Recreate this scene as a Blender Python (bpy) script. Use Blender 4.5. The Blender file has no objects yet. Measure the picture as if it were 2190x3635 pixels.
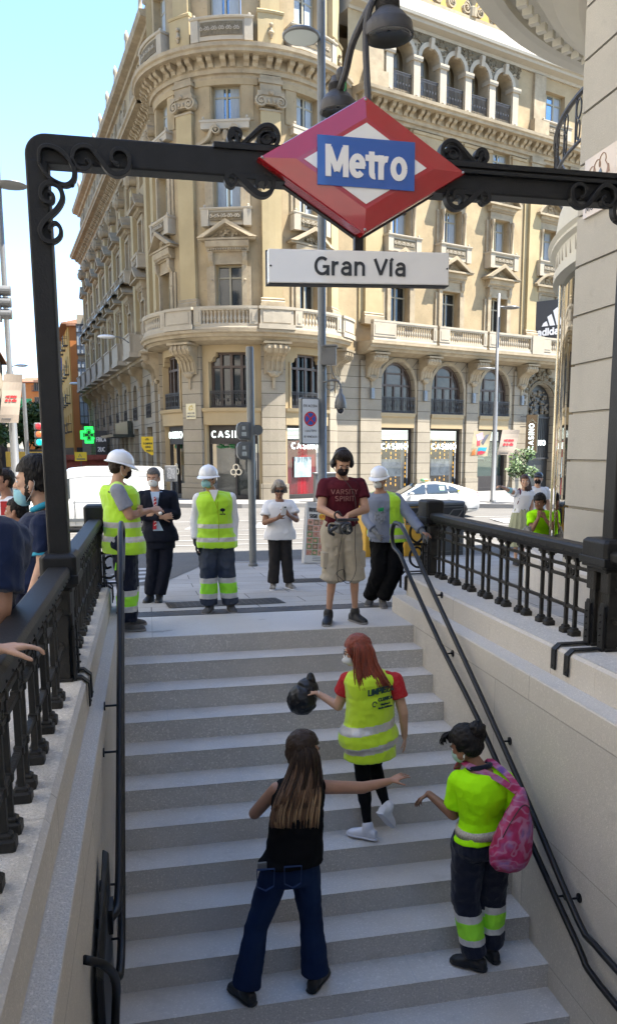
import bpy, bmesh, math, random
from math import sin, cos, pi, radians, sqrt, atan2, ceil, floor
from mathutils import Vector, Matrix, noise, Euler
SC = bpy.context.scene
COL = SC.collection
random.seed(7)
# ---------------------------------------------------------------- camera
cam_d = bpy.data.cameras.new('camera'); cam = bpy.data.objects.new('camera', cam_d); COL.objects.link(cam)
F_PX, XC, YC = 2948.6, 1185.7, 2076.5
PITCH, YAW = 0.1591, 0.2197
fw = Vector((sin(YAW)*cos(PITCH), cos(YAW)*cos(PITCH), -sin(PITCH)))
rt = Vector((cos(YAW), -sin(YAW), 0)); up = rt.cross(fw)
m = Matrix((rt, up, -fw)).transposed().to_4x4(); m.translation = (0, 0, 1.70)
cam.matrix_world = m
cam_d.sensor_fit = 'VERTICAL'; cam_d.sensor_height = 36; cam_d.lens = F_PX/3635*36
cam_d.shift_x = (1095-XC)/3635; cam_d.shift_y = (YC-1817.5)/3635
cam_d.clip_end = 3000; cam_d.clip_start = 0.05
SC.camera = cam
SC.render.resolution_x, SC.render.resolution_y = 616, 1024
# ---------------------------------------------------------------- light
SUN_EL, SUN_AZ = radians(64), atan2(.927, -.375)          # azimuth from +Y towards +X
w = bpy.data.worlds.new('World'); SC.world = w; w.use_nodes = True
nt = w.node_tree; bg = nt.nodes['Background']
sky = nt.nodes.new('ShaderNodeTexSky'); sky.sky_type = 'NISHITA'; sky.sun_disc = False
sky.sun_elevation = SUN_EL; sky.sun_rotation = SUN_AZ; sky.altitude = 600; sky.air_density = 1.0; sky.dust_density = 0.2; sky.ozone_density = 5.0
nt.links.new(sky.outputs[0], bg.inputs[0]); bg.inputs[1].default_value = 0.075
sd = bpy.data.lights.new('sun', 'SUN'); sun = bpy.data.objects.new('sun', sd); COL.objects.link(sun)
sd.energy = 2.95; sd.angle = radians(.5); sd.color = (1, .95, .87)
sdir = Vector((sin(SUN_AZ)*cos(SUN_EL), cos(SUN_AZ)*cos(SUN_EL), sin(SUN_EL)))
sun.rotation_euler = sdir.to_track_quat('Z', 'Y').to_euler(); sun.location = (0, 0, 60)
SC.view_settings.view_transform = 'Standard'; SC.view_settings.look = 'None'
SC.view_settings.exposure = 2.9; SC.view_settings.gamma = 1
SC.cycles.max_bounces = 8
# ---------------------------------------------------------------- materials
MATS = {}
def mat(name, col, rough=.7, metal=0, var=0, vs=3.0, bump=0, bs=60, spec=.5, col2=None, speck=0, ss=250, stretch=(1,1,1), emit=0, coat=0, dirt=0, alpha=1, sheen=0):
    if name in MATS: return MATS[name]
    M = bpy.data.materials.new(name); M.use_nodes = True; t = M.node_tree; b = t.nodes['Principled BSDF']
    N = t.nodes.new; L = t.links.new
    b.inputs['Roughness'].default_value = rough; b.inputs['Metallic'].default_value = metal
    b.inputs['Specular IOR Level'].default_value = spec*(.25 if rough >= .74 and spec == .5 else 1); b.inputs['Coat Weight'].default_value = coat
    if sheen: b.inputs['Sheen Weight'].default_value = sheen
    c = (*col, 1)
    tc = N('ShaderNodeTexCoord'); mp = N('ShaderNodeMapping'); L(tc.outputs['Object'], mp.inputs[0]); mp.inputs['Scale'].default_value = stretch
    out = None
    def mix(a, bcol, fac, mode='MIX'):
        x = N('ShaderNodeMix'); x.data_type = 'RGBA'; x.blend_type = mode
        if hasattr(a, 'is_linked'): L(a, x.inputs[6])
        else: x.inputs[6].default_value = a
        if hasattr(bcol, 'is_linked'): L(bcol, x.inputs[7])
        else: x.inputs[7].default_value = bcol
        if hasattr(fac, 'is_linked'): L(fac, x.inputs[0])
        else: x.inputs[0].default_value = fac
        return x.outputs[2]
    def nz(scale, det=4, lo=.3, hi=.7, v=None):
        n = N('ShaderNodeTexNoise'); n.inputs['Scale'].default_value = scale; n.inputs['Detail'].default_value = det; n.inputs['Roughness'].default_value = .6
        L((v or mp.outputs[0]), n.inputs['Vector']); r = N('ShaderNodeMapRange'); r.inputs[1].default_value = lo; r.inputs[2].default_value = hi
        L(n.outputs[0], r.inputs[0]); return r.outputs[0]
    out = c
    if var or col2:
        c2 = (*col2, 1) if col2 else tuple(max(0, x*(1-var)) for x in col)+(1,)
        out = mix(out, c2, nz(vs))
    if speck:
        out = mix(out, tuple(x*(1-speck) for x in col)+(1,), nz(ss, 2, .48, .62))
        out = mix(out, tuple(min(1, x*(1+speck)) for x in col)+(1,), nz(ss*.6, 2, .55, .7))
    if dirt:
        out = mix(out, tuple(x*(1-dirt) for x in col)+(1,), nz(.7, 8, .45, .75)); out = mix(out, tuple(x*(1-dirt*1.3) for x in col)+(1,), nz(5, 6, .60, .78))
    if hasattr(out, 'is_linked'): L(out, b.inputs['Base Color'])
    else: b.inputs['Base Color'].default_value = out
    if bump:
        bn = N('ShaderNodeBump'); bn.inputs['Strength'].default_value = bump; bn.inputs['Distance'].default_value = .02
        n = N('ShaderNodeTexNoise'); n.inputs['Scale'].default_value = bs; n.inputs['Detail'].default_value = 5; L(mp.outputs[0], n.inputs['Vector'])
        L(n.outputs[0], bn.inputs['Height']); L(bn.outputs[0], b.inputs['Normal'])
    if emit:
        b.inputs['Emission Color'].default_value = c; b.inputs['Emission Strength'].default_value = emit
    if alpha < 1: b.inputs['Alpha'].default_value = alpha
    M['_tail'] = 0
    MATS[name] = M; return M
def glassmat(name, tint=(.02,.025,.03), rough=.05, var=0):
    return mat(name, tint, rough, 0, spec=.9, coat=.6, bump=.02, bs=.8, var=var)
def joints(M, sx, sy, off=.5, mort=.006, dark=.45, vec='XY', scale=1.0, rot=0):
    """multiply a joint pattern (real paving joints) into a material"""
    t = M.node_tree; b = t.nodes['Principled BSDF']; N = t.nodes.new; L = t.links.new
    tc = N('ShaderNodeTexCoord'); mp = N('ShaderNodeMapping'); L(tc.outputs['Object'], mp.inputs[0])
    if vec == 'XZ': mp.inputs['Rotation'].default_value = (radians(90), 0, 0)
    if vec == 'YZ': mp.inputs['Rotation'].default_value = (radians(90), 0, radians(90)); mp.vector_type = 'TEXTURE'
    if rot: mp.inputs['Rotation'].default_value = (0, 0, rot)
    br = N('ShaderNodeTexBrick'); L(mp.outputs[0], br.inputs['Vector'])
    br.inputs['Scale'].default_value = 1; br.inputs['Brick Width'].default_value = sx; br.inputs['Row Height'].default_value = sy
    br.inputs['Mortar Size'].default_value = mort; br.inputs['Mortar Smooth'].default_value = .1; br.offset = off
    br.inputs['Color1'].default_value = (1,1,1,1); br.inputs['Color2'].default_value = (.86,.87,.88,1); br.inputs['Mortar'].default_value = (dark,dark,dark,1)
    x = N('ShaderNodeMix'); x.data_type = 'RGBA'; x.blend_type = 'MULTIPLY'; x.inputs[0].default_value = 1
    inp = b.inputs['Base Color']
    if inp.is_linked: L(inp.links[0].from_socket, x.inputs[6])
    else: x.inputs[6].default_value = inp.default_value
    L(br.outputs[0], x.inputs[7]); L(x.outputs[2], inp)
    return M
# ---------------------------------------------------------------- object helpers
OFF = {}
def setp(o, label=None, cat=None, group=None, kind=None):
    if label: o['label'] = label
    if cat: o['category'] = cat
    if group: o['group'] = group
    if kind: o['kind'] = kind
    return o
def thing(name, loc, label, cat, group=None, kind=None):
    o = bpy.data.objects.new(name, None); COL.objects.link(o); o.location = loc; o.empty_display_size = .2
    OFF[o] = Vector(loc); return setp(o, label, cat, group, kind)
def copy_thing(o, loc, label=None, group=None, rot=None):
    def rec(a, par):
        c = a.copy(); COL.objects.link(c)
        if par: c.parent = par
        for ch in a.children: rec(ch, c)
        return c
    r = rec(o, None); r.location = loc; OFF[r] = Vector(loc)
    if label: r['label'] = label
    if group: r['group'] = group
    if rot is not None: r.rotation_euler.z = rot
    return r
ID = lambda p: p
def frame(o, xd, yd):
    """map local (x along, y into, z up) -> world"""
    o = Vector(o); xd = Vector(xd); yd = Vector(yd)
    return lambda p: o + xd*p[0] + yd*p[1] + Vector((0,0,p[2]))
def xform(M): return lambda p: M @ Vector(p)
class MB:
    def __init__(s, map=ID, curved=0):
        s.v = []; s.f = []; s.m = []; s.sm = []; s.map = map; s.curved = curved; s.mi = 0; s.smooth = False
    def P(s, p): s.v.append(tuple(s.map(p))); return len(s.v)-1
    def F(s, idx): s.f.append(tuple(idx)); s.m.append(s.mi); s.sm.append(s.smooth)
    def face(s, pts): s.F([s.P(p) for p in pts])
    def nseg(s, L): return max(1, int(ceil(abs(L)/s.curved))) if s.curved else 1
    def sweep(s, x0, x1, prof, caps=True, closed=True):
        """profile [(y,z)] swept along x"""
        n = s.nseg(x1-x0); k = len(prof); R = []
        for i in range(n+1):
            x = x0+(x1-x0)*i/n; R.append([s.P((x, y, z)) for y, z in prof])
        for i in range(n):
            for j in range(k if closed else k-1):
                a, b = j, (j+1) % k; s.F((R[i][a], R[i+1][a], R[i+1][b], R[i][b]))
        if caps and closed: s.F(R[0]); s.F(R[-1][::-1])
    def box(s, x0, x1, y0, y1, z0, z1):
        s.sweep(min(x0,x1), max(x0,x1), [(y0,z0),(y1,z0),(y1,z1),(y0,z1)])
    def bbox(s, x0, x1, y0, y1, z0, z1, b=.01):
        """box with chamfered vertical+top edges"""
        r = [(x0+b,y0),(x1-b,y0),(x1,y0+b),(x1,y1-b),(x1-b,y1),(x0+b,y1),(x0,y1-b),(x0,y0+b)]
        ri = [(x0+2*b,y0+b),(x1-2*b,y0+b),(x1-b,y0+2*b),(x1-b,y1-2*b),(x1-2*b,y1-b),(x0+2*b,y1-b),(x0+b,y1-2*b),(x0+b,y0+2*b)]
        s.loft([[(x,y,z0) for x,y in r], [(x,y,z1-b) for x,y in r], [(x,y,z1) for x,y in ri]])
    def loft(s, rings, caps=True, closed=True):
        R = [[s.P(p) for p in r] for r in rings]; k = len(rings[0])
        for i in range(len(R)-1):
            for j in range(k if closed else k-1):
                a, b = j, (j+1) % k; s.F((R[i][a], R[i][b], R[i+1][b], R[i+1][a]))
        if caps: s.F(R[0][::-1]); s.F(R[-1])
    def ext(s, poly, y0, y1):
        """polygon in (x,z) extruded y0->y1"""
        a = [s.P((x, y0, z)) for x, z in poly]; b = [s.P((x, y1, z)) for x, z in poly]; k = len(poly)
        s.F(a); s.F(b[::-1])
        for j in range(k): s.F((a[j], b[j], b[(j+1)%k], a[(j+1)%k]))
    def tube(s, pts, r, n=8, caps=True, sq=None):
        pts = [Vector(p) for p in pts]; K = len(pts); rr = r if isinstance(r, (list, tuple)) else [r]*K
        rings = []; ref = None
        for i in range(K):
            t = (pts[min(i+1, K-1)]-pts[max(i-1, 0)]).normalized()
            if ref is None: ref = Vector((0,0,1)) if abs(t.z) < .9 else Vector((0,1,0))
            a = t.cross(ref); 
            if a.length < 1e-6: a = t.orthogonal()
            a.normalize(); b = a.cross(t); ref = b
            q = rr[i]
            rings.append([pts[i]+(a*cos(2*pi*j/n+pi/n)+b*sin(2*pi*j/n+pi/n))*q for j in range(n)])
        s.loft(rings, caps)
    def flat(s, pts, wdt, y0, y1):
        """ribbon following pts (x,z) of width w extruded y0..y1"""
        K = len(pts); L = []; R = []
        ww = wdt if isinstance(wdt, (list, tuple)) else [wdt]*K
        for i in range(K):
            a = pts[max(i-1,0)]; b = pts[min(i+1,K-1)]; dx, dz = b[0]-a[0], b[1]-a[1]; l = sqrt(dx*dx+dz*dz) or 1
            nx, nz = -dz/l*ww[i]/2, dx/l*ww[i]/2
            L.append((pts[i][0]+nx, pts[i][1]+nz)); R.append((pts[i][0]-nx, pts[i][1]-nz))
        rings = [[(L[i][0], y0, L[i][1]), (R[i][0], y0, R[i][1]), (R[i][0], y1, R[i][1]), (L[i][0], y1, L[i][1])] for i in range(K)]
        s.loft(rings)
    def lathe(s, c, prof, n=12, caps=True, sq=0):
        """profile [(r,z)] about vertical axis at c; sq>0 squarer"""
        rings = []
        for r, z in prof:
            rings.append([(c[0]+r*cos(2*pi*(j+.5)/n)*(1+sq), c[1]+r*sin(2*pi*(j+.5)/n)*(1+sq), c[2]+z) for j in range(n)])
        s.loft(rings, caps)
    def ell(s, c, r, n=12, k=8, M=None):
        c = Vector(c); rings = []
        for i in range(1, k):
            a = pi*i/k
            ring = []
            for j in range(n):
                b = 2*pi*j/n; p = Vector((sin(a)*cos(b)*r[0], sin(a)*sin(b)*r[1], -cos(a)*r[2]))
                if M: p = M @ p
                ring.append(c+p)
            rings.append(ring)
        s.loft(rings)
    def wall(s, x0, x1, z0, z1, holes, depth=.3, y=0):
        """front sheet with rectangular holes (a,b,c,d = x0,x1,z0,z1) and reveals"""
        xs = sorted(set([x0, x1]+[h[0] for h in holes]+[h[1] for h in holes])); zs = sorted(set([z0, z1]+[h[2] for h in holes]+[h[3] for h in holes]))
        if s.curved:
            e = []
            for a, b in zip(xs, xs[1:]):
                n = s.nseg(b-a); e += [a+(b-a)*i/n for i in range(n)]
            xs = e+[xs[-1]]
        for a, b in zip(xs, xs[1:]):
            for c, d in zip(zs, zs[1:]):
                mx, mz = (a+b)/2, (c+d)/2
                if any(h[0] < mx < h[1] and h[2] < mz < h[3] for h in holes) or mx < x0 or mx > x1 or mz < z0 or mz > z1: continue
                s.face([(a,y,c),(b,y,c),(b,y,d),(a,y,d)])
        for h in holes:
            a, b, c, d = h[:4]; Y = y+depth
            s.face([(a,y,c),(a,y,d),(a,Y,d),(a,Y,c)]); s.face([(b,y,c),(b,Y,c),(b,Y,d),(b,y,d)])
            n = s.nseg(b-a)
            for i in range(n):
                p, q = a+(b-a)*i/n, a+(b-a)*(i+1)/n
                s.face([(p,y,c),(p,Y,c),(q,Y,c),(q,y,c)]); s.face([(p,y,d),(q,y,d),(q,Y,d),(p,Y,d)])
    def arch(s, x0, x1, zs, zt, zb, depth, y=0, n=12):
        """fill above a semi-elliptic arch: opening x0..x1 springing zs crown zt, inside a rect hole up to zb; soffit depth"""
        cx, r, h = (x0+x1)/2, (x1-x0)/2, zt-zs
        A = [(cx-r*cos(pi*i/n), zs+h*sin(pi*i/n)) for i in range(n+1)]
        s.F([s.P((x,y,z)) for x,z in ([(x0,zb)]+A[:n//2+1]+[(cx,zb)])])
        s.F([s.P((x,y,z)) for x,z in ([(cx,zb)]+A[n//2:]+[(x1,zb)])])
        for i in range(n):
            (a,b),(c,d) = A[i],A[i+1]; s.face([(a,y,b),(c,y,d),(c,y+depth,d),(a,y+depth,b)])
        return A
    def build(s, name, mats, parent=None, bevel=0, smooth=None, bseg=1, auto=True, wob=0):
        if not s.f: return None
        me = bpy.data.meshes.new(name)
        off = OFF.get(parent, Vector((0,0,0)))
        vs = [(a-off.x, b-off.y, c-off.z) for a, b, c in s.v]
        me.from_pydata(vs, [], s.f); me.validate(verbose=False) if False else None
        if not isinstance(mats, (list, tuple)): mats = [mats]
        for x in mats: me.materials.append(x)
        me.polygons.foreach_set('material_index', s.m)
        me.polygons.foreach_set('use_smooth', [True if smooth else b for b in s.sm])
        me.update()
        bm = bmesh.new(); bm.from_mesh(me); bmesh.ops.remove_doubles(bm, verts=bm.verts, dist=1e-5)
        bmesh.ops.recalc_face_normals(bm, faces=bm.faces); bm.to_mesh(me); bm.free()
        o = bpy.data.objects.new(name, me); COL.objects.link(o)
        if parent: o.parent = parent
        OFF[o] = off
        if bevel:
            b = o.modifiers.new('b', 'BEVEL'); b.width = bevel; b.segments = bseg; b.limit_method = 'ANGLE'; b.angle_limit = radians(40); b.harden_normals = False
        if smooth == 'angle':
            me.polygons.foreach_set('use_smooth', [True]*len(me.polygons))
            try: me.set_sharp_from_angle(angle=radians(40))
            except Exception: pass
        return o
def structure(name, mb, mats, **k):
    o = mb.build(name, mats, None, **k); o['kind'] = 'structure'; return o
FONT = {}
def text(s, size, mapf, ext=.004, off=0, sx=1.0, align='CENTER', mi=0, sp=1.0, shear=0):
    """text as MB in (x,z) plane of mapf, front at y=-ext"""
    cu = bpy.data.curves.new('t', 'FONT'); cu.body = s; cu.size = size; cu.align_x = align; cu.align_y = 'CENTER'; cu.offset = off; cu.extrude = ext
    cu.space_character = sp; cu.resolution_u = 3; cu.shear = shear
    o = bpy.data.objects.new('t', cu); COL.objects.link(o)
    dg = bpy.context.evaluated_depsgraph_get(); me = bpy.data.meshes.new_from_object(o.evaluated_get(dg))
    mb = MB(mapf); mb.mi = mi
    for v in me.vertices: mb.P((v.co.x*sx, -v.co.z, v.co.y))
    for p in me.polygons: mb.F(list(p.vertices))
    bpy.data.objects.remove(o); bpy.data.curves.remove(cu); bpy.data.meshes.remove(me)
    return mb
def join(a, *bs):
    for b in bs:
        n = len(a.v); a.v += b.v; a.f += [tuple(i+n for i in f) for f in b.f]; a.m += b.m; a.sm += b.sm
    return a
def spiral(cx, cz, r0, r1, a0, turns, n=28):
    """(x,z) points from radius r0 to r1 winding turns (sign=direction) starting at angle a0"""
    return [(cx+(r0+(r1-r0)*i/n)*cos(a0+2*pi*turns*i/n), cz+(r0+(r1-r0)*i/n)*sin(a0+2*pi*turns*i/n)) for i in range(n+1)]
def cr(pts, k=6):
    """catmull-rom through points"""
    P_ = [Vector(p) for p in pts]; P_ = [P_[0]*2-P_[1]]+P_+[P_[-1]*2-P_[-2]]; o = []
    for i in range(1, len(P_)-2):
        a, b, c, d = P_[i-1:i+3]
        for j in range(k):
            t = j/k; o.append(.5*((2*b)+(c-a)*t+(2*a-5*b+4*c-d)*t*t+(3*b-a-3*c+d)*t**3))
    o.append(P_[-2]); return o
def gz(y):
    """ground height of the plaza: level by the stairs, falling towards the street"""
    if y < 8.7: return 0
    if y < 12.5: return -.07*(y-8.7)
    if y < 31: return -.266-.037*(y-12.5)
    return -.95
# ---------------------------------------------------------------- a plain grotesque stroke alphabet for the signs
def _a(cx, cy, rx, ry, a, b, n=12): return [(cx+rx*cos(radians(a+(b-a)*i/n)), cy+ry*sin(radians(a+(b-a)*i/n))) for i in range(n+1)]
GL = {
 'A': (.74, [[(.02,0),(.37,1)],[(.37,1),(.72,0)],[(.16,.32),(.58,.32)]]),
 'B': (.66, [[(.06,0),(.06,1)],[(.06,1),(.32,1)]+_a(.34,.76,.22,.24,90,-90)+[(.06,.52)],[(.06,.52),(.34,.52)]+_a(.36,.26,.25,.26,90,-90)+[(.06,0)]]),
 'C': (.74, [_a(.40,.5,.36,.5,48,312,18)]),
 'D': (.72, [[(.06,0),(.06,1),(.30,1)]+_a(.32,.5,.36,.5,90,-90,16)+[(.06,0)]]),
 'E': (.60, [[(.56,1),(.06,1),(.06,0),(.56,0)],[(.06,.52),(.50,.52)]]),
 'F': (.56, [[(.54,1),(.06,1),(.06,0)],[(.06,.5),(.46,.5)]]),
 'G': (.80, [_a(.40,.5,.36,.5,48,330,20)+[(.73,.30),(.73,.46),(.44,.46)],[(.73,.46),(.73,0)]]),
 'H': (.70, [[(.06,0),(.06,1)],[(.64,0),(.64,1)],[(.06,.52),(.64,.52)]]),
 'I': (.16, [[(.08,0),(.08,1)]]),
 'J': (.52, [[(.44,1),(.44,.25)]+_a(.24,.22,.20,.22,0,-180)]),
 'K': (.68, [[(.06,0),(.06,1)],[(.62,1),(.08,.42)],[(.26,.58),(.64,0)]]),
 'L': (.54, [[(.06,1),(.06,0),(.52,0)]]),
 'M': (.86, [[(.06,0),(.06,1)],[(.10,.99),(.43,.10)],[(.43,.10),(.76,.99)],[(.80,1),(.80,0)]]),
 'N': (.72, [[(.06,0),(.06,1)],[(.06,1),(.66,0)],[(.66,0),(.66,1)]]),
 'O': (.80, [_a(.40,.5,.36,.5,0,360,24)]),
 'P': (.62, [[(.06,0),(.06,1),(.32,1)]+_a(.34,.73,.24,.27,90,-90)+[(.06,.46)]]),
 'Q': (.80, [_a(.40,.5,.36,.5,0,360,24),[(.48,.24),(.72,-.04)]]),
 'R': (.66, [[(.06,0),(.06,1),(.32,1)]+_a(.34,.74,.24,.26,90,-90)+[(.06,.48)],[(.36,.48),(.62,0)]]),
 'S': (.66, [_a(.33,.75,.25,.25,30,270)+_a(.33,.25,.27,.25,90,-150)]),
 'T': (.62, [[(.02,1),(.60,1)],[(.31,1),(.31,0)]]),
 'U': (.70, [[(.06,1),(.06,.3)]+_a(.35,.29,.29,.29,180,360)+[(.64,1)]]),
 'V': (.70, [[(.01,1),(.35,0)],[(.35,0),(.69,1)]]),
 'X': (.66, [[(.02,1),(.64,0)],[(.02,0),(.64,1)]]), 'Y': (.66, [[(.02,1),(.33,.48)],[(.64,1),(.33,.48)],[(.33,.5),(.33,0)]]),
 'Z': (.62, [[(.04,1),(.56,1),(.04,0),(.58,0)]]),
 'a': (.60, [_a(.29,.50,.21,.22,160,0)+[(.50,0)],[(.50,.42),(.30,.40)]+_a(.25,.20,.20,.20,90,270)+[(.38,.02),(.50,.14)]]),
 'd': (.60, [_a(.28,.35,.23,.36,20,340),[(.52,1),(.52,0)]]),
 'e': (.60, [[(.10,.37),(.50,.37)],_a(.295,.36,.24,.36,0,318,18)]),
 'i': (.16, [[(.08,0),(.08,.72)],[(.08,.86),(.08,1)]]), '\u00ed': (.2, [[(.08,0),(.08,.72)],[(.05,.84),(.18,1.04)]]),
 'l': (.16, [[(.08,0),(.08,1)]]),
 'n': (.58, [[(.06,0),(.06,.72)],[(.06,.45)]+_a(.29,.47,.22,.25,170,0)+[(.51,0)]]),
 'o': (.62, [_a(.31,.36,.25,.36,0,360,20)]),
 'r': (.38, [[(.06,0),(.06,.72)],[(.06,.40)]+_a(.30,.44,.22,.26,165,75)]),
 's': (.52, [_a(.26,.53,.18,.18,25,265)+_a(.26,.18,.20,.18,85,-155)]),
 't': (.36, [[(.16,.95),(.16,.16)]+_a(.29,.15,.13,.15,180,280),[(.0,.70),(.36,.70)]]),
 'v': (.56, [[(.02,.72),(.28,0)],[(.28,0),(.54,.72)]]),
 'm': (.9, [[(.06,0),(.06,.72)],[(.06,.45)]+_a(.26,.49,.18,.22,170,0)+[(.44,0)],[(.44,.45)]+_a(.64,.49,.19,.22,170,0)+[(.83,0)]]),
 'p': (.6, [_a(.32,.35,.23,.36,-160,160),[(.08,.72),(.08,-.28)]]), 'u': (.58, [[(.06,.72),(.06,.25)]+_a(.28,.24,.22,.24,180,360)+[(.50,.25),(.50,.72)],[(.5,.3),(.5,0)]]),
 'z': (.5, [[(.04,.7),(.44,.7),(.04,0),(.46,0)]]), 'b': (.6, [_a(.32,.35,.23,.36,-160,160),[(.08,1),(.08,0)]]),
 '0': (.62, [_a(.31,.5,.25,.5,0,360,20)]), '2': (.6, [_a(.3,.73,.25,.27,160,-40)+[(.06,0),(.58,0)]]), '5': (.6, [[(.52,1),(.12,1),(.08,.54)]+_a(.29,.32,.26,.32,120,-150)]),
 '9': (.62, [_a(.31,.7,.25,.3,0,360,16),[(.56,.7),(.52,.3),(.3,0),(.14,.02)]]), ',': (.2, [[(.1,.08),(.06,-.12)]]), '.': (.2, [[(.08,0),(.08,.12)]]),
 '1': (.4, [[(.05,.8),(.25,1),(.25,0)]]), '4': (.6, [[(.42,0),(.42,1),(.04,.28),(.58,.28)]]), '7': (.56, [[(.03,1),(.54,1),(.2,0)]]), '3': (.6, [_a(.28,.75,.24,.25,150,-80)+_a(.28,.26,.27,.27,85,-150)]),
 '-': (.5, [[(.08,.4),(.42,.4)]]),
}
def stext(s, h, mapf, ext=.004, wt=.16, sp=.14, align='CENTER', sx=1.0, mi=0):
    """lettering: cap height h, centred on the map origin, front at y=-ext"""
    mb = MB(mapf); mb.mi = mi; x = 0; L = []
    for ch in s:
        if ch == ' ': x += .42; continue
        w, st = GL.get(ch, GL.get(ch.upper(), GL['I'])); L.append((x, st)); x += w+sp+wt*.3
    W = x-sp-wt*.3; x0 = -W/2 if align == 'CENTER' else 0; k = 0
    for gx, st in L:
        for pl in st:
            if len(pl) < 2: continue
            # inset so that the stroke stays inside cap height
            q = []
            for px, py in pl:
                q.append(((x0+gx+px)*h*sx, (wt/2+py*(1-wt)-.5)*h))
            # square ends: extend open ends by half the weight when vertical/horizontal
            q = list(q); dg = lambda a, b: abs(a[0]-b[0]) > .04*h and abs(a[1]-b[1]) > .04*h
            def ex(a, b):
                dx, dz = a[0]-b[0], a[1]-b[1]; l = sqrt(dx*dx+dz*dz) or 1
                return (a[0]+dx/l*wt*h*.48, a[1]+dz/l*wt*h*.48)
            if q[0] != q[-1] and len(pl) <= 5 or (len(pl) > 5 and pl[0][1] in (0,1,.72) and pl[0] != pl[-1]): q[0] = ex(q[0], q[1]) if not dg(q[0], q[1]) else q[0]
            if q[0] != q[-1] and len(pl) <= 5 and not dg(q[-1], q[-2]): q[-1] = ex(q[-1], q[-2])
            if len(pl) > 5 and pl[-1][1] == 0 and pl[-1][0] > .3 and pl[-1] != pl[0]: q[-1] = ex(q[-1], q[-2])
            mb.flat(q, wt*h, -ext-.00012*(k % 7)*max(1, h*8), ext*.2); k += 1
    return mb
# ================================================================ SETTING: ground, stairs, road
m_gran_tread = mat('granite_tread', (.59,.555,.51), .75, var=.14, vs=2.5, bump=.25, bs=220, speck=.14, ss=110, dirt=.24)
m_gran_riser = mat('granite_riser', (.57,.54,.495), .8, var=.18, vs=3, bump=.35, bs=200, speck=.26, ss=110, dirt=.25)
m_wall = mat('sawn_granite_wall', (.60,.555,.49), .85, var=.10, vs=1.5, bump=.3, bs=180, speck=.14, ss=110, dirt=.14)
m_cope = mat('rough_granite_coping', (.66,.62,.56), .9, var=.12, vs=4, bump=.6, bs=120, speck=.22, ss=110, dirt=.15)
m_pave = joints(mat('plaza_slabs', (.41,.385,.35), .8, var=.14, vs=1.2, bump=.2, bs=120, speck=.1, ss=90, dirt=.25), 1.2, .6, .5, .007, .35)
m_plaz = m_pave
m_asph = mat('asphalt', (.15,.145,.135), .9, var=.2, vs=.8, bump=.5, bs=160, speck=.25, ss=90, dirt=.25)
m_road = mat('worn_road', (.13,.123,.112), .85, var=.15, vs=.4, bump=.4, bs=120, speck=.15, ss=80, dirt=.25)
m_paint = mat('road_paint', (.33,.325,.31), .7, var=.25, vs=6, dirt=.3)
m_paint2 = mat('shade_paint', (.5,.5,.5), .7, var=.3, vs=6, dirt=.4)
m_kerb = mat('kerb_granite', (.26,.25,.235), .8, var=.15, vs=2, bump=.3, bs=90, speck=.15)
m_iron = mat('dark_iron_paint', (.016,.0157,.0155), .5, .0, var=.35, vs=9, bump=.12, bs=90, spec=.28)
m_ironw = mat('worn_iron_paint', (.024,.0225,.020), .55, 0, var=.4, vs=14, bump=.25, bs=60, spec=.3, dirt=.3)
m_grate = mat('steel_grate', (.17,.17,.17), .5, .6, var=.3)
m_steel = mat('galvanised_pole', (.22,.23,.235), .5, .25, var=.2, vs=5, dirt=.25)
XL, XR, Y0, RR, TT = -.2986, 2.5238, 7.7039, .17047, .30205
G_X0, G_X1 = -60, 90
def ground_sheet(name, pts, mats, dz=0, mi=0):
    mb = MB()
    mb.face([(x, y, gz(y)+dz) for x, y in pts]); return structure(name, mb, mats)
# plaza: level part with the stairwell opening, then falling parts
mb = MB()
for a, b, c, d in ((G_X0, -.42, -40, 8.7), (3.2, G_X1, -40, 8.7), (-.42, 3.2, -40, .55)):
    mb.face([(a,c,0),(b,c,0),(b,d,0),(a,d,0)])
for y0, y1 in ((8.7, 12.5), (12.5, 15.7)):
    mb.face([(G_X0,y0,gz(y0)),(G_X1,y0,gz(y0)),(G_X1,y1,gz(y1)),(G_X0,y1,gz(y1))])
# kerbed pavement further right runs on towards the crossing
structure('plaza', mb, m_plaz)
# lower roadway
mb = MB(); ys = [15.7, 20, 25, 31, 44]
for a, b in zip(ys, ys[1:]):
    mb.face([(G_X0,a,gz(a)-.10),(G_X1,a,gz(a)-.10),(G_X1,b,gz(b)-(.10 if b < 44 else .1)),(G_X0,b,gz(b)-.1)])
mb.face([(G_X0,44,-1.05),(G_X1,44,-1.05),(G_X1,400,-1.05),(G_X0,400,-1.05)])
mb.face([(-900,400,-1.05),(900,400,-1.05),(900,2500,-1.05),(-900,2500,-1.05)]); mb.face([(-900,15.7,-1.2),(G_X0,15.7,-1.2),(G_X0,400,-1.2),(-900,400,-1.2)]); mb.face([(G_X1,15.7,-1.2),(900,15.7,-1.2),(900,400,-1.2),(G_X1,400,-1.2)])
structure('road', mb, m_road)
mb = MB()
for a, b in ((15.72, 20.4),):
    mb.face([(-14,a,gz(a)-.096),(40,a,gz(a)-.096),(40,b,gz(b)-.096),(-14,b,gz(b)-.096)])
structure('asphalt_strip', mb, m_asph)
# kerb of the plaza (curved dropped corner at the left)
mb = MB()
pts = [(-14,12.9),(-6,13.2),(-1.5,13.7),(0,14.5),(1.2,15.66),(40,15.66)]
mb.sweep(1.2, 60, [(15.66,-.45),(15.86,-.45),(15.86,gz(15.7)+.004),(15.66,gz(15.7)+.006)])
structure('kerb', mb, m_kerb)
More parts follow.
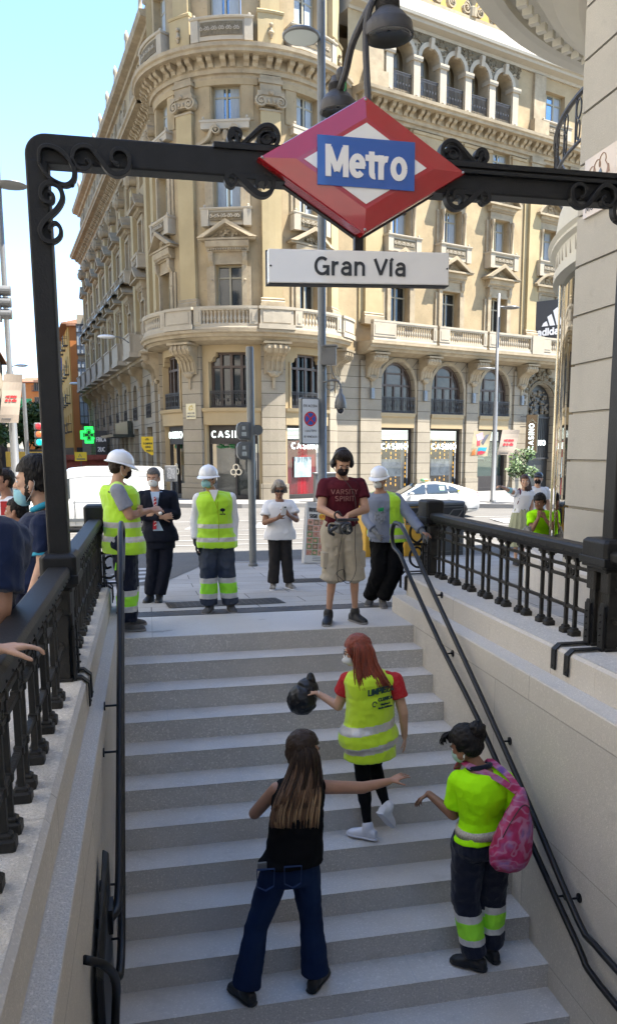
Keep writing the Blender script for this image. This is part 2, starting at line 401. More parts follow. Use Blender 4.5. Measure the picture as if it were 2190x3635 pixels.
# dark dropped ramp on the left (asphalt reaching into the plaza)
mb = MB()
P_ = [(-14,11.6),(-.3,11.9),(.15,12.6),(1.05,15.7),(-14,15.7)]
mb.face([(x,y,gz(y)+.006) for x,y in [(-14,12.5),(.1,12.5),(1.05,15.7),(-14,15.7)]])
structure('crossing_ramp', mb, m_asph)
def paintstrip(pts, dz=.012, m=m_paint, nm='road_marking'):
    mb = MB(); mb.face([(x,y,gz(y)-.1+dz) for x,y in pts]); return structure(nm, mb, m)
for i in range(4):
    y = 12.9+i*.62; mb = MB(); x0 = -.9+i*.12
    mb.face([(x0,y,gz(y)+.011),(x0+.75,y,gz(y)+.011),(x0+.95,y+.3,gz(y+.3)+.011),(x0+.2,y+.3,gz(y+.3)+.011)]); structure('road_marking', mb, m_paint2)
for y in (21.6, 23.4, 25.6, 28.2, 33.2):
    paintstrip([(-20,y),(40,y),(40,y+.16),(-20,y+.16)])
for i in range(9):
    x = -6+i*2.4
    paintstrip([(x,29.3),(x+1.3,29.3),(x+1.9,32.3),(x+.6,32.3)], .014)
# far pavement in front of the corner building
mb = MB()
fp = [(-9.5,400),(-9.5,70),(-1.8,46),(.8,42.3),(4.5,40.9),(9,40.9),(13,39.6),(60,21.6),(90,21.6),(90,400)]
z = -.84
mb.F([mb.P((x,y,z)) for x,y in fp])
m_pave2 = joints(mat('far_slabs', (.22,.21,.195), .85, var=.14, vs=1.2, bump=.2, bs=60, dirt=.2), .8, .4, .5, .01, .5)
structure('pavement', mb, m_pave2)
mb = MB(); n = len(fp)
for (a,b),(c,d) in zip(fp[1:-2], fp[2:-1]):
    dx,dy = c-a,d-b; l = sqrt(dx*dx+dy*dy); nx,ny = dy/l*.0, 0
    mb.loft([[(a,b,-1.06),(a,b+.25,-1.06),(a,b+.25,z+.005),(a,b,z+.005)],[(c,d,-1.06),(c,d+.25,-1.06),(c,d+.25,z+.005),(c,d,z+.005)]])
structure('pavement_kerb', mb, m_kerb)
# landing slab, stairs
lb = MB()
lb.box(XL-.12, XR+.16, Y0+.003, 8.69, -.30, .004)
m_land = joints(mat('landing_granite', (.55,.52,.48), .7, var=.1, vs=2.5, bump=.2, bs=200, speck=.14, ss=150, dirt=.15), 3.4, 5, 0, .004, .7)
NST = 17
st = MB()
js = [1.05, .28, 1.9, .62, 1.3, .45, 1.62, .2, 1.35, .75, 1.85, .3, 1.15, .6, 1.7, .4, 1.1]
for i in range(NST):
    y1 = Y0-i*TT; y0 = y1-TT; z1 = -i*RR
    if i: st.mi = 0; 
    # riser i (vertical face below nosing i) and tread i+1
    x0, x1 = XL-.02, XR+.02; jx = XL+.2+js[i]
    for a, b in ((x0, jx-.0015), (jx+.0015, x1)):
        st.mi = 1; st.face([(a,y1,z1),(b,y1,z1),(b,y1,z1-RR),(a,y1,z1-RR)])
    jx = XL+.2+js[(i+5) % 17]
    for a, b in ((x0, jx-.0015), (jx+.0015, x1)):
        st.mi = 0; st.face([(a,y1,z1-RR),(b,y1,z1-RR),(b,y0-.004,z1-RR),(a,y0-.004,z1-RR)])
    st.mi = 2; st.face([(x0,y1+.004,z1-.01),(x1,y1+.004,z1-.01),(x1,y1+.004,z1-RR-.006),(x0,y1+.004,z1-RR-.006)])
    st.face([(x0,y1,z1-RR-.004),(x1,y1,z1-RR-.004),(x1,y0,z1-RR-.004),(x0,y0,z1-RR-.004)])
zb = -NST*RR
st.mi = 0; st.face([(XL,Y0-NST*TT,zb),(XR,Y0-NST*TT,zb),(XR,.4,zb),(XL,.4,zb)])
m_jt = mat('stone_joint', (.42,.43,.44), .9)
so = structure('staircase', st, [m_gran_tread, m_gran_riser, m_jt])
structure('landing', lb, [m_land], bevel=.006)
for cx, cy, r_ in ((.05,7.93,.10),(.16,7.97,.05),(1.1,8.3,.04),(2.1,8.35,.05)):
    mb = MB(); mb.face([(cx+r_*(1+.35*sin(a*3))*cos(a), cy+r_*.45*(1+.3*sin(a*5))*sin(a), .0052) for a in [2*pi*i/18 for i in range(18)]]); o = mb.build('floor_stain', mat('damp_stain', (.36,.34,.31), .7, var=.1, vs=30)); o['kind'] = 'structure'
# slot drain behind the landing
gb = MB(); gb.mi = 1; gb.box(-.42, 2.7, 8.70, 9.10, -.08, -.02)
gb.mi = 0
for k in range(27):
    y = 8.705+k*.0148; gb.box(-.42, 2.7, y, y+.006, -.02, gz(y)+.006)
for k in range(42):
    x = -.42+k*.076; gb.box(x, x+.008, 8.703, 9.10, -.02, gz(9)+.005)
dr = gb.build('drain_grate', [m_grate, mat('drain_dark', (.03,.03,.03), .9)]); setp(dr, 'long steel slot drain grate across the top of the stairs', 'drain')
def manhole(cx, cy, w, h, rot, lab):
    mb = MB(lambda p: (cx+p[0]*cos(rot)-p[1]*sin(rot), cy+p[0]*sin(rot)+p[1]*cos(rot), gz(cy+p[0]*sin(rot)+p[1]*cos(rot))+p[2]))
    mb.face([(-w/2,-h/2,.006),(w/2,-h/2,.006),(w/2,h/2,.006),(-w/2,h/2,.006)])
    mb.mi = 1
    n = int(w/.07); k = int(h/.07)
    for i in range(n):
        for j in range(k):
            x = -w/2+(i+.5)*w/n; y = -h/2+(j+.5)*h/k; s = .018; a = .006
            if (i+j) % 2: mb.face([(x-s,y-a,.010),(x+s,y-a,.010),(x+s,y+a,.010),(x-s,y+a,.010)])
            else: mb.face([(x-a,y-s,.010),(x+a,y-s,.010),(x+a,y+s,.010),(x-a,y+s,.010)])
    o = mb.build('manhole_cover', [m_ironw, m_grate]); setp(o, lab, 'manhole cover')
manhole(.85, 9.75, 1.35, .62, .05, 'large patterned iron cover in the paving behind the drain grate')
manhole(2.55, 12.4, .95, .6, 0, 'small patterned iron cover in the paving in front of the menu board')
# ---------------------------------------------------------------- parapet walls of the stairwell
def parapet(name, side, label):
    mb = MB(); s = side
    if s > 0:
        x0, x1, x2, x3 = XR, 2.68, 3.22, 0; yend = 8.44
        def X(x): return x
    else:
        x0, x1, x2 = XL, -.385, -.86; yend = 8.44
    # stair wall below
    yb = .4
    lo = -3.2
    def prism(xa, xb, za, zb, ya, yc, mi, b=.012):
        mb.mi = mi; a, c = min(xa, xb), max(xa, xb)
        pr = [(a,za),(c,za),(c,zb-b),(c-b,zb),(a+b,zb),(a,zb-b)]
        r0 = [(x, ya, z) for x, z in pr]; r1 = [(x, yc, z) for x, z in pr]
        mb.loft([r0, r1])
    prism(x0, x1 if s > 0 else -.43, lo, .0, yb, 8.69 if s>0 else 8.69, 0, .002)
    # tier 1 (lower plinth with sloping coping) with block joints
    cuts = [yb, 2.1, 3.75, 5.4, 7.0, yend]
    for a, b in zip(cuts, cuts[1:]):
        prism(x0+.0*s, x1+.02*s, .002, .18, a+.0015, b-.0015, 0, .008)
        mb.mi = 1; q = x0; e = x1
        mb.face([(min(q,e)+.006,a+.002,.1815),(max(q,e)-.002,a+.002,.1815),(max(q,e)-.002,b-.002,.1815),(min(q,e)+.006,b-.002,.1815)])
    cuts = [yb, 1.4, 3.0, 4.55, 6.2, 7.6, yend]
    for a, b in zip(cuts, cuts[1:]):
        prism(x1, x2, .002, .385, a+.0015, b-.0015, 0, .02)
        mb.mi = 1; mb.face([(min(x1,x2)+.022,a+.002,.387),(max(x1,x2)-.022,a+.002,.387),(max(x1,x2)-.022,b-.002,.387),(min(x1,x2)+.022,b-.002,.387)])
    o = mb.build(name, [m_wall, m_cope]); setp(o, label, 'parapet wall'); return o
m_wall = joints(m_wall, 1.9, .86, .3, .0045, .62, 'YZ')
parapet('parapet_wall', 1, 'stepped pale granite parapet wall on the right side of the stairs')
parapet('parapet_wall', -1, 'stepped pale granite parapet wall on the left side of the stairs')
mb = MB(); mb.box(-.86, 3.22, .1, .4, -3.2, .385); o = mb.build('parapet_wall', [m_wall]); setp(o, 'granite parapet wall closing the near end of the stairwell', 'parapet wall')
mb = MB(); mb.box(-.86, 3.22, .4, 2.55, -3.2, -2.9); structure('stairwell_floor', mb, m_gran_tread)
# ---------------------------------------------------------------- railings
RZ0, RZT = .387, 1.06
def railing(cx, side, ys, arch_y, far_y, near_y, label):
    """iron railing along y at x=cx"""
    root = thing('iron_railing', (cx, far_y, RZ0), label, 'railing')
    # top rail in two runs
    for a, b in ((near_y, arch_y-.14), (arch_y+.14, far_y-.06)):
        mb = MB(frame((cx, a, 0), (0,1,0), (-1,0,0))); L = b-a
        mb.mi = 0; mb.sweep(0, L, [(-.058,RZT-.075),(.058,RZT-.075),(.066,RZT-.06),(.066,RZT-.018),(.05,RZT),(-.05,RZT),(-.066,RZT-.018),(-.066,RZT-.06)])
        mb.sweep(0, L, [(-.035,RZT-.10),(.035,RZT-.10),(.04,RZT-.075),(-.04,RZT-.075)])
        k = int(L/.13)
        for i in range(k):
            for sd in (-1, 1): mb.ell((.06+i*.13, sd*.067, RZT-.05), (.008,.006,.008), 6, 4)
        mb.build('top_rail', [m_iron], root, bevel=.003)
        mb = MB(frame((cx, a, 0), (0,1,0), (-1,0,0)))
        for zz in (.884, .806, .59):
            mb.sweep(0, L, [(-.012,zz-.011),(.012,zz-.011),(.012,zz+.011),(-.012,zz+.011)])
            mb.build('cross_bar', [m_ironw], root); mb = MB(frame((cx, a, 0), (0,1,0), (-1,0,0)))
    proto = None
    for y in ys:
        if proto is None:
            mb = MB()
            for dy in (-.065, .065):
                X, Y = cx, y+dy
                for r, z0, z1 in ((.0125, RZ0+.04, RZT-.10),):
                    mb.box(X-r, X+r, Y-r, Y+r, z0, z1)
                mb.bbox(X-.038, X+.038, Y-.038, Y+.038, RZ0, RZ0+.042, .008); mb.bbox(X-.026, X+.026, Y-.026, Y+.026, RZ0+.04, RZ0+.060, .007)
                mb.box(X-.030, X+.030, Y-.030, Y+.030, RZT-.12, RZT-.10); mb.box(X-.020, X+.020, Y-.020, Y+.020, RZT-.135, RZT-.12)
                for zz in (.884, .806, .59): mb.bbox(X-.019, X+.019, Y-.019, Y+.019, zz-.017, zz+.017, .005)
            # small twin leaf ornament between the two upper bars
            fr = frame((cx, y, 0), (0,1,0), (-1,0,0)); o2 = MB(fr)
            for sgn in (-1, 1):
                o2.flat([(sgn*.002,.820),(sgn*.026,.842),(sgn*.022,.866),(sgn*.006,.858),(sgn*.012,.842)], [.012,.014,.012,.009,.005], -.008, .008)
            join(mb, o2)
            proto = mb.build('baluster_pair', [m_ironw], root, smooth=False); proto['_y'] = y; py = y
        else:
            c = proto.copy(); COL.objects.link(c); c.parent = root; c.location = (0, y-py, 0)
    # posts
    def post(y, top, arch):
        mb = MB()
        for dx, dy in ((-.085,0),(.085,0)) if arch else ((0,-.07),(0,.07)):
            X, Y = cx+dx*.0, y+dy if not arch else y
        offs = (-.09, .09)
        for dy in offs:
            Y = y+dy
            mb.bbox(cx-.05, cx+.05, Y-.05, Y+.05, RZ0, RZ0+.02, .004)
            mb.box(cx-.036, cx+.036, Y-.036, Y+.036, RZ0+.02, RZT-.10)
            mb.bbox(cx-.056, cx+.056, Y-.056, Y+.056, .78, .93, .01)
            mb.ell((cx, Y, .61), (.045,.045,.02), 8, 5)
        mb.box(cx-.012, cx+.012, y-.09, y+.09, RZ0+.1, .9)
        mb.build('post', [m_ironw], root, bevel=.003)
        mb = MB()
        mb.bbox(cx-.10, cx+.10, y-.155, y+.155, RZT-.12, top, .02)
        mb.box(cx-.108, cx+.108, y-.165, y+.165, RZT-.10, RZT-.05)
        mb.bbox(cx-.07, cx+.07, y-.13, y+.13, RZT-.15, RZT-.12, .008)
        mb.build('post_cap', [m_iron], root, bevel=.004)
        # riveted stays and the straps hooked over the coping
        for dy in offs:
            Y = y+dy; mb = MB(); xi = cx-side*.062
            mb.loft([[(xi+a,Y+b,z) for a,b in ((-.008,-.032),(.008,-.032),(.008,.032),(-.008,.032))] for z in (RZ0, .66, .685)])
            mb.ell((xi, Y, .685), (.009,.032,.03), 8, 6)
            for k in range(5): mb.ell((xi-side*.012, Y, .45+k*.045), (.008,.008,.008), 6, 4)
            e = (2.68 if side > 0 else -.385)-side*.004; x_in = e
            w2 = .028; prof = [(xi, RZ0+.012), (x_in+side*.03, RZ0+.012), (x_in-side*.004, RZ0-.02), (x_in-side*.006, RZ0-.16)]
            K = []
            for i, (px, pz) in enumerate(prof):
                K.append([(px, Y-w2, pz), (px, Y+w2, pz), (px-side*(.010 if i > 1 else 0), Y+w2, pz+(.010 if i < 2 else .004)), (px-side*(.010 if i > 1 else 0), Y-w2, pz+(.010 if i < 2 else .004))])
            mb.loft(K); mb.ell((x_in-side*.016, Y, RZ0-.13), (.006,.009,.009), 6, 4)
            mb.build('strap', [m_iron], root)
    post(arch_y, RZT+.07, True); post(far_y, RZT+.13, False)
    # bolted end panel with scroll at the plaza end
    mb = MB(frame((cx, far_y+.1, 0), (-side,0,0), (0,1,0)))
    mb.flat([(0,.42),(0,.95)], .05, -.02, .02)
    mb.flat([(p.x,p.z) for p in cr([(0.03,0,.93),(.12,0,.94),(.19,0,.88),(.19,0,.78),(.12,0,.72),(.06,0,.77),(.08,0,.84),(.13,0,.83)],4)], .022, -.012, .012)
    mb.flat([(p.x,p.z) for p in cr([(0.03,0,.46),(.12,0,.45),(.19,0,.51),(.19,0,.61),(.12,0,.67),(.06,0,.62),(.08,0,.55),(.13,0,.56)],4)], .022, -.012, .012); mb.flat([(0,.7),(.2,.7)], .03, -.01, .01)
    mb.build('end_scroll', [m_iron], root)
    return root
rr = railing(2.97, 1, [5.42+.392*i for i in range(8)]+[1.30+.40*i for i in range(9)], 4.98, 8.52, 1.0, 'dark riveted iron railing on the right parapet with pairs of square balusters')
rl = railing(-.505, -1, [1.65+.40*i for i in range(8)]+[5.42+.392*i for i in range(8)], 5.0, 8.45, .6, 'dark riveted iron railing on the left parapet that the bystanders lean on')
# ---------------------------------------------------------------- the arch over the stairs
arch = thing('entrance_arch', (1.24, 5, .39), 'black iron arch with curled scrollwork carrying the metro sign over the stairs', 'metro arch')
AX0, AX1, AZ = -.505, 2.985+.055, 3.365
BZ0, BZ1 = 3.215, 3.365
def scroll_part(pts_list, w0, w1, name, y=4.935, dep=.04, mir=False, cx=1.2675):
    mb = MB(); 
    for pts in pts_list:
        q = cr([(a, 0, b) for a, b in pts], 4); q = [((2*cx-p.x) if mir else p.x, p.z) for p in q]; n = len(q)
        ww = [w0+(w1-w0)*min(1, 2.2*min(i, n-1-i)/n) for i in range(n)]
        mb.flat(q, ww, y-dep/2, y+dep/2)
    return mb.build(name, [m_iron], arch, bevel=.004)
mb = MB(); r = .10
for x, s in ((AX0, 1), (AX1, -1)):
    mb = MB()
    lean = -.008*s                      # posts spread slightly towards the beam
    def pr(z, w=.058, d=.07):
        t = (z-1.1)/2.2; xx = x+lean*max(0, t)
        return [(xx-w,4.93,z),(xx+w,4.93,z),(xx+w,5.07,z),(xx-w,5.07,z)]
    mb.loft([pr(.39), pr(1.1), pr(BZ0+.02)])
    mb.build('post', [m_iron], arch, bevel=.012, bseg=2)
# beam with rounded ends
mb = MB(frame((0, 5, 0), (1,0,0), (0,1,0)))
x0, x1 = AX0-.008-.058, AX1+.008+.058
n = 8; R = .11
out = [(x0, BZ0-.0)]+[(x0+R-R*cos(pi/2*i/n), BZ1-R+R*sin(pi/2*i/n)) for i in range(n+1)]+[(x1-R+R*sin(pi/2*i/n), BZ1-R+R*cos(pi/2*i/n)) for i in range(n+1)]+[(x1, BZ0)]
mb.ext(out, -.068, .068)
mb.build('beam', [m_iron], arch, bevel=.01, bseg=2)
mb = MB(frame((0, 5, 0), (1,0,0), (0,1,0)))
mb.sweep(.42, x1-.14, [(-.085,BZ1-.012),(.085,BZ1-.012),(.085,BZ1+.02),(-.085,BZ1+.02)]); mb.sweep(.52, 2.02, [(-.075,BZ1+.02),(.075,BZ1+.02),(.06,BZ1+.036),(-.06,BZ1+.036)])
mb.sweep(1.6, x1-.14, [(-.10,BZ1-.05),(-.06,BZ1-.05),(-.06,BZ1-.02),(-.10,BZ1-.03)])
mb.sweep(.50, 2.04, [(-.075,BZ0-.012),(.075,BZ0-.012),(.075,BZ0+.02),(-.075,BZ0+.02)])
mb.build('beam_moulding', [m_iron], arch, bevel=.003)
OV = [(-0.496, 3.203), (-0.489, 3.27), (-0.449, 3.29), (-0.394, 3.276), (-0.346, 3.235), (-0.32, 3.187), (-0.326, 3.131), (-0.367, 3.102), (-0.423, 3.118), (-0.467, 3.153), (-0.496, 3.203)]
HS = [(-0.26, 3.244), (-0.234, 3.221), (-0.255, 3.19), (-0.298, 3.192), (-0.325, 3.229), (-0.316, 3.277), (-0.279, 3.302), (-0.229, 3.295), (-0.184, 3.242), (-0.14, 3.187), (-0.089, 3.173), (-0.04, 3.206), (-0.033, 3.263), (-0.059, 3.295), (-0.099, 3.297), (-0.123, 3.271), (-0.117, 3.236), (-0.087, 3.225)]
VS = [(-0.458, 3.065), (-0.434, 3.047), (-0.441, 3.013), (-0.475, 3.013), (-0.496, 3.043), (-0.485, 3.089), (-0.445, 3.112), (-0.403, 3.095), (-0.386, 3.039), (-0.412, 2.985), (-0.461, 2.936), (-0.495, 2.899), (-0.508, 2.859), (-0.489, 2.819), (-0.446, 2.811), (-0.409, 2.84), (-0.405, 2.882), (-0.427, 2.908), (-0.452, 2.896), (-0.463, 2.869)]
U1 = [(0.567, 3.417), (0.574, 3.434), (0.564, 3.453), (0.54, 3.46), (0.519, 3.449), (0.508, 3.426), (0.509, 3.404), (0.527, 3.386), (0.553, 3.377)]
U1b = [(0.518, 3.413), (0.537, 3.437), (0.551, 3.416), (0.559, 3.383)]
U2 = [(0.571, 3.378), (0.62, 3.424), (0.669, 3.469), (0.699, 3.491), (0.735, 3.497), (0.766, 3.482), (0.782, 3.455), (0.783, 3.424), (0.764, 3.386)]
U3 = [(0.765, 3.426), (0.753, 3.447), (0.729, 3.458), (0.702, 3.452), (0.677, 3.428), (0.671, 3.405), (0.685, 3.381)]
U4 = [(0.742, 3.43), (0.734, 3.412), (0.716, 3.404), (0.698, 3.41), (0.691, 3.426), (0.698, 3.443), (0.717, 3.452), (0.735, 3.446), (0.742, 3.43)]
L1 = [(0.538, 3.205), (0.538, 3.182), (0.519, 3.164), (0.495, 3.174), (0.488, 3.199), (0.502, 3.225), (0.527, 3.238), (0.553, 3.224), (0.589, 3.19), (0.63, 3.155), (0.666, 3.132), (0.703, 3.128), (0.737, 3.149), (0.752, 3.181), (0.75, 3.213), (0.729, 3.233), (0.701, 3.238)]
L2 = [(0.659, 3.158), (0.657, 3.19), (0.677, 3.211), (0.701, 3.211), (0.711, 3.193), (0.7, 3.17)]
for mir in (False, True):
    c_ = 1.2675
    scroll_part([OV, HS, VS], .016, .026, 'corner_scroll', 4.915, .05, mir, c_)
    scroll_part([U1, U1b], .016, .024, 'top_scroll', 4.95, .06, mir, c_); scroll_part([U2, U3, U4], .022, .026, 'top_scroll', 4.97, .08, mir, c_)
    mb = MB()
    fx = (lambda v: 2*c_-v) if mir else (lambda v: v)
    scroll_part([L1, L2], .014, .032, 'lower_scroll', 4.95, .06, mir, c_)
mb = MB(); 
for c in ((-.335,4.915,3.108),(2*1.2675+.335,4.915,3.108)): mb = MB(); mb.ell(c, (.014,.02,.014), 8, 6); mb.build('scroll_knob', [m_iron], arch)
mb = MB(); mb.box(1.235, 1.285, 4.97, 5.02, 2.80, 3.24)
mb.build('hanger', [m_iron], arch)
# ---------------------------------------------------------------- diamond sign
m_red = mat('enamel_red', (.40,.008,.015), .22, var=.15, vs=3, coat=.7, spec=.6, bump=.06, bs=3)
m_white = mat('enamel_white', (.80,.77,.72), .3, coat=.5, var=.05, dirt=.06)
m_blue = mat('enamel_blue', (.012,.085,.36), .25, coat=.6, var=.08)
m_black = mat('black_lettering', (.02,.02,.022), .4)
sg = thing('metro_sign', (1.264, 4.86, 3.3), 'red diamond sign with a white diamond and blue bar reading Metro, on the black arch', 'sign')
fr = frame((1.264, 4.86, 3.30), (1,0,0), (0,1,0))
def diamond(hw, hh, k=1): return [(-hw*k,0),(0,-hh*k),(hw*k,0),(0,hh*k)]
HW, HH = .606, .366
mb = MB(fr)
ring = lambda k, y: [(x, y, z) for x, z in diamond(HW*k, HH*k)]
mb.loft([ring(1.0,.12), ring(1.0,.012), ring(.985,.0), ring(.66,-.028)], caps=True); mb.build('panel', [m_red], sg)
mb = MB(fr); mb.ext(diamond(HW+.01, HH+.008), .125, .17); mb.ext([(-.30,-.20),(.30,-.20),(.30,.20),(-.30,.20)], .17, .2)
mb.build('backing', [m_iron], sg)
mb = MB(fr); mb.ext(diamond(HW*.585, HH*.585), -.032, -.028); mb.build('white_diamond', [m_white], sg)
bar = MB(fr); bar.ext([(-.282,-.130),(.282,-.130),(.282,.130),(-.282,.130)], -.038, -.031); bo = bar.build('blue_bar', [m_blue], sg)
fr2 = frame((1.264, 4.86-.038, 3.30), (1,0,0), (0,1,0))
t_ = stext('Metro', .168, fr2, .005, .19, sp=.09, sx=.80); t_.build('lettering', [m_white], sg)
for x, z in ((-.585,0),(.585,0),(0,.345),(0,-.345)):
    mb = MB(fr); mb.ell((x,-.006,z), (.008,.006,.008), 8, 5); mb.build('bolt', [mat('bolt_steel', (.5,.5,.5), .3, .9)], sg)
nb = thing('station_name_board', (1.253, 4.9, 2.755), 'white enamel board reading Gran Via hanging below the red diamond', 'sign')
fr = frame((1.253, 4.90, 2.757), (1,0,.0), (0,1,0)); fr = (lambda f: (lambda p: f((p[0], p[1], p[2]+p[0]*.028))))(fr)
mb = MB(fr); mb.box(-.54, .54, 0, .06, -.093, .093); mb.build('panel', [m_white], nb, bevel=.006, bseg=2)
mb = MB(fr); mb.box(-.545, .545, .062, .085, -.098, .098); mb.box(-.54,.54,-.002,.06,-.0985,-.094); mb.build('backing', [m_iron], nb)
fr3 = (lambda f: (lambda p: f((p[0], p[1]-.0, p[2]+.004))))(fr)
t_ = stext('Gran V\u00eda', .104, fr3, .005, .155, sp=.11); t_.build('lettering', [m_black], nb)
for x in (-.527,.527): mb = MB(fr); mb.ell((x,-.003,0),(.006,.004,.006),8,5); mb.build('screw', [m_iron], nb)
# ---------------------------------------------------------------- twin bell lamps above the sign
lampr = thing('twin_bell_lamp', (1.35, 5.05, 3.4), 'old dark twin bell-shaded lamp rising behind the metro diamond', 'street lamp')
m_bell = mat('weathered_bell_metal', (.075,.072,.072), .55, .3, var=.35, vs=8, bump=.2, bs=40, dirt=.3)
m_lglass = mat('lamp_glass', (.06,.06,.05), .25, var=.3, vs=6)
mb = MB(); mb.tube(cr([(1.352,5.08,3.38),(1.354,5.14,3.75),(1.352,5.2,4.10),(1.37,5.2,4.26),(1.43,5.2,4.38)],5), .020, 8); mb.tube(cr([(1.43,5.2,4.38),(1.36,5.25,4.26),(1.30,5.32,4.13),(1.285,5.42,4.02),(1.275,5.55,3.96)],5), .022, 8); mb.build('stem', [m_bell], lampr)
def bell(cx, cy, zr, R, H, tilt=0):
    M = Matrix.Translation((cx,cy,zr)) @ Matrix.Rotation(tilt, 4, 'Y')
    mb = MB(xform(M)); pr = [(R*1.0,0),(R*1.02,.02*H/.2),(R*.98,.08*H/.2*1),(R*.86,H*.5),(R*.66,H*.72),(R*.46,H*.86),(R*.44,H*1.25),(R*.36,H*1.32),(R*.30,H*1.5),(R*.1,H*1.55)]
    mb.smooth = True; mb.lathe((0,0,0), pr, 28, caps=False)
    for k in range(6): mb.lathe((0,0,0), [(R*.47,H*(.90+k*.05)),(R*.51,H*(.915+k*.05)),(R*.47,H*(.93+k*.05))], 20, caps=False)
    o = mb.build('bell_shade', [m_bell], lampr)
    mb = MB(xform(M)); mb.smooth = True; mb.lathe((0,0,0), [(R*.97,.002),(R*.9,-.0),(R*.85,H*.12),(R*.5,H*.2),(.01,H*.22)], 28, caps=False); mb.build('lens', [m_lglass], lampr)
bell(1.495, 5.2, 4.135, .145, .17, -.06); bell(1.277, 5.6, 3.85, .118, .14, -.03)
mb = MB(); mb.ell((1.285,5.55,4.05), (.035,.035,.05), 10, 8); mb.build('knuckle', [m_bell], lampr)
mb = MB(); mb.tube(cr([(1.30,5.5,4.03),(1.292,5.47,4.0),(1.297,5.47,3.95),(1.289,5.48,3.93)],4), .006, 6); mb.build('green_wire', [mat('green_tape', (.02,.22,.07), .5)], lampr)
# ---------------------------------------------------------------- handrails in the stairwell
m_hand = mat('handrail_black', (.009,.009,.010), .42, var=.2, vs=10, spec=.3)
hr = thing('handrail', (2.43, 5.5, -.2), 'black double tubular handrail on the right stair wall', 'handrail')
UP = [(2.43,7.98,.97),(2.43,7.72,.925),(2.43,6.69,.375),(2.43,5.66,-.19),(2.43,4.90,-.63),(2.43,4.18,-1.075),(2.43,3.98,-1.115),(2.43,3.6,-1.12)]
LO = [(2.43,8.06,.72),(2.43,7.88,.69),(2.43,7.58,.53),(2.43,6.68,.06),(2.43,5.76,-.355),(2.43,4.84,-.885),(2.43,4.16,-1.235),(2.43,4.02,-1.31),(2.43,3.6,-1.33)]
def refined(pts, k=3): return cr(pts, k)
loop = [LO[3],LO[2],LO[1],(2.43,8.09,.74),(2.43,8.16,.86),(2.43,8.10,.97),(2.43,7.98,.99),UP[1],UP[2]]
mb = MB(); mb.smooth = True; mb.tube(refined(list(reversed(LO[3:]))+loop[1:-1]+UP[2:]), .021, 10); mb.build('rail_tube', [m_hand], hr)
for x, y, z in ((2.43,5.4,-.34),(2.43,5.2,-.67),(2.43,3.98+.35,-.98),(2.43,4.5,-1.06),(2.43,6.9,.49),(2.43,6.6,.03)):
    mb = MB(); mb.tube([(x,y,z-.02),(x+.03,y,z-.05),(XR,y,z-.05)], .008, 6); mb.map = ID
    mb2 = MB(); mb2.tube([(XR-.008,y,z-.05),(XR,y,z-.05)], .03, 12); join(mb, mb2); mb.build('bracket', [m_hand], hr)
hl = thing('handrail', (-.2, 4.5, 0), 'black tubular handrails on the left stair wall beside the steps', 'handrail')
hx = -.205
U = [(hx,6.9,1.14),(hx,6.3,1.10),(hx,5.36,.461),(hx,4.495,-.133),(hx,3.95,-.43),(hx-.02,3.78,-.47),(hx-.09,3.70,-.46)]
Lw = [(hx,6.9,.92),(hx,6.1,.70),(hx,5.2,.13),(hx,4.2,-.62),(hx,3.80,-.75),(hx-.02,3.7,-.74),(hx-.09,3.66,-.70)]
mb = MB(); mb.smooth = True; mb.tube(cr([(hx,6.20,.78),(hx,6.75,.94),(hx,6.9,1.03),(hx,6.78,1.12),(hx,6.3,1.10)]+U[2:], 4), .021, 10); mb.build('rail_tube', [m_hand], hl)
mb = MB(); mb.smooth = True; mb.tube(cr(Lw[1:], 4), .021, 10); mb.build('rail_tube', [m_hand], hl)
mb = MB(); mb.smooth = True; mb.tube(cr([(hx-.09,3.02,-.20),(hx-.02,3.06,-.26),(hx+.01,3.2,-.42),(hx,3.3,-.62),(hx-.02,3.2,-.80),(hx-.09,3.1,-.85)],4), .018, 10); mb.build('rail_tube', [m_hand], hl)
for y, z in ((5.0,.19),(4.72,0.0),(4.0,-.43),(3.86,-.64),(5.9,.8)):
    mb = MB(); mb.tube([(hx,y,z),(XL,y,z)], .007, 6); mb2 = MB(); mb2.tube([(XL+.008,y,z),(XL,y,z)], .028, 10); join(mb, mb2); mb.build('bracket', [m_hand], hl)
gt = thing('folding_gate_leaf', (-.26, 3.5, -1), 'folded black sheet metal gate leaf against the left stair wall', 'gate')
mb = MB(); mb.face([(-.255,3.95,-.24),(-.255,3.30,-.46),(-.255,3.3,-2.6),(-.255,3.9,-2.6)])
mb.loft([[(-.275,3.97,-.22),(-.245,3.97,-.24),(-.245,3.26,-.46),(-.275,3.24,-.42)],[(-.275,3.97,-2.7),(-.245,3.97,-2.7),(-.245,3.26,-2.7),(-.275,3.24,-2.7)]])
mb.build('leaf', [m_hand], gt, bevel=.006)
mb = MB(); mb.box(-.244,-.225,3.7,3.83,-.52,-.40); mb.build('hinge', [m_hand], gt)
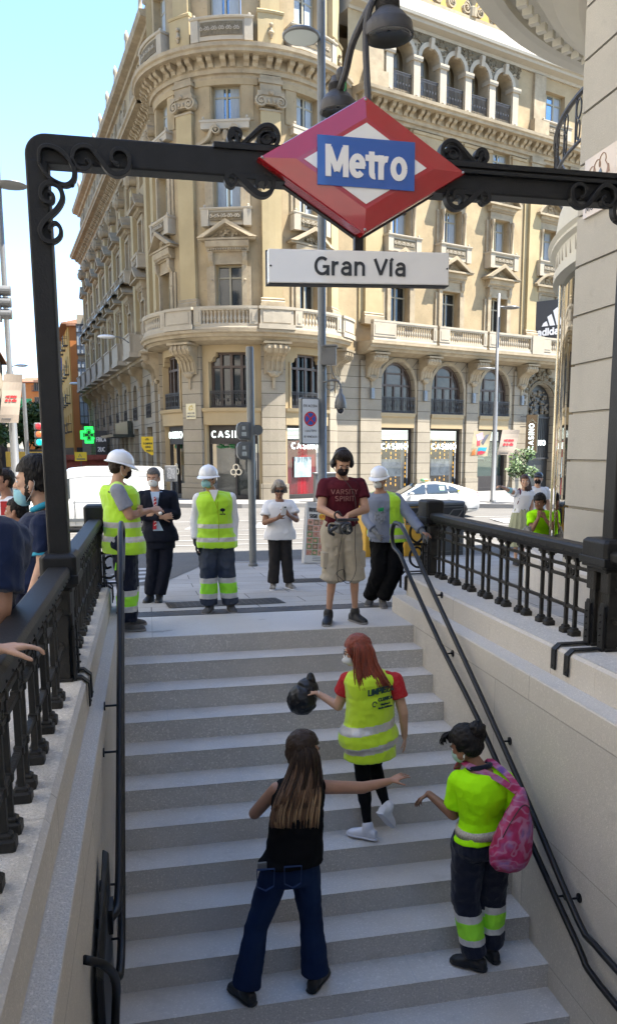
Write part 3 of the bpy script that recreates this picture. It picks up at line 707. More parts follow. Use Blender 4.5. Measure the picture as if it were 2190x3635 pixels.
# ================================================================ MAIN CORNER BUILDING
m_plas = mat('ochre_render', (.355,.278,.165), .9, col2=(.295,.222,.13), vs=.9, bump=.35, bs=12, dirt=.32)
m_plas2 = mat('yellow_pilaster_render', (.37,.295,.168), .88, col2=(.315,.245,.13), vs=.7, bump=.2, bs=10, dirt=.14)
m_trim = mat('carved_cream_stone', (.37,.305,.205), .85, col2=(.26,.205,.135), vs=2.2, bump=.3, bs=25, dirt=.38)
m_trimw = mat('pale_balcony_stone', (.38,.33,.25), .85, var=.12, vs=2, bump=.25, bs=20, dirt=.2)
m_rust = joints(mat('rusticated_granite', (.32,.275,.205), .88, var=.16, vs=1.6, bump=.35, bs=30, speck=.12, ss=40, dirt=.2), 40, .62, 0, .02, .35, 'XZ')
m_cream = mat('cream_render_base', (.37,.285,.165), .85, var=.1, vs=1.5, dirt=.1)
m_relief = mat('dark_carving', (.17,.138,.09), .9, var=.4, vs=9, bump=.4, bs=30)
m_wfr = mat('window_frame_olive', (.30,.27,.19), .6, var=.15, vs=6)
m_wfrd = mat('window_frame_brown', (.07,.045,.032), .5, var=.3, vs=6)
m_glb = mat('sky_reflecting_glass', (.26,.36,.46), .04, .75, var=.25, vs=.6, spec=1, bump=.03, bs=1.2)
m_gld = mat('dark_window_glass', (.015,.02,.022), .05, .0, spec=.6, coat=.25, var=.4, vs=1.2, bump=.04, bs=1.5)
m_curt = mat('pale_curtain', (.33,.37,.40), .9, var=.25, vs=9, stretch=(4,4,.3))
m_grille = mat('wrought_iron', (.035,.033,.032), .5, var=.3)
m_flash = mat('zinc_flashing', (.20,.22,.235), .5, .3, var=.15)
m_neon = mat('lit_white_letters', (.80,.90,.86), .4, emit=.24)
m_shopfr = mat('shopfront_bronze', (.030,.024,.020), .65, .0, var=.2)
CCX, CCY, RW = 6.1, 49.6, 5.0
def rot_map(p):
    a = p[0]/RW; r = RW-p[1]; return (CCX+r*sin(a), CCY-r*cos(a), p[2])
nx_, ny_ = .355, -.935; l_ = sqrt(nx_*nx_+ny_*ny_); NR = Vector((nx_/l_, ny_/l_, 0)); TR = Vector((-NR.y, NR.x, 0))
right_map = frame(Vector((CCX,CCY,0))+NR*3.9, TR, -NR)
NL = Vector((-.986,-.165,0)).normalized(); TL = Vector((-.165,.986,0)).normalized()
# for the left side x runs away from the corner; keep x decreasing with distance so that +x is to the viewer's right
left_map = frame((1.3,50.6,0), -TL, -NL)
main = thing('corner_building', (6, 50, -.85), 'ornate ochre stone corner building with a round turret, balustrades and casino shops', 'building')
PD = pi/180*RW
RZ = dict(c=1)
def at_x(mp, x): return (lambda p: mp((p[0]+x, p[1], p[2])))
def relief(mb, x0, x1, z0, z1, y, n, r=.07, seed=0):
    rnd = random.Random(seed)
    for i in range(n):
        x = rnd.uniform(x0, x1); z = rnd.uniform(z0, z1); q = r*rnd.uniform(.5, 1.15)
        mb.ell((x, y, z), (q, q*.7, q*rnd.uniform(.6,1.3)), 6, 4)
def volute(mb, cx, cz, r, y0, y1, d=1, w=.3, turns=1.6, a0=pi/2):
    n = 18; pts = spiral(cx, cz, r, r*.2, a0, -d*turns, n); mb.flat(pts, [r*w*(1-.5*i/n) for i in range(n+1)], y0, y1)
    mb.ell((cx, y0, cz), (r*.22, r*.2, r*.22), 6, 4)
def baluster_prof(h, r=.075): return [(r*.95,0),(r*.95,h*.08),(r*.55,h*.12),(r*.6,h*.2),(r*1.0,h*.36),(r*.85,h*.48),(r*.42,h*.66),(r*.5,h*.80),(r*.8,h*.86),(r*.9,h*.92),(r*.9,h)]
NB = [0]
def balustrade(mp, curved, x0, x1, z0, z1, y, par, n, dado=()):
    mb = MB(mp, curved); h = z1-z0
    mb.sweep(x0, x1, [(y-.16,z0),(y+.14,z0),(y+.14,z0+h*.24),(y-.12,z0+h*.24),(y-.12,z0+h*.1),(y-.16,z0+h*.08)])
    mb.sweep(x0, x1, [(y-.13,z1-h*.18),(y+.13,z1-h*.18),(y+.16,z1-h*.10),(y+.16,z1),(y-.16,z1),(y-.16,z1-h*.10)])
    for a, b in dado: mb.sweep(a, b, [(y-.15,z0+h*.2),(y+.14,z0+h*.2),(y+.14,z1-h*.12),(y-.15,z1-h*.12)]); mb.sweep(a+.1, b-.1, [(y-.17,z0+h*.32),(y-.14,z0+h*.32),(y-.14,z1-h*.25),(y-.17,z1-h*.25)])
    mb.build('balustrade_rail', m_trimw, par)
    mb = MB(mp)
    hb = h*.60
    for i in range(n):
        x = x0+(x1-x0)*(i+.5)/n
        if any(a-.05 < x < b+.05 for a, b in dado): continue
        q = mb
        if NB[0] < 100: NB[0] += 1; q = MB(mp)
        q.smooth = True; q.lathe((x, y, z0+h*.23), baluster_prof(hb), 8, caps=False)
        if q is not mb: q.build('baluster', m_trimw, par)
    o = mb.build('far_balusters', m_trimw, par)
    if o: o['kind'] = 'stuff'
def win(mp, xc, z0, z1, w, par, y=.38, fr=m_wfr, gl=m_glb, mull=1, trans=.72, curt=True, name='window'):
    """casement window in an opening; the pane is its own sub-part"""
    mb = MB(mp); f = .07; a, b = xc-w/2, xc+w/2
    mb.box(a, b, y-.05, y+.05, z0, z0+f); mb.box(a, b, y-.05, y+.05, z1-f, z1); mb.box(a, a+f, y-.049, y+.05, z0+f, z1-f); mb.box(b-f, b, y-.049, y+.05, z0+f, z1-f)
    if trans: zt = z0+(z1-z0)*trans; mb.box(a+f, b-f, y-.045, y+.05, zt-.04, zt+.04)
    for k in range(mull):
        x = a+(k+1)*w/(mull+1); mb.box(x-.055, x+.055, y-.047, y+.05, z0+f, z1-f)
    o = mb.build(name, fr, par)
    p = MB(mp); p.face([(a+f*.5,y+.02,z0+f*.5),(b-f*.5,y+.02,z0+f*.5),(b-f*.5,y+.02,z1-f*.5),(a+f*.5,y+.02,z1-f*.5)]); p.build('pane', gl, o)
    if curt:
        c = MB(mp); n = 14
        for s0, s1 in ((a+f, xc-.12*w), (xc+.12*w, b-f)):
            pts = [(s0+(s1-s0)*i/n, y+.012-(.006 if i % 2 else 0)) for i in range(n+1)]
            for (p0,q0),(p1,q1) in zip(pts, pts[1:]): c.face([(p0,q0,z0+f),(p1,q1,z0+f),(p1,q1,z1-f),(p0,q0,z1-f)])
        c.build('curtain', m_curt, o)
    return o
def console(mp, xc, z1, h, w, d, par, y=0):
    """big scroll bracket: side profile extruded along x"""
    mb = MB(mp); 
    pr = [(y,z1-h),(y-.12*d,z1-h),(y-.22*d,z1-h*.8),(y-.28*d,z1-h*.6),(y-.5*d,z1-h*.45),(y-.85*d,z1-h*.36),(y-1.0*d,z1-h*.22),(y-.98*d,z1-h*.10),(y-.85*d,z1-.06*h),(y,z1-.06*h)]
    mb.sweep(xc-w/2, xc+w/2, pr)
    for k in range(4):
        x = xc-w/2+w*(k+.5)/4; q = [(a-.03 if i not in (0,9) else a, b) for i, (a, b) in enumerate(pr)]; mb.sweep(x-w*.05, x+w*.05, q)
    mb.sweep(xc-w*.62, xc+w*.62, [(y,z1-.07*h),(y-1.08*d,z1-.07*h),(y-1.1*d,z1),(y,z1)])
    for s in (-1, 1):
        mm = (lambda s: (lambda p: mp((xc+s*(w/2+.02)+p[1]*s, y+p[0]-.80*d, p[2]))))(s)
        m2 = MB(mm); m2.ext([(.18*d*cos(t*pi/5), z1-h*.22+.18*d*sin(t*pi/5)) for t in range(10)], -.04, .05); join(mb, m2)
        m2 = MB(mm); m2.ext([(.09*d*cos(t*pi/4), z1-h*.22+.09*d*sin(t*pi/4)) for t in range(8)], .05, .08); join(mb, m2)
    # pendant mask below
    mb.ell((xc, y-.16, z1-h-.02), (w*.30,.16,.17), 8, 6); mb.box(xc-w*.38, xc+w*.38, y-.2, y, z1-h*1.02+.05, z1-h*.90)
    mb.ell((xc-w*.22, y-.2, z1-h+.03), (w*.13,.1,.08), 6, 4); mb.ell((xc+w*.22, y-.2, z1-h+.03), (w*.13,.1,.08), 6, 4)
    mb.box(xc-.07, xc+.07, y-.12, y, z1-h-.75, z1-h-.15)
    mb.build('console_bracket', m_trim, par)
def small_console(mb, mp, xc, z0, z1, w=.2, d=.3):
    h = z1-z0; pr = [(0,z0),(-.08,z0),(-.12,z0+.3*h),(-.16,z0+.5*h),(-d*.9,z0+.66*h),(-d,z0+.8*h),(-d*.95,z1),(0,z1)]
    mb.sweep(xc-w/2, xc+w/2, pr); mb.ell((xc,-.12,z0-.02), (w*.4,.09,.1), 6, 4); mb.box(xc-w*.55, xc+w*.55, -d*1.05, 0, z1-.05, z1-.001)
def pediment(mp, xc, z0, w, h, d, par, kind='tri'):
    mb = MB(mp); a = w/2
    if kind == 'tri':
        mb.ext([(-a+xc,z0),(a+xc,z0),(a+xc,z0+.10),(xc-a,z0+.10)], -d, 0)
        t = .16
        for s in (-1, 1):
            q = [(xc+s*(a+.06),z0+.10),(xc,z0+h),(xc,z0+h-t*1.3),(xc+s*(a-.30),z0+.10)]
            mb.ext(q if s > 0 else q[::-1], -d-.06, 0)
        mb.ext([(xc-a+.3,z0+.10),(xc+a-.3,z0+.10),(xc,z0+h-t)], -.16, 0)
        relief(mb, xc-a*.42, xc+a*.42, z0+.16, z0+h*.45, -.19, 14, .07, int(xc*10)); relief(mb, xc-.12, xc+.12, z0+h*.3, z0+h*.62, -.2, 4, .10, 3)
    elif kind == 'seg':
        n = 12; R = [(xc-a+2*a*i/n, z0+.08+h*.8*sin(pi*i/n)**.8) for i in range(n+1)]
        mb.flat(R, .15, -d, 0); mb.ext([(xc-a,z0-.02),(xc+a,z0-.02),(xc+a,z0+.10),(xc-a,z0+.10)], -d+.003, 0)
        mb.ext([(x, z) for x, z in R], -.14, 0); relief(mb, xc-a*.55, xc+a*.55, z0+.18, z0+h*.62, -.17, 16, .08, int(xc*7)); relief(mb, xc-.14, xc+.14, z0+h*.45, z0+h*.85, -.2, 5, .13, 5)
    else:   # broken scroll pediment
        mb.ext([(xc-a,z0),(xc+a,z0),(xc+a,z0+.09),(xc-a,z0+.09)], -d, 0)
        for s in (-1, 1):
            pts = [(xc+s*a*1.02,z0+.12),(xc+s*a*.8,z0+.2),(xc+s*a*.58,z0+.42),(xc+s*a*.42,z0+h*.78),(xc+s*a*.26,z0+h*.86)]
            q = [(p.x, p.z) for p in cr([(x,0,z) for x, z in pts], 4)]; mb.flat(q, .13, -d*.9, 0); volute(mb, xc+s*a*.28, z0+h*.68, .2*h, -d*.9, 0, s)
            mb.ext([(xc+s*a*.95,z0+.09),(xc+s*.15,z0+.09),(xc+s*.15,z0+h*.6),(xc+s*a*.42,z0+h*.6),(xc+s*a*.6,z0+.35)][::(1 if s < 0 else -1)], -.10, 0)
            relief(mb, min(xc+s*a*.75,xc+s*.2), max(xc+s*a*.75,xc+s*.2), z0+.14, z0+h*.35, -.13, 9, .07, 9+s)
        mb.ell((xc,-.16,z0+h*.52), (.17,.12,.28), 10, 6); mb.ell((xc,-.15,z0+h*1.0), (.13,.1,.12), 8, 5); relief(mb, xc-.2, xc+.2, z0+.12, z0+h*.3, -.16, 6, .09, 4)
    mb.build('pediment', [m_trim], par)
def surround(mp, xc, z0, z1, w, par, ent=1.0, consoles=True, d=.16, top=None):
    """jambs + entablature around an opening"""
    mb = MB(mp); j = .26
    for s in (-1, 1):
        a, b = sorted((xc+s*w/2, xc+s*(w/2+j))); mb.box(a, b, -d, 0, z0, z1)
        a, b = sorted((xc+s*(w/2+j), xc+s*(w/2+j+.2))); mb.box(a, b, -d*.5, 0, z0, z1-.1)
    W = w/2+j
    mb.box(xc-W, xc+W, -d-.003, 0, z1, z1+.14); mb.box(xc-W+.05, xc+W-.05, -d+.04, 0, z1+.14, z1+ent*.55)
    mb.sweep(xc-W-.1, xc+W+.1, [(0,z1+ent*.55),(-.26,z1+ent*.55),(-.30,z1+ent*.68),(-.40,z1+ent*.75),(-.44,z1+ent),(0,z1+ent)])
    for i in range(int((2*W)/.12)): x = xc-W+.03+i*.12; mb.box(x, x+.06, -.32, -.2, z1+ent*.60, z1+ent*.68)
    if consoles:
        for s in (-1, 1): small_console(mb, mp, xc+s*(w/2+j*.55), z1-.75, z1+ent*.55, .22, .34)
    mb.build('window_surround', m_trim, par)
def balconette(mp, xc, z0, z1, w, d, par, curved=0, top_open=False):
    mb = MB(mp, curved); a, b = xc-w/2, xc+w/2
    mb.box(a+.08, b-.08, -d+.06, 0, z0, z1-.12); mb.sweep(a-.06, b+.06, [(0,z1-.12),(-d-.02,z1-.12),(-d-.06,z1-.06),(-d-.06,z1),(0,z1)])
    mb.box(a-.02, a+.34, -d, -.01, z0-.05, z1-.12); mb.box(b-.34, b+.02, -d, -.01, z0-.05, z1-.12)
    mb.mi = 1; mb.box(a+.42, b-.42, -d+.03, -d+.08, z0+.2, z1-.24); mb.mi = 0
    rnd = random.Random(int(xc*13))
    for k in range(int((w-.9)/.16)):
        x = a+.5+k*.16; volute(mb, x, (z0+z1)/2-.02, .09, -d-.0, -d+.06, 1 if k % 2 else -1, .4, 1.2)
    for s in (a+.12, b-.12): mb.ell((s,-d+.1,z1+.08), (.07,.07,.09), 6, 5); mb.ell((s,-d+.1,z1+.02), (.09,.09,.03), 6, 4)
    mb.build('balconette', [m_trimw, m_relief], par)
def pilaster(mp, xc, w, d, par, z0=9.0, z1=18.5, curved=0, cap=True, m_=None):
    mb = MB(mp, curved); a, b = xc-w/2, xc+w/2
    mb.box(a, b, -d, 0, z0+.55, z1); mb.build('pilaster', m_ or m_plas2, par)
    mb = MB(mp, curved)
    mb.box(a-.14, b+.14, -d-.14, 0, z0-.1, z0+.25); mb.sweep(a-.1, b+.1, [(0,z0+.25),(-d-.12,z0+.25),(-d-.12,z0+.36),(-d-.05,z0+.42),(-d-.07,z0+.5),(-d-.01,z0+.56),(0,z0+.56)])
    mb.build('pilaster_base', m_trim, par)
    if cap:
        mb = MB(mp)
        mb.box(a-.04, b+.04, -d-.05, 0, z1, z1+.10)
        for s in (-1, 1):
            cx = xc+s*(w*.48); pts = spiral(cx, z1+.42, .29, .06, pi/2, -s*1.7, 20)
            mb.flat(pts, .085, -d-.17, -.02); mb.ell((cx,-d-.15,z1+.42), (.07,.06,.07), 6, 4); mb.ext([(cx+.27*cos(t*pi/6), z1+.42+.27*sin(t*pi/6)) for t in range(12)], -d-.10, -.02)
        mb.box(a+.05, b-.05, -d-.12, 0, z1+.30, z1+.62); mb.box(a-.16, b+.16, -d-.18, 0, z1+.70, z1+.86); mb.box(a-.05, b+.05, -d-.10, 0, z1+.60, z1+.70)
        for k in range(4): x = a+.15+k*(w-.3)/3; mb.ell((x,-d-.13,z1+.44), (.07,.05,.12), 6, 4)
        mb.ell((xc,-d-.18,z1+.80), (.13,.08,.12), 6, 5)
        mb.box(a-.02, b+.02, -d-.02, 0, z1+.86, 20.15); mb.box(a-.1, b+.1, -d-.10, 0, 19.78, 19.95)
        mb.build('ionic_capital', m_trim, par)
def cornice(mp, curved, x0, x1, par, z=20.0, proj=1.05, mod=.55, dz=1.0, zscale=1):
    mb = MB(mp, curved)
    mb.sweep(x0, x1, [(0,z+.0),(-.08,z),(-.10,z+.15),(-.14,z+.17),(-.14,z+.19),(-.24,z+.19),(-.26,z+.38),(-.34,z+.42),(-.34,z+.85),(-proj,z+.85),(-proj-.02,z+.98),(-proj-.12,z+1.04),(-proj-.14,z+1.2),(0,z+1.28)])
    n = int((x1-x0)/.115)
    for i in range(n): x = x0+(i+.2)*(x1-x0)/n; mb.box(x, x+.06, -.24, -.12, z+.185, z+.32)
    mb.build('cornice', m_trim, par)
    mb = MB(mp); n = max(1, int(round((x1-x0)/1.02)))
    for i in range(n):
        for q in (-.2, .2):
            if mp is not left_map: mb = MB(mp)
            x = x0+(i+.5)*(x1-x0)/n+q; mb.sweep(x-.12, x+.12, [(-.3,z+.40),(-.42,z+.42),(-.5,z+.55),(-.70,z+.62),(-.78,z+.72),(-.76,z+.84),(-.3,z+.84)])
            mb.box(x-.14, x+.14, -.80, -.3, z+.80, z+.848)
            if mp is not left_map: mb.build('modillion', m_trim, par)
    if mp is left_map: mb.build('far_modillions', m_trim, par)['kind'] = 'stuff'
def grille(mp, curved, x0, x1, z0, z1, y, par, step=.11, name='balcony_railing', m_=None):
    mb = MB(mp, curved); mb.box(x0, x1, y-.02, y+.02, z1-.04, z1); mb.box(x0, x1, y-.02, y+.02, z0, z0+.04); mb.box(x0, x1, y-.012, y+.012, z1-.16, z1-.14); mb.box(x0, x1, y-.012, y+.012, z0+.14, z0+.16)
    n = int((x1-x0)/step)
    for i in range(n+1):
        x = x0+(x1-x0)*i/n; mb.box(x-.011, x+.011, y-.011, y+.011, z0+.04, z1-.04)
        if i < n:
            xm = x+(x1-x0)/n/2; mb.ell((xm,y,z1-.09), (.03,.012,.03), 6, 4); mb.ell((xm,y,z0+.09), (.03,.012,.03), 6, 4)
            if i % 2: mb.ell((xm,y,(z0+z1)/2), (.035,.014,.09), 6, 4)
    mb.build(name, m_ or m_grille, par)
def shop(mp, xc, w, z0, z1, par, kind, sign_z=None, curved=0):
    """ground floor shop opening"""
    y = .35; a, b = xc-w/2, xc+w/2
    mb = MB(mp, curved); mb.box(a, b, y-.1, y+.1, z1-.10, z1); mb.box(a, a+.09, y-.1, y+.1, z0, z1-.1); mb.box(b-.09, b, y-.1, y+.1, z0, z1-.1); mb.box(a+.09, b-.09, y-.1, y+.1, z0, z0+.22)
    zl = z1-.75 if kind not in ('door', 'arch') else z1-.95
    mb.box(a+.09, b-.09, y-.12, y+.1, zl-.04, zl+.04)
    if kind != 'door':
        for k in range(9): zz = zl+.06+k*(z1-.14-zl)/9; mb.box(a+.09, b-.09, y-.05+(k%2)*.0, y+.0, zz, zz+.045)
    else: mb.box(a+.09, b-.09, y-.09, y, zl+.04, z1-.1); mb.box(xc+.1, xc+.2, y-.1, y+.1, z0+.2, zl)
    o = mb.build('shopfront', m_shopfr, par)
    g = MB(mp, curved)
    if kind == 'gold':
        g.box(a+.09, b-.09, y+.22, y+.26, z0+.2, zl)
        g.build('strip_curtain', mat('brown_strip_curtain', (.10,.055,.02), .5, .3, var=.6, vs=5, stretch=(6,6,.5)), o)
        s = MB(mp); 
        for i in range(7):
            for j in range(11):
                if (i*7+j*3) % 5 == 0: continue
                x = a+.2+i*(w-.4)/6; z = z0+.45+j*(zl-z0-.6)/10+(.1 if i % 2 else 0); s.box(x-.03, x+.03, y+.20, y+.215, z, z+.15)
        s.build('strip_lights', mat('amber_strip_light', (.9,.45,.05), .4, emit=.35), o)
        s = MB(mp); s.box(xc-.85, xc+.65, y+.08, y+.16, z0+1.05, z0+2.1); s.build('screen', mat('poster_screen', (.07,.10,.13), .25, col2=(.30,.36,.42), vs=2.2, coat=.5), o)
        s = MB(mp); s.box(xc+.70, xc+.95, y+.12, y+.2, z0+.3, zl); s.build('display_post', mat('grey_display', (.25,.25,.24), .6), o)
    elif kind == 'red':
        n = 46; pts = [(a+.09+(w-.18)*i/n, y+.2+(.04 if i % 2 else 0)) for i in range(n+1)]
        for (p0,q0),(p1,q1) in zip(pts, pts[1:]): g.face([(p0,q0,z0+.2),(p1,q1,z0+.2),(p1,q1,zl),(p0,q0,zl)])
        g.build('red_curtain', mat('red_velvet', (.60,.02,.04), .8, var=.4, vs=3, stretch=(5,5,.4)), o)
        s = MB(mp); s.box(xc-.75, xc+.6, y+.08, y+.16, z0+1.15, z0+2.25); s.build('screen', mat('poster_screen_pale', (.14,.20,.21), .25, col2=(.36,.45,.46), vs=2.0, coat=.5), o)
    elif kind == 'green':
        g.box(a+.09, b-.09, y+.14, y+.16, z0+.95, zl); g.build('frosted_pane', mat('green_frosted_glass', (.10,.17,.13), .35, var=.2, vs=1, coat=.5), o)
        g = MB(mp); g.box(a+.09, b-.09, y+.02, y+.14, z0+.2, z0+.95); g.build('stall_riser', m_shopfr, o)
        ml = mat('pale_green_letters', (.30,.42,.34), .5)
        for q, (t_, zz, hh) in enumerate((('CASINO', z0+2.72, .30), ('GRAN VIA', z0+2.32, .26), ('MADRID', z0+1.98, .18))):
            tm = stext(t_, hh, (lambda zz: (lambda p: mp((xc+.35+p[0], y+.12+p[1], zz+p[2]))))(zz), .004, .15); tm.build('glass_lettering', ml, o)
        s = MB(mp); s.flat([(xc-1.0,z0+1.9),(xc-.9,z0+2.5),(xc-.6,z0+2.95),(xc-.35,z0+2.5),(xc-.3,z0+1.9)], .04, y+.11, y+.13); s.flat([(xc-.95,z0+2.1),(xc-.3,z0+2.1)], .12, y+.11, y+.13); s.build('glass_emblem', ml, o)
    elif kind == 'door':
        g.box(a+.09, b-.09, y+.5, y+.54, z0, zl); g.build('interior', mat('dim_interior', (.045,.05,.045), .3, col2=(.13,.15,.13), vs=1.6, coat=.8), o)
        s = MB(mp)
        rnd = random.Random(4)
        for k in range(22): x = rnd.uniform(a+.3, xc+.1) if k < 13 else rnd.uniform(xc+.25, b-.2); s.ell((x, y+.2, zl-.12+rnd.uniform(-.12,.06)), (.14,.1,.08), 6, 4)
        s.build('hanging_greenery', mat('shop_greenery', (.02,.16,.05), .6, var=.4), o)
        s = MB(mp); cz = z0+1.55; cx = xc+.15
        for q in range(3):
            t = pi/2+q*2*pi/3; s.flat([(cx+.17*cos(t)+.15*cos(u*pi/8), cz+.17*sin(t)+.15*sin(u*pi/8)) for u in range(17)], .06, y-.16, y-.13)
        s.flat([(cx,cz),(cx-.03,cz-.25),(cx-.08,cz-.36)], .05, y-.16, y-.13); s.build('clover_handle', mat('brass_pale', (.62,.55,.42), .4, .3), o)
    s = MB(mp, curved)
    s.face([(a+.09,y+.06,z0+.2),(b-.09,y+.06,z0+.2),(b-.09,y+.06,zl),(a+.09,y+.06,zl)])
    gm = mat('shop_glass', (.02,.024,.024), .03, 0, spec=1, coat=1, alpha=.12 if kind != 'door' else .5)
    s.build('shop_pane', gm, o)
    return o
def sign_letters(mp, xc, z, h, par, s_='CASINO', y=-.0, wt=.2, m_=None):
    t = stext(s_, h, (lambda p: mp((xc+p[0], y+p[1], z+p[2]))), .04, .17, sp=.28); t.build('sign_lettering', m_ or m_neon, par)
# ------------------------------------------------ round turret
mp = rot_map; CV = .45
pil_a = [-95.5, -44.5, 6.3, 57.0]; win_a = [-70, -19, 32]
xs0, xs1 = -104*PD, 60*PD
holes = []
for a in win_a:
    x = a*PD; holes += [(x-1.2,x+1.2,4.0,6.85), (x-1.45,x+1.45,-.84,3.1), (x-.7,x+.7,9.05,11.2), (x-.7,x+.7,13.9,16.2), (x-.74,x+.74,18.05,19.75), (x-.85,x+.85,22.5,25.0)]
mb = MB(mp, CV); mb.wall(xs0, xs1, -.84, 7.4, [h for h in holes if h[3] < 7.4], .45); mb.build('turret_base_wall', m_cream, main)
mb = MB(mp, CV); mb.wall(xs0, xs1, 7.4, 20.1, [h for h in holes if 8 < h[2] < 19], .38); mb.build('turret_wall', m_plas, main)
mb = MB(mp, CV); mb.wall(xs0, xs1, 20.1, 30, [h for h in holes if h[2] > 21], .5); mb.build('turret_attic_wall', m_plas, main)
for a in pil_a:
    x = a*PD
    mb = MB(mp, CV); mb.box(x-.62, x+.62, -.22, 0, -.84, 7.3); mb.box(x-.72, x+.72, -.36, -.0, -.84, .0)
    mb.build('rusticated_pier', m_rust, main)
    pilaster(mp, x, .98, .26, main, curved=CV)
    console(mp, x, 7.28, 1.55, .95, .95, main, y=-.2)
    mb = MB(mp, CV); mb.box(x-.6, x+.6, -.42, 0, 21.3, 22.9); mb.sweep(x-.62, x+.62, [(0,22.9),(-.46,22.9),(-.5,23.0),(-.36,23.1),(0,23.1)]); mb.box(x-.45, x+.45, -.3, 0, 23.1, 30); mb.build('attic_pier', m_plas2, main)
    mb = MB(mp); mb.ell((x,-.5,22.0), (.08,.08,.3), 8, 6); mb.ell((x,-.52,22.35), (.1,.1,.1), 8, 6); mb.ell((x,-.52,22.0), (.14,.1,.1), 8, 6); mb.build('attic_ornament', m_trim, main)
for i, a in enumerate(win_a):
    x = a*PD
    # mezzanine opening with stepped shoulders
    mb = MB(mp, CV)
    for s in (-1, 1):
        q = [(x+s*1.2,6.85),(x+s*.78,6.85),(x+s*.80,6.66),(x+s*.95,6.60),(x+s*1.0,6.42),(x+s*1.2,6.34)]
        mb.ext(q if s > 0 else q[::-1], -.0, .4)
        mb.box(x+s*1.2-(0 if s > 0 else .1), x+s*1.2+(.1 if s > 0 else 0), -.07, 0, 4.0, 6.4)
    mb.sweep(x-1.55, x+1.55, [(0,3.12),(-.10,3.12),(-.12,3.75),(-.22,3.82),(-.26,3.98),(0,3.99)])
    mb.build('mezzanine_frame', m_cream, main)
    mz = MB(mp, CV); y = .34
    mz.box(x-1.2, x+1.2, y-.06, y+.06, 4.0, 4.12); mz.box(x-1.2, x+1.2, y-.06, y+.06, 6.74, 6.85); mz.box(x-1.2, x+1.2, y-.07, y+.06, 6.06, 6.18)
    for q in (-1.14, -.62, -.03, .55, 1.08): mz.box(x+q-.06, x+q+.08, y-.065, y+.06, 4.1, 6.76)
    o = mz.build('mezzanine_window', m_wfrd, main)
    p = MB(mp, CV); p.face([(x-1.2,y+.02,4.05),(x+1.2,y+.02,4.05),(x+1.2,y+.02,6.8),(x-1.2,y+.02,6.8)]); p.build('pane', m_gld, o)
    grille(mp, CV, x-1.22, x+1.22, 4.0, 4.88, .05, main)
    shop(mp, x, 2.85, -.84, 3.1, main, ('door', 'door', 'red')[i], curved=CV)
    sign_letters(mp, x+(-.2 if i == 1 else -.1), 2.62 if i < 2 else 2.02, .38 if i < 2 else .36, main, y=.22, m_=None)
    surround(mp, x, 9.0, 11.2, 1.4, main, 1.12); pediment(mp, x, 12.35, 2.75, .95, .55, main)
    win(mp, x, 9.05, 11.2, 1.4, main, gl=m_gld, curt=False)
    balconette(mp, x, 13.05, 13.9, 2.35, .5, main)
    surround(mp, x, 13.9, 16.2, 1.4, main, .55, False); pediment(mp, x, 16.8, 2.7, 1.1, .5, main, 'scroll')
    win(mp, x, 13.9, 16.2, 1.4, main)
    mb = MB(mp); mb.box(x-1.15, x+1.15, -.42, 0, 17.62, 18.0); mb.box(x-1.2, x+1.2, -.46, 0, 17.93, 18.05)
    for s in (-1.05, 1.05): mb.ell((x+s,-.34,18.14), (.07,.07,.09), 6, 5)
    mb.build('window_sill', m_trimw, main)
    win(mp, x, 18.05, 19.75, 1.46, main)
    mb = MB(mp, CV); mb.box(x-1.6, x+1.6, -.09, 0, 19.72, 20.0); mb.box(x-1.4, x-.8, -.05, 0, 18.1, 19.72); mb.box(x+.8, x+1.4, -.05, 0, 18.1, 19.72); mb.build('wall_panel', m_plas, main)
    balconette(mp, x, 21.5, 22.55, 2.7, .75, main, CV)
    win(mp, x, 22.5, 25.0, 1.6, main, y=.42)
mb = MB(mp, CV)
mb.sweep(xs0, xs1, [(0,7.22),(-.35,7.24),(-.80,7.36),(-.90,7.50),(-1.02,7.52),(-1.06,7.66),(-1.16,7.72),(-1.16,7.86),(0,7.9)]); mb.build('balcony_slab', m_trim, main)
dd_ = [(a*PD-.72, a*PD+.72) for a in pil_a]
for a, b in zip([xs0]+[d[1] for d in dd_], [d[0] for d in dd_]+[xs1]):
    if b-a > .6: balustrade(mp, CV, a+.1, b-.1, 7.88, 9.0, -.92, main, int((b-a-.3)/.165), dado=((a+.1,a+.45),(b-.45,b-.1)))
for a, b in dd_:
    mb = MB(mp, CV); mb.box(a, b, -1.12, -.7, 7.88, 8.86); mb.box(a-.05, b+.05, -1.18, -.66, 8.86, 9.0); mb.box(a+.12, b-.12, -1.15, -1.1, 8.2, 8.75); mb.box(a-.06, b+.06, -1.2, -.66, 7.88, 8.12); mb.build('balcony_pedestal', m_trimw, main)
cornice(mp, CV, xs0, xs1, main)
mb = MB(mp, CV); mb.sweep(xs0, xs1, [(-.0,21.25),(-.55,21.26),(-.6,21.5),(0,21.5)]); mb.build('attic_plinth', m_trim, main)
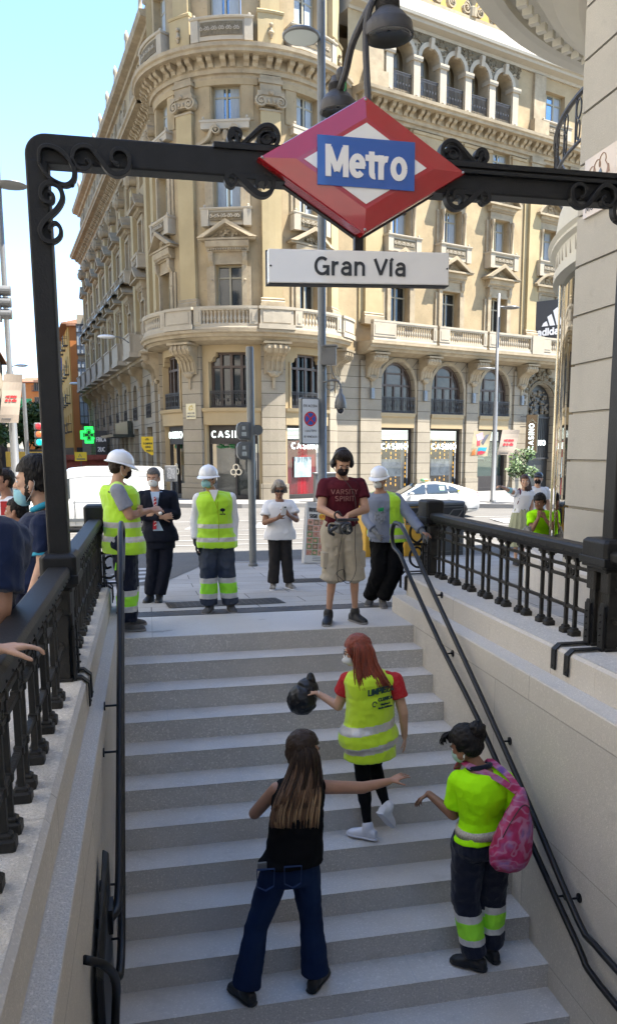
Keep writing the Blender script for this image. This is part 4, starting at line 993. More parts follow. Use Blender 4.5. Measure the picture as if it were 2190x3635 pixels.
# ------------------------------------------------ right facade
mp = right_map; U0, U1 = 2.95, 34.0; BAY = [7.75, 11.65, 15.65]; FAR = [20.0, 24.2, 28.2]
holes = []
for x in BAY:
    holes += [(x-1.3,x+1.3,4.0,7.0), (x-1.3,x+1.3,-.84,3.75), (x-.7,x+.7,9.0,11.3), (x-.7,x+.7,13.95,16.0), (x-.72,x+.72,18.4,20.0)]
for x in FAR: holes += [(x-1.25,x+1.25,-.84,6.3), (x-.7,x+.7,9.0,11.3), (x-.7,x+.7,13.95,16.0), (x-.72,x+.72,18.4,20.0), (x-1.0,x+1.0,22.4,24.3)]
mb = MB(mp); lo = [h for h in holes if h[3] < 7.4]
mb.wall(U0, U1, -.84, 7.3, lo, .45)
for x in BAY: A = mb.arch(x-1.3, x+1.3, 5.35, 6.95, 7.0, .45)
for x in FAR: mb.arch(x-1.25, x+1.25, 4.9, 6.2, 6.3, .45)
mb.build('facade_base_wall', m_rust, main)
mb = MB(mp); mb.wall(U0, U1, 7.3, 21.9, [h for h in holes if 8 < h[2] < 20], .42); mb.build('facade_wall', m_plas, main)
for x in BAY:   # archivolt + voussoir joints
    mb = MB(mp); n = 16; pts = [(x-1.42*cos(pi*i/n), 5.35+1.72*sin(pi*i/n)) for i in range(n+1)]; mb.flat([(x-1.42,3.9)]+pts+[(x+1.42,3.9)], .2, -.06, 0)
    mb.build('archivolt', m_trim, main)
    mb = MB(mp)
    for k in range(7):
        t = pi*(k+1)/8; r0, r1 = 1.55, 2.3+.5*abs(cos(t)); p0 = (x-r0*cos(t), 5.35+1.2*r0*sin(t)); p1 = (x-r1*cos(t)*.9, min(7.25, 5.35+1.2*r1*sin(t)))
        mb.flat([p0, p1], .035, -.012, .0)
    mb.build('voussoir_joints', mat('dark_joint', (.12,.11,.09), .9), main)
    mb = MB(mp); mb.sweep(x-1.3, x+1.3, [(.0,3.12),(-.04,3.12),(-.06,3.7),(-.14,3.78),(-.16,3.98),(0.4,3.99),(.4,3.12)]); mb.build('frieze_panel', m_cream, main)
    mz = MB(mp); y = .36
    mz.box(x-1.3, x+1.3, y-.05, y+.05, 4.0, 4.12); mz.box(x-1.28, x+1.28, y-.06, y+.05, 5.55, 5.67)
    for q in (-1.25, -.62, 0, .62, 1.25): mz.box(x+q-.06, x+q+.06, y-.055, y+.05, 4.1, 5.6 if abs(q) > 1 else (6.7 if abs(q) > .3 else 5.6))
    mz.flat([(x-1.24*cos(pi*i/12), 5.35+1.52*sin(pi*i/12)) for i in range(13)], .14, y-.07, y+.05)
    mz.flat([(x-.6,6.3),(x+.6,6.3)], .08, y-.06, y+.05)
    o = mz.build('arched_window', m_wfrd, main); p = MB(mp); p.face([(x-1.3,y+.02,4.0),(x+1.3,y+.02,4.0),(x+1.3,y+.02,7.0),(x-1.3,y+.02,7.0)]); p.build('pane', mat('arched_pane', (.035,.03,.028), .12, 0, spec=.4, col2=(.12,.10,.085), vs=.9), o)
    grille(mp, 0, x-1.34, x+1.34, 3.98, 4.92, .0-.05, main)
for x, k in zip(BAY, ('gold', 'gold', 'green')):
    shop(mp, x, 2.6, -.84, 3.12, main, k)
    if k == 'gold': sign_letters(mp, x, 2.02, .36, main, y=.22)
for x, w in ((5.75,1.5),(9.7,.95),(13.65,.95),(17.95,1.25)):
    mb = MB(mp); mb.box(x-w/2, x+w/2, -.14, 0, -.84, 6.9); mb.box(x-w/2-.06, x+w/2+.06, -.26, 0, -.84, .05); mb.build('rusticated_pier', m_rust, main)
    console(mp, x, 7.28, 1.35, .85, 1.05, main, y=-.1)
    mb = MB(mp); mb.box(x-.11, x+.11, -.32, -.12, 4.75, 5.35); mb.lathe((x,-.24,4.8), [(.09,0),(.11,.1),(.11,.4),(.08,.5)], 8); mb.build('wall_lantern', m_flash, main)
mb = MB(mp)
mb.sweep(4.8, U1, [(0,7.22),(-.35,7.24),(-1.1,7.36),(-1.2,7.50),(-1.34,7.52),(-1.38,7.66),(-1.5,7.72),(-1.5,7.86),(0,7.9)]); mb.build('balcony_slab', m_trim, main)
for a, b in ((4.95,9.55),(9.75,13.55),(13.75,17.6),(18.4,22.5),(22.6,26.5)): balustrade(mp, 0, a, b, 7.88, 9.0, -1.28, main, int((b-a)/.165), dado=((a,a+(1.6 if a < 5 else .8)), (b-.25,b)))
mb = MB(mp); mb.box(17.45,18.5,-1.5,-1.0,7.88,9.02); mb.build('balcony_pedestal', m_trimw, main)
for x, k in zip(BAY+FAR, ('tri','tri','tri','seg','tri','tri')):
    win(mp, x, 9.0, 11.3, 1.4, main, gl=m_gld, curt=False); surround(mp, x, 8.95, 11.3, 1.4, main, 1.05, d=.22); pediment(mp, x, 12.35, 2.75, .95, .62, main, k)
    balconette(mp, x, 13.05, 13.95, 2.35, .6, main)
    win(mp, x, 13.95, 16.0, 1.4, main); surround(mp, x, 13.95, 16.0, 1.4, main, .75, False, .22); pediment(mp, x, 16.75, 2.7, 1.1, .6, main, 'seg')
    for s in (-1, 1): mb = MB(mp); mb.smooth = True; mb.lathe((x+s*.86,-.34,13.95), [(.11,0),(.11,.08),(.08,.12),(.075,1.65),(.11,1.72),(.13,1.85),(.13,1.95)], 10, caps=False); mb.build('colonnette', m_trim, main)
    win(mp, x, 18.4, 20.0, 1.44, main, mull=1)
for a, b in ((6.7,7.75-.72-.02),(7.75+.74,11.65-.74),(11.65+.74,15.65-.74),(15.65+.74,17.9)):
    mb = MB(mp); mb.box(a+.15, b-.15, -.1, 0, 17.9, 19.75); mb.sweep(a+.1, b-.1, [(0,19.75),(-.16,19.75),(-.18,19.9),(0,19.9)]); mb.build('wall_panel', m_plas, main)
for x, w in ((5.75,1.15),(18.55,1.0)):
    pilaster(mp, x, w, .3, main); mb = MB(mp); mb.box(x-w/2-.3, x+w/2+.3, -.1, 0, 9, 20); mb.build('pilaster_backing', m_plas2, main)
    mb = MB(mp); mb.box(x-w/2-.15, x+w/2+.15, -.55, 0, 21.28, 22.3); mb.box(x-w/2, x+w/2, -.3, 0, 22.3, 25.0); mb.build('attic_pier', m_trim, main)
for x in (22.1, 26.2, 30.3): pilaster(mp, x, .9, .25, main)
cornice(mp, 0, 4.4, U1, main)
# loggia
LG = [7.72+1.94*i for i in range(5)]; X0, X1 = 6.55, 16.75
mb = MB(mp); hs = [(x-.68,x+.68,21.5,24.7) for x in LG]; mb.wall(X0, X1, 21.28, 25.1, hs, .9, y=-.18)
for x in LG: mb.arch(x-.68, x+.68, 23.75, 24.43, 24.7, .9, -.18)
mb.build('loggia_arcade', m_trim, main)
mb = MB(mp); mb.wall(4.0, X0, 21.28, 25.1, [], .5, y=-.18); mb.wall(X1, U1, 21.28, 25.1, [h for h in holes if h[2] > 22], .5, y=-.12); mb.wall(X0, X1, 21.28, 25.1, [], .3, y=1.05); mb.face([(X0,-.18,21.5),(X1,-.18,21.5),(X1,1.05,21.5),(X0,1.05,21.5)]); mb.face([(X0,-.1,24.72),(X1,-.1,24.72),(X1,1.05,24.72),(X0,1.05,24.72)])
mb.build('loggia_wall', m_plas, main)
for i, x in enumerate(LG):
    win(mp, x, 21.6, 24.2, 1.1, main, y=.95, trans=.68)
    mb = MB(mp); n = 12; mb.flat([(x-.80*cos(pi*k/n), 23.75+.82*sin(pi*k/n)) for k in range(n+1)], .24, -.30, -.18); mb.sweep(x-.12, x+.12, [(-.2,24.3),(-.42,24.3),(-.5,24.7),(-.5,24.86),(-.2,24.86)]); mb.build('archivolt', m_trimw, main)
    grille(mp, 0, x-.68, x+.68, 21.55, 22.75, -.12, main, .1)
for i in range(6):
    x = LG[0]-.97+1.94*i; mb = MB(mp); mb.box(x-.24, x+.24, -.28, .3, 21.3, 23.5); mb.sweep(x-.34, x+.34, [(.3,23.5),(-.36,23.5),(-.40,23.62),(-.40,23.74),(.3,23.74)]); mb.ell((x,-.32,21.62), (.14,.1,.16), 6, 5); mb.build('loggia_pier', m_trimw, main)
mb = MB(mp); mb.box(X0, X1, -.2, -.16, 24.62, 25.08)
for i in range(6):
    x = LG[0]-.97+1.94*i; relief(mb, x-.45, x+.45, 24.15, 25.0, -.22, 26, .10, i+40)
mb.build('carved_frieze', m_relief, main)
for x in FAR: win(mp, x, 22.4, 24.3, 2.0, main, y=.3, mull=2); balconette(mp, x, 21.4, 22.4, 2.6, .5, main)
mb = MB(mp); mb.sweep(4.0, U1, [(0,25.05),(-.25,25.05),(-.3,25.2),(-.75,25.28),(-.8,25.42),(-.95,25.45),(-.98,25.6),(-.10,26.75),(1.5,26.8),(1.5,25.05)]); mb.build('upper_cornice', mat('white_cornice_top', (.34,.31,.25), .8, var=.08, vs=2, dirt=.1), main)
mb = MB(mp)
mb.box(4, U1, .15, .45, 26.75, 27.1); rnd = random.Random(3)
for i in range(26):
    x = 5+i*1.1; volute(mb, x, 27.5, .34, .15, .4, 1 if i % 2 else -1, .32); relief(mb, x-.3, x+.3, 27.1, 27.9, .25, 6, .12, i)
    if i % 4 == 3: mb.lathe((x+.5,.3,27.1), [(.3,0),(.3,.5),(.18,.6),(.32,.95),(.36,1.25),(.1,1.4)], 10)
mb.build('parapet_ornament', m_trim, main)
# roof tower far behind
mb = MB(mp); mb.box(15.5, 24, 9, 16, 26, 42)
for i in range(16): mb.box(15.7+i*.5, 15.95+i*.5, 8.8, 9, 36.0, 36.4)
mb.build('roof_tower', mat('yellow_tower_render', (.42,.29,.09), .9, var=.1), main)
mb = MB(mp); mb.face([(4,.3,26.8),(U1,.3,26.8),(U1,18,26.8),(4,18,26.8)]); mb.box(U1-.3, U1, 0, 18, -.85, 26.8); mb.build('flat_roof', m_plas, main)
# arched entrance on the far bay
x = FAR[0]; mb = MB(mp); n = 14
mb.flat([(x-1.4,-.8)]+[(x-1.4*cos(pi*i/n), 4.9+1.45*sin(pi*i/n)) for i in range(n+1)]+[(x+1.4,-.8)], .22, -.12, 0)
for i in range(n+1): mb.ell((x-1.75*cos(pi*i/n),-.12,4.9+1.8*sin(pi*i/n)), (.17,.12,.17), 6, 4)
relief(mb, x-.6, x+.6, 6.5, 7.1, -.16, 24, .16, 77); relief(mb, x-1.9, x-1.1, 5.6, 6.8, -.1, 16, .14, 78); mb.build('entrance_arch_carving', m_relief, main)
mb = MB(mp); mb.box(x-1.25, x+1.25, .42, .46, -.84, 6.3); mb.build('entrance_doors', mat('dark_entrance', (.03,.028,.025), .4, var=.4, vs=3), main)
mb = MB(mp); relief(mb, x-1.0, x+1.0, 4.1, 5.7, .33, 60, .16, 79); mb.build('entrance_tympanum', mat('bronze_tympanum', (.14,.11,.07), .5, .3, var=.4), main)
mb = MB(mp)
for k in range(14): mb.box(x-1.2+k*.18, x-1.18+k*.18, .3, .34, 1.3, 4.0)
mb.box(x-1.25, x+1.25, .28, .36, 3.95, 4.05); mb.box(x-1.25, x+1.25, .28, .36, 1.2, 1.3); mb.build('entrance_grille', m_grille, main)
sign_letters(mp, x-.3, 2.3, .36, main, y=.15)
# ------------------------------------------------ left facade (street side); local x = -distance along the street
mp = left_map
LB = [6.1]+[11.6+4.42*k for k in range(7)]; LEND = 41.2
holes = []
for u in LB: x = -u; holes += [(x-.85,x+.85,3.9,6.4), (x-1.0,x+1.0,-.84,3.3), (x-.65,x+.65,9.0,11.2), (x-.65,x+.65,13.9,16.0), (x-.65,x+.65,18.1,19.6), (x-.9,x+.9,22.2,24.3)]
mb = MB(mp); mb.wall(-LEND, -.1, -.84, 7.3, [h for h in holes if h[3] < 7.4], .4)
for u in LB: mb.arch(-u-.85, -u+.85, 5.6, 6.35, 6.4, .4)
mb.build('side_base_wall', m_rust, main)
mb = MB(mp); mb.wall(-LEND, -.1, 7.3, 21.3, [h for h in holes if 8 < h[2] < 20], .38); mb.face([(-LEND,0,-.84),(-LEND,0,26),(-LEND,14,26),(-LEND,14,-.84)])
mb.build('side_wall', m_plas, main)
mb = MB(mp); mb.wall(-LEND, -.1, 21.3, 25.3, [h for h in holes if h[2] > 21], .38, y=-.1); mb.face([(-LEND,0,26),(-.1,0,26),(-.1,16,26),(-LEND,16,26)]); mb.build('side_attic_wall', m_plas, main)
cornice(mp, 0, -LEND-.6, -.2, main, proj=1.1)
mb = MB(mp); mb.sweep(-LEND-.5, -.2, [(0,24.9),(-.3,24.95),(-.35,25.1),(-.75,25.2),(-.85,25.5),(0,25.6)]); mb.box(-LEND-.2, -.2, -.25, .1, 25.58, 26.3); mb.build('upper_cornice', m_trim, main)
mb = MB(mp); mb.sweep(-LEND-.4, -.2, [(0,7.22),(-.3,7.24),(-.6,7.36),(-.66,7.5),(-.78,7.55),(-.8,7.86),(0,7.9)]); mb.build('balcony_slab', m_trim, main)
ped = [-(LB[0]+LB[1])/2+.3]+[-(LB[k]+LB[k+1])/2 for k in range(1, 7)]+[-LB[-1]-2.1, -3.3, -1.2]
for x in ped:
    pilaster(mp, x, .8, .3, main); console(mp, x, 7.28, 1.4, .7, .8, main)
    mb = MB(mp); mb.box(x-.5, x+.5, -.2, 0, -.84, 6.0); mb.build('rusticated_pier', m_rust, main)
    mb = MB(mp); mb.smooth = True
    mb.lathe((x,-.45,18.6), [(.08,0),(.28,.25),(.30,.6),(.16,.8),(.22,.95),(.05,1.05)], 8)
    mb.build('facade_urn', m_trim, main)
    mb = MB(mp); mb.smooth = True
    mb.lathe((x,-.2,26.3), [(.26,0),(.26,.35),(.14,.45),(.10,1.1),(.16,1.25),(.14,1.5),(.02,1.75)], 8); mb.build('roof_pinnacle', m_trimw, main)
for i, u in enumerate(LB):
    x = -u
    win(mp, x, 9.0, 11.2, 1.3, main, gl=m_gld, curt=False, y=.3); surround(mp, x, 9.0, 11.2, 1.3, main, 1.1, d=.2); pediment(mp, x, 12.3, 2.6, .95, .75, main)
    win(mp, x, 13.9, 16.0, 1.3, main, gl=m_gld, curt=False, y=.3); surround(mp, x, 13.9, 16.0, 1.3, main, .6, False, .2); pediment(mp, x, 16.6, 2.5, 1.0, .7, main, 'tri' if i > 1 else 'scroll')
    balconette(mp, x, 13.1, 13.9, 2.2, .6, main)
    win(mp, x, 18.1, 19.6, 1.3, main, gl=m_gld, curt=False, y=.3)
    win(mp, x, 22.2, 24.3, 1.8, main, gl=m_gld, curt=False, y=.3)
    mb = MB(mp)
    for q in (-1.15, -.6, .6, 1.15): mb.box(x+q-.12, x+q+.12, -.22, 0, 22.0, 24.6); mb.ell((x+q,-.26,23.6), (.16,.12,.5), 6, 5)
    mb.build('attic_carving', m_trim, main)
    if i:
        mb = MB(mp); mb.face([(x-1.15,-.95,12.9),(x+1.15,-.95,12.9),(x+.95,-.3,13.35),(x-.95,-.3,13.35)]); mb.box(x-1.15, x+1.15, -.97, -.9, 12.84, 12.92); mb.build('zinc_canopy', m_flash, main)
    mb = MB(mp); mb.box(x-1.45, x+1.45, -1.35, 0, 7.55, 7.86); mb.box(x-1.4, x+1.4, -1.3, -1.12, 7.86, 8.9); mb.box(x-1.45, x+1.45, -1.35, -1.08, 8.9, 9.0)
    for s in (-1, 1): mb.box(x+s*1.3-.1, x+s*1.3+.1, -1.28, 0, 7.86, 8.95)
    mb.build('side_balcony', m_trimw, main)
    mz = MB(mp); mz.box(x-.8, x+.8, .26, .34, 3.9, 4.0); mz.box(x-.05, x+.05, .26, .34, 4, 6.3); mz.box(x-.8, x+.8, .25, .34, 5.5, 5.6); o = mz.build('mezzanine_window', m_wfrd, main)
    p = MB(mp); p.face([(x-.85,.32,3.9),(x+.85,.32,3.9),(x+.85,.32,6.4),(x-.85,.32,6.4)]); p.build('pane', m_gld, o)
    grille(mp, 0, x-.85, x+.85, 3.9, 4.8, -.04, main, .14)
    p = MB(mp); p.box(x-1.0, x+1.0, .3, .36, -.84, 3.3); p.build('side_shopfront', m_gld, main)
mb = MB(mp); mb.box(-20, -12.5, -1.5, 0, 2.75, 2.95); mb.box(-19.5, -13, -.4, -.1, 2.95, 3.9); mb.build('entrance_canopy', mat('canopy_glass', (.07,.08,.07), .3, .4, var=.4), main)
# main roof behind the turret
mb = MB(); mb.lathe((CCX,CCY,0), [(RW,29.9),(RW,30.2)], 40); mb.build('turret_roof', m_trim, main)
# ================================================================ RIGHT STONE BUILDING WITH GLASS ROTUNDA
m_ashlar = mat('grey_ashlar', (.46,.43,.37), .9, var=.13, vs=1.6, bump=.35, bs=110, speck=.10, ss=120, dirt=.16)
m_soff = mat('pale_soffit_plaster', (.62,.59,.50), .8, var=.08, vs=1.2, dirt=.1)
m_mirror = mat('bronze_mirror_glass', (.42,.40,.36), .025, 1.0, bump=.012, bs=.9)
m_gold = mat('polished_bronze', (.55,.48,.36), .18, .95, var=.1)
m_column = mat('veined_marble_column', (.62,.56,.50), .18, 0, col2=(.50,.42,.38), vs=1.2, coat=.6)
sb = thing('stone_building', (6, 4, 0), 'grey ashlar building on the right with deep horizontal joints and a rounded glazed corner', 'building')
WX, WY = 4.61, 8.65
mb = MB()
z = -.47; k = 0
while z < 24:
    z1 = z+.515; j = .028
    # course with a sunk joint at its foot
    mb.loft([[(WX+.03,-12,z),(WX+.03,WY-.03,z),(14,WY-.03,z),(14,-12,z)],[(WX+.03,-12,z+j*.8),(WX+.03,WY-.03,z+j*.8),(14,WY-.03,z+j*.8),(14,-12,z+j*.8)],[(WX,-12,z+j),(WX,WY,z+j),(14,WY,z+j),(14,-12,z+j)],[(WX,-12,z1),(WX,WY,z1),(14,WY,z1),(14,-12,z1)]], caps=False)
    z = z1; k += 1
mb.face([(WX,-12,z),(WX,WY,z),(14,WY,z),(14,-12,z)])
mb.build('ashlar_wall', m_ashlar, sb)
mb = MB()   # iron studs and repairs on the wall
rnd = random.Random(5)
for i in range(9):
    y = rnd.uniform(5.2, 8.4); zz = rnd.uniform(.8, 5.5); mb.ell((WX, y, zz), (.006, .05+.03*rnd.random(), .08), 10, 6)
mb.build('stone_repair', mat('stone_repair_grey', (.22,.215,.20), .9), sb)
GC = (9.35, 8.30)
mb = MB(); mb.smooth = False
mb.lathe((GC[0],GC[1],0), [(4.86,-.5),(4.86,.40),(4.80,.45),(4.5,.46)], 72, caps=False); mb.build('rotunda_plinth', m_wall, sb)
mb = MB(); mb.smooth = True; mb.lathe((GC[0],GC[1],0), [(4.5,.46),(4.5,4.0)], 120, caps=False); mb.build('curved_shop_glass', m_mirror, sb)
mb = MB()
for i in range(14):
    a = radians(196-i*20.5); x, y = GC[0]+4.53*cos(a), GC[1]+4.53*sin(a); mb.tube([(x,y,.46),(x,y,3.98)], .016, 8)
mb.build('glass_mullions', m_gold, sb)
mb = MB(); mb.smooth = True
mb.lathe((GC[0],GC[1],0), [(4.44,3.80),(4.62,3.82),(4.62,3.92),(4.58,3.94),(4.60,4.14),(4.66,4.17),(4.66,4.20),(4.70,4.24),(4.66,4.28),(4.62,4.30),(4.62,4.36),(4.58,4.62),(4.45,4.80),(4.3,4.85)], 120, caps=False)
mb.build('rotunda_canopy', m_soff, sb, smooth='angle')
mb = MB()
for i in range(150):
    a = radians(i*2.4); x, y = GC[0]+4.59*cos(a), GC[1]+4.59*sin(a); mb.tube([(x,y,3.97),(x,y,4.12)], .012, 4)
mb.build('canopy_flutes', m_ashlar, sb)
mb = MB(); mb.smooth = True; mb.lathe((GC[0],GC[1],0), [(4.30,4.8),(4.30,7.4)], 120, caps=False); mb.build('rotunda_upper_wall', m_column, sb)
mb = MB()
for zz, rr_ in ((5.05,.02),(5.55,.03)):
    pts = [(GC[0]+4.66*cos(radians(t)), GC[1]+4.66*sin(radians(t)), zz) for t in range(60, 220, 4)]; mb.tube(pts, rr_, 6)
for i in range(26):
    a = radians(70+i*5.6); x, y = GC[0]+4.66*cos(a), GC[1]+4.66*sin(a)
    fr = frame((x,y,0), (-sin(a),cos(a),0), (cos(a),sin(a),0)); m2 = MB(fr)
    m2.flat([(0,5.05),(0,5.55)], .018, -.008, .008); m2.flat([(.09+.08*cos(t*pi/6), 5.40+.10*sin(t*pi/6)) for t in range(13)], .016, -.007, .007); m2.flat([(.09+.05*cos(t*pi/6), 5.18+.10*sin(t*pi/6)) for t in range(13)], .016, -.007, .007); join(mb, m2)
mb.build('rotunda_railing', m_grille, sb)
mb = MB(); mb.smooth = True
mb.lathe((GC[0],GC[1],0), [(4.28,7.2),(4.45,7.2),(4.45,7.3),(4.62,7.33),(4.62,7.42),(4.8,7.46),(4.8,7.58),(5.0,7.6),(5.0,7.78),(5.12,7.8),(5.12,8.04),(5.62,8.06),(5.62,7.95),(5.72,7.93),(5.74,8.0),(6.0,8.0),(6.08,8.12),(6.1,8.5),(5.2,8.6),(4.3,8.7)], 120, caps=False)
mb.build('great_round_cornice', m_soff, sb, smooth='angle')
mb = MB()
for i in range(60):
    a = radians(80+i*3); x, y = GC[0]+5.3*cos(a), GC[1]+5.3*sin(a); fr = frame((x,y,0), (-sin(a),cos(a),0), (cos(a),sin(a),0)); m2 = MB(fr); m2.box(-.05,.05,-.05,.09,7.76,7.87); join(mb, m2)
o = mb.build('cornice_dentils', m_soff, sb); o['kind'] = 'stuff'
# upper storeys (above the picture) that shade the stairs and the plaza
mb = MB(); mb.lathe((GC[0],GC[1],0), [(4.4,8.6),(4.4,27)], 48); mb.lathe((GC[0],GC[1],0), [(5.9,27),(6.3,27.6),(6.3,28.5),(4,28.6)], 48); mb.build('rotunda_upper_storeys', m_ashlar, sb)
mb = MB(); mb.box(9.35, 26, -12, 12.9, -.5, 27); mb.build('street_front_wall', m_ashlar, sb)
mb = MB(); mb.box(4.3, 10, -12, 8.6, 24.0, 29.5); mb.box(9, 26.5, -12, 13.8, 27, 31); mb.build('attic_storey', m_ashlar, sb)
# neighbouring blocks behind the photographer that close the square and shade it
ob = thing('square_building', (0, -20, 0), 'tall stone building closing the square behind the photographer, out of the picture', 'building')
mb = MB(); mb.box(-30, 4.2, -40, -24, 0, 26); mb.build('wall', m_ashlar, ob)
mb = MB()
for i in range(12):
    for j in range(5): mb.box(-28+i*2.6, -26.8+i*2.6, -24.05, -23.9, 3+j*4.4, 5.6+j*4.4)
o = mb.build('windows', m_gld, ob); o['kind'] = 'stuff'
fb = thing('bounce_building', (-17, 0, -1), 'unseen cream building added across the avenue to bounce sunlight, outside the picture to the left', 'building')  # unseen block, added and kept pale to bounce sunlight into the shaded plaza
mb = MB(); mb.box(-40, -17, -45, 48, -1.05, 30); mb.build('wall', mat('bounce_cream_render', (.74,.69,.60), .9), fb)
mb = MB()
for i in range(26):
    for j in range(6): mb.box(-17.02, -16.9, -43+i*3.5, -41.6+i*3.5, 3+j*4, 5.4+j*4)
o = mb.build('windows', m_gld, fb); o['kind'] = 'stuff'
# enamel wall sign
ws = thing('ceramic_wall_sign', (WX, 8.1, 4.4), 'cream ceramic panel with a blue glove and looping cords on the ashlar wall', 'sign')
fr = frame((WX-.002, 8.48, 4.41), (0,-1,0), (1,0,0))
mb = MB(fr); mb.box(0, 1.05, -.03, 0, -.29, .285); mb.build('panel', mat('cream_enamel', (.60,.50,.40), .35, var=.06, coat=.4), ws)
m_br = mat('brown_line_paint', (.28,.16,.10), .5)
mb = MB(fr); q = []
for i in range(60):
    t = i/59; q.append((.05+.36*t+.035*sin(t*22), .10+.12*t+.05*cos(t*22)))
mb.flat([(.04,-.06),(.05,.10)]+q+[(.47,.10)], .007, -.036, -.03); mb.ext([(.44,.04),(.50,.04),(.48,.12),(.465,.12)], -.036, -.03); mb.ext([(.025,-.1),(.06,-.1),(.05,-.03),(.04,-.03)], -.036, -.03)
mb.flat(spiral(.40,-.05,.02,.05,0,2,20)+[(.47,-.09),(.5,-.1)], .006, -.036, -.03); mb.build('cord_drawing', m_br, ws)
mb = MB(fr); mb.ext([(.10,-.10),(.12,-.03),(.16,.02),(.22,.06),(.24,.10),(.29,.09),(.33,.12),(.35,.09),(.37,.02),(.34,-.02),(.30,.0),(.24,-.05),(.16,-.09)], -.037, -.03); mb.build('glove_drawing', mat('slate_blue_paint', (.10,.14,.18), .5), ws)
t = stext('MODA Y', .085, (lambda p: fr((.27+p[0], p[1]-.03, p[2]-.20))), .003, .13); t.build('lettering', m_black, ws)

# ================================================================ STREET ON THE LEFT, FAR BUILDINGS
m_or = mat('orange_render', (.42,.16,.05), .9, var=.12, vs=.5, dirt=.15)
m_ye = mat('yellow_render', (.42,.27,.08), .9, var=.12, vs=.5, dirt=.15)
m_cr = mat('pale_render', (.36,.31,.23), .9, var=.1, vs=.6, dirt=.12)
m_wh = mat('white_render', (.36,.335,.28), .9, var=.1, vs=.6, dirt=.1)
m_tile = mat('roof_tiles', (.24,.13,.08), .9, var=.35, vs=8)
m_shut = mat('dark_shutters', (.045,.035,.028), .7, var=.3)
def house(name, origin, xd, W, H, D, wallm, label, cols, rows, z0=-1, sh=m_shut, balc=True, eave=.5, ww=1.1, wh=2.1, side=None, first=4.2, fh=3.4, shopm=None):
    o_ = Vector(origin); xv = Vector((*xd,0)).normalized(); yv = Vector((-xv.y, xv.x, 0))
    fr = frame((o_.x,o_.y,0), xv, yv); root = thing(name, (o_.x, o_.y, z0), label, 'building', 'buildings along the side streets')
    hs = []; cw = W/cols
    for i in range(cols):
        for j in range(rows): x = cw*(i+.5); z = first+j*fh; hs.append((x-ww/2, x+ww/2, z, z+wh))
    mb = MB(fr); mb.wall(0, W, z0, H, hs, .22); mb.face([(0,0,z0),(0,0,H),(0,D,H),(0,D,z0)]); mb.face([(W,0,z0),(W,0,H),(W,D,H),(W,D,z0)])
    o = mb.build('wall', [wallm], root)
    mb = MB(fr); mb.loft([[(-eave,-eave,H),(W+eave,-eave,H),(W+eave,D,H),(-eave,D,H)],[(-eave,-eave,H+.18),(W+eave,-eave,H+.18),(W+eave,D,H+.18),(-eave,D,H+.18)],[(0,D*.45,H+1.6),(W,D*.45,H+1.6),(W,D*.55,H+1.6),(0,D*.55,H+1.6)]]); mb.build('roof', m_tile, root)
    for h in hs:
        mb = MB(fr); a, b, c, d = h; mb.box(a, b, .16, .2, c, d); mb.mi = 1
        for s in (a+.04, (a+b)/2-.03, b-.1): mb.box(s, s+.06, .1, .16, c, d)
        mb.box(a, b, .1, .16, c, c+.08); mb.box(a, b, .1, .16, d-.08, d)
        mb.build('window', [sh, m_wfr], root)
        if balc: 
            mb = MB(fr); mb.box(a-.25, b+.25, -.55, 0, c-.16, c-.04)
            for k in range(10): x = a-.22+k*(b-a+.44)/9; mb.box(x-.015, x+.015, -.53, -.50, c-.04, c+.95)
            for k in (-.22, .2): mb.box((a if k < 0 else b)+k, (a if k < 0 else b)+k+.03, -.5, 0, c+.85, c+.9)
            mb.box(a-.25, b+.25, -.54, -.49, c+.93, c+.98); mb.build('balcony', m_grille, root)
    mb = MB(fr); mb.box(.2, W-.2, -.02, .02, z0, z0+3.2); mb.build('shopfront', shopm or m_shut, root)
    return root, fr
# bay-window house next to the corner building, then orange and yellow houses stepping out
p0 = Vector((1.3,50.6,0))+TL*46.0
def hpt(h, y): return (tan_(radians(h))*y, y)
def tan_(a): return math.tan(a)
r1, f1 = house('bay_window_house', (-6.6, 104, 0), (-TL.x,-TL.y), 8, 16.2, 12, m_cr, 'narrow cream house with glazed iron bays beside the corner building', 2, 4, eave=.6)
mb = MB(frame((-6.75, 96.2, 0), (1,0,0), (0,1,0))); mb.wall(0, 6, -1, 16.2, [], .1); mb.build('front_end_wall', m_cr, r1)
for j in range(3):
    z = 4.6+j*3.7; fr = frame((-6.85, 95.8, 0), (1,0,0), (0,1,0)); mb = MB(fr); mb.box(0, 1.7, 0, 2, z, z+.15); mb.box(0, 1.7, 0, 2, z+3.0, z+3.2)
    for k in range(5): mb.box(k*.41, k*.41+.06, -.02, .04, z, z+3)
    for zz in (z+.9, z+2.3): mb.box(0, 1.7, -.02, .04, zz, zz+.06)
    mb.mi = 1; mb.box(.03, 1.65, .05, .1, z+.1, z+3); mb.build('glazed_bay', [m_grille, m_curt], r1)
r2, f2 = house('orange_house', (-8.25, 105, 0), (1,.0), 4.2, 16.2, 14, m_or, 'bright orange end wall of a house above the parked white van', 1, 0, eave=.3)
r3, f3 = house('yellow_house', (-12.0, 130.5, 0), (.142,-.99), 25, 16.4, 10, m_ye, 'ochre yellow street house with dark balconies left of the orange wall', 5, 4, eave=.8)
r5, f5 = house('far_house', (-27, 190, 0), (.9,-.3), 14, 16, 14, m_or, 'small distant salmon house closing the left street', 4, 4)
r6, f6 = house('white_house', (-14.4, 95, 0), (-.106,.994), 60, 8.8, 14, m_wh, 'sunlit white street house with a green vertical sign, far left', 18, 2, balc=False, first=2.6, fh=3.2, ww=1.3, wh=1.9)
for o_, (a, b) in ((r6, (0, 0)),): pass
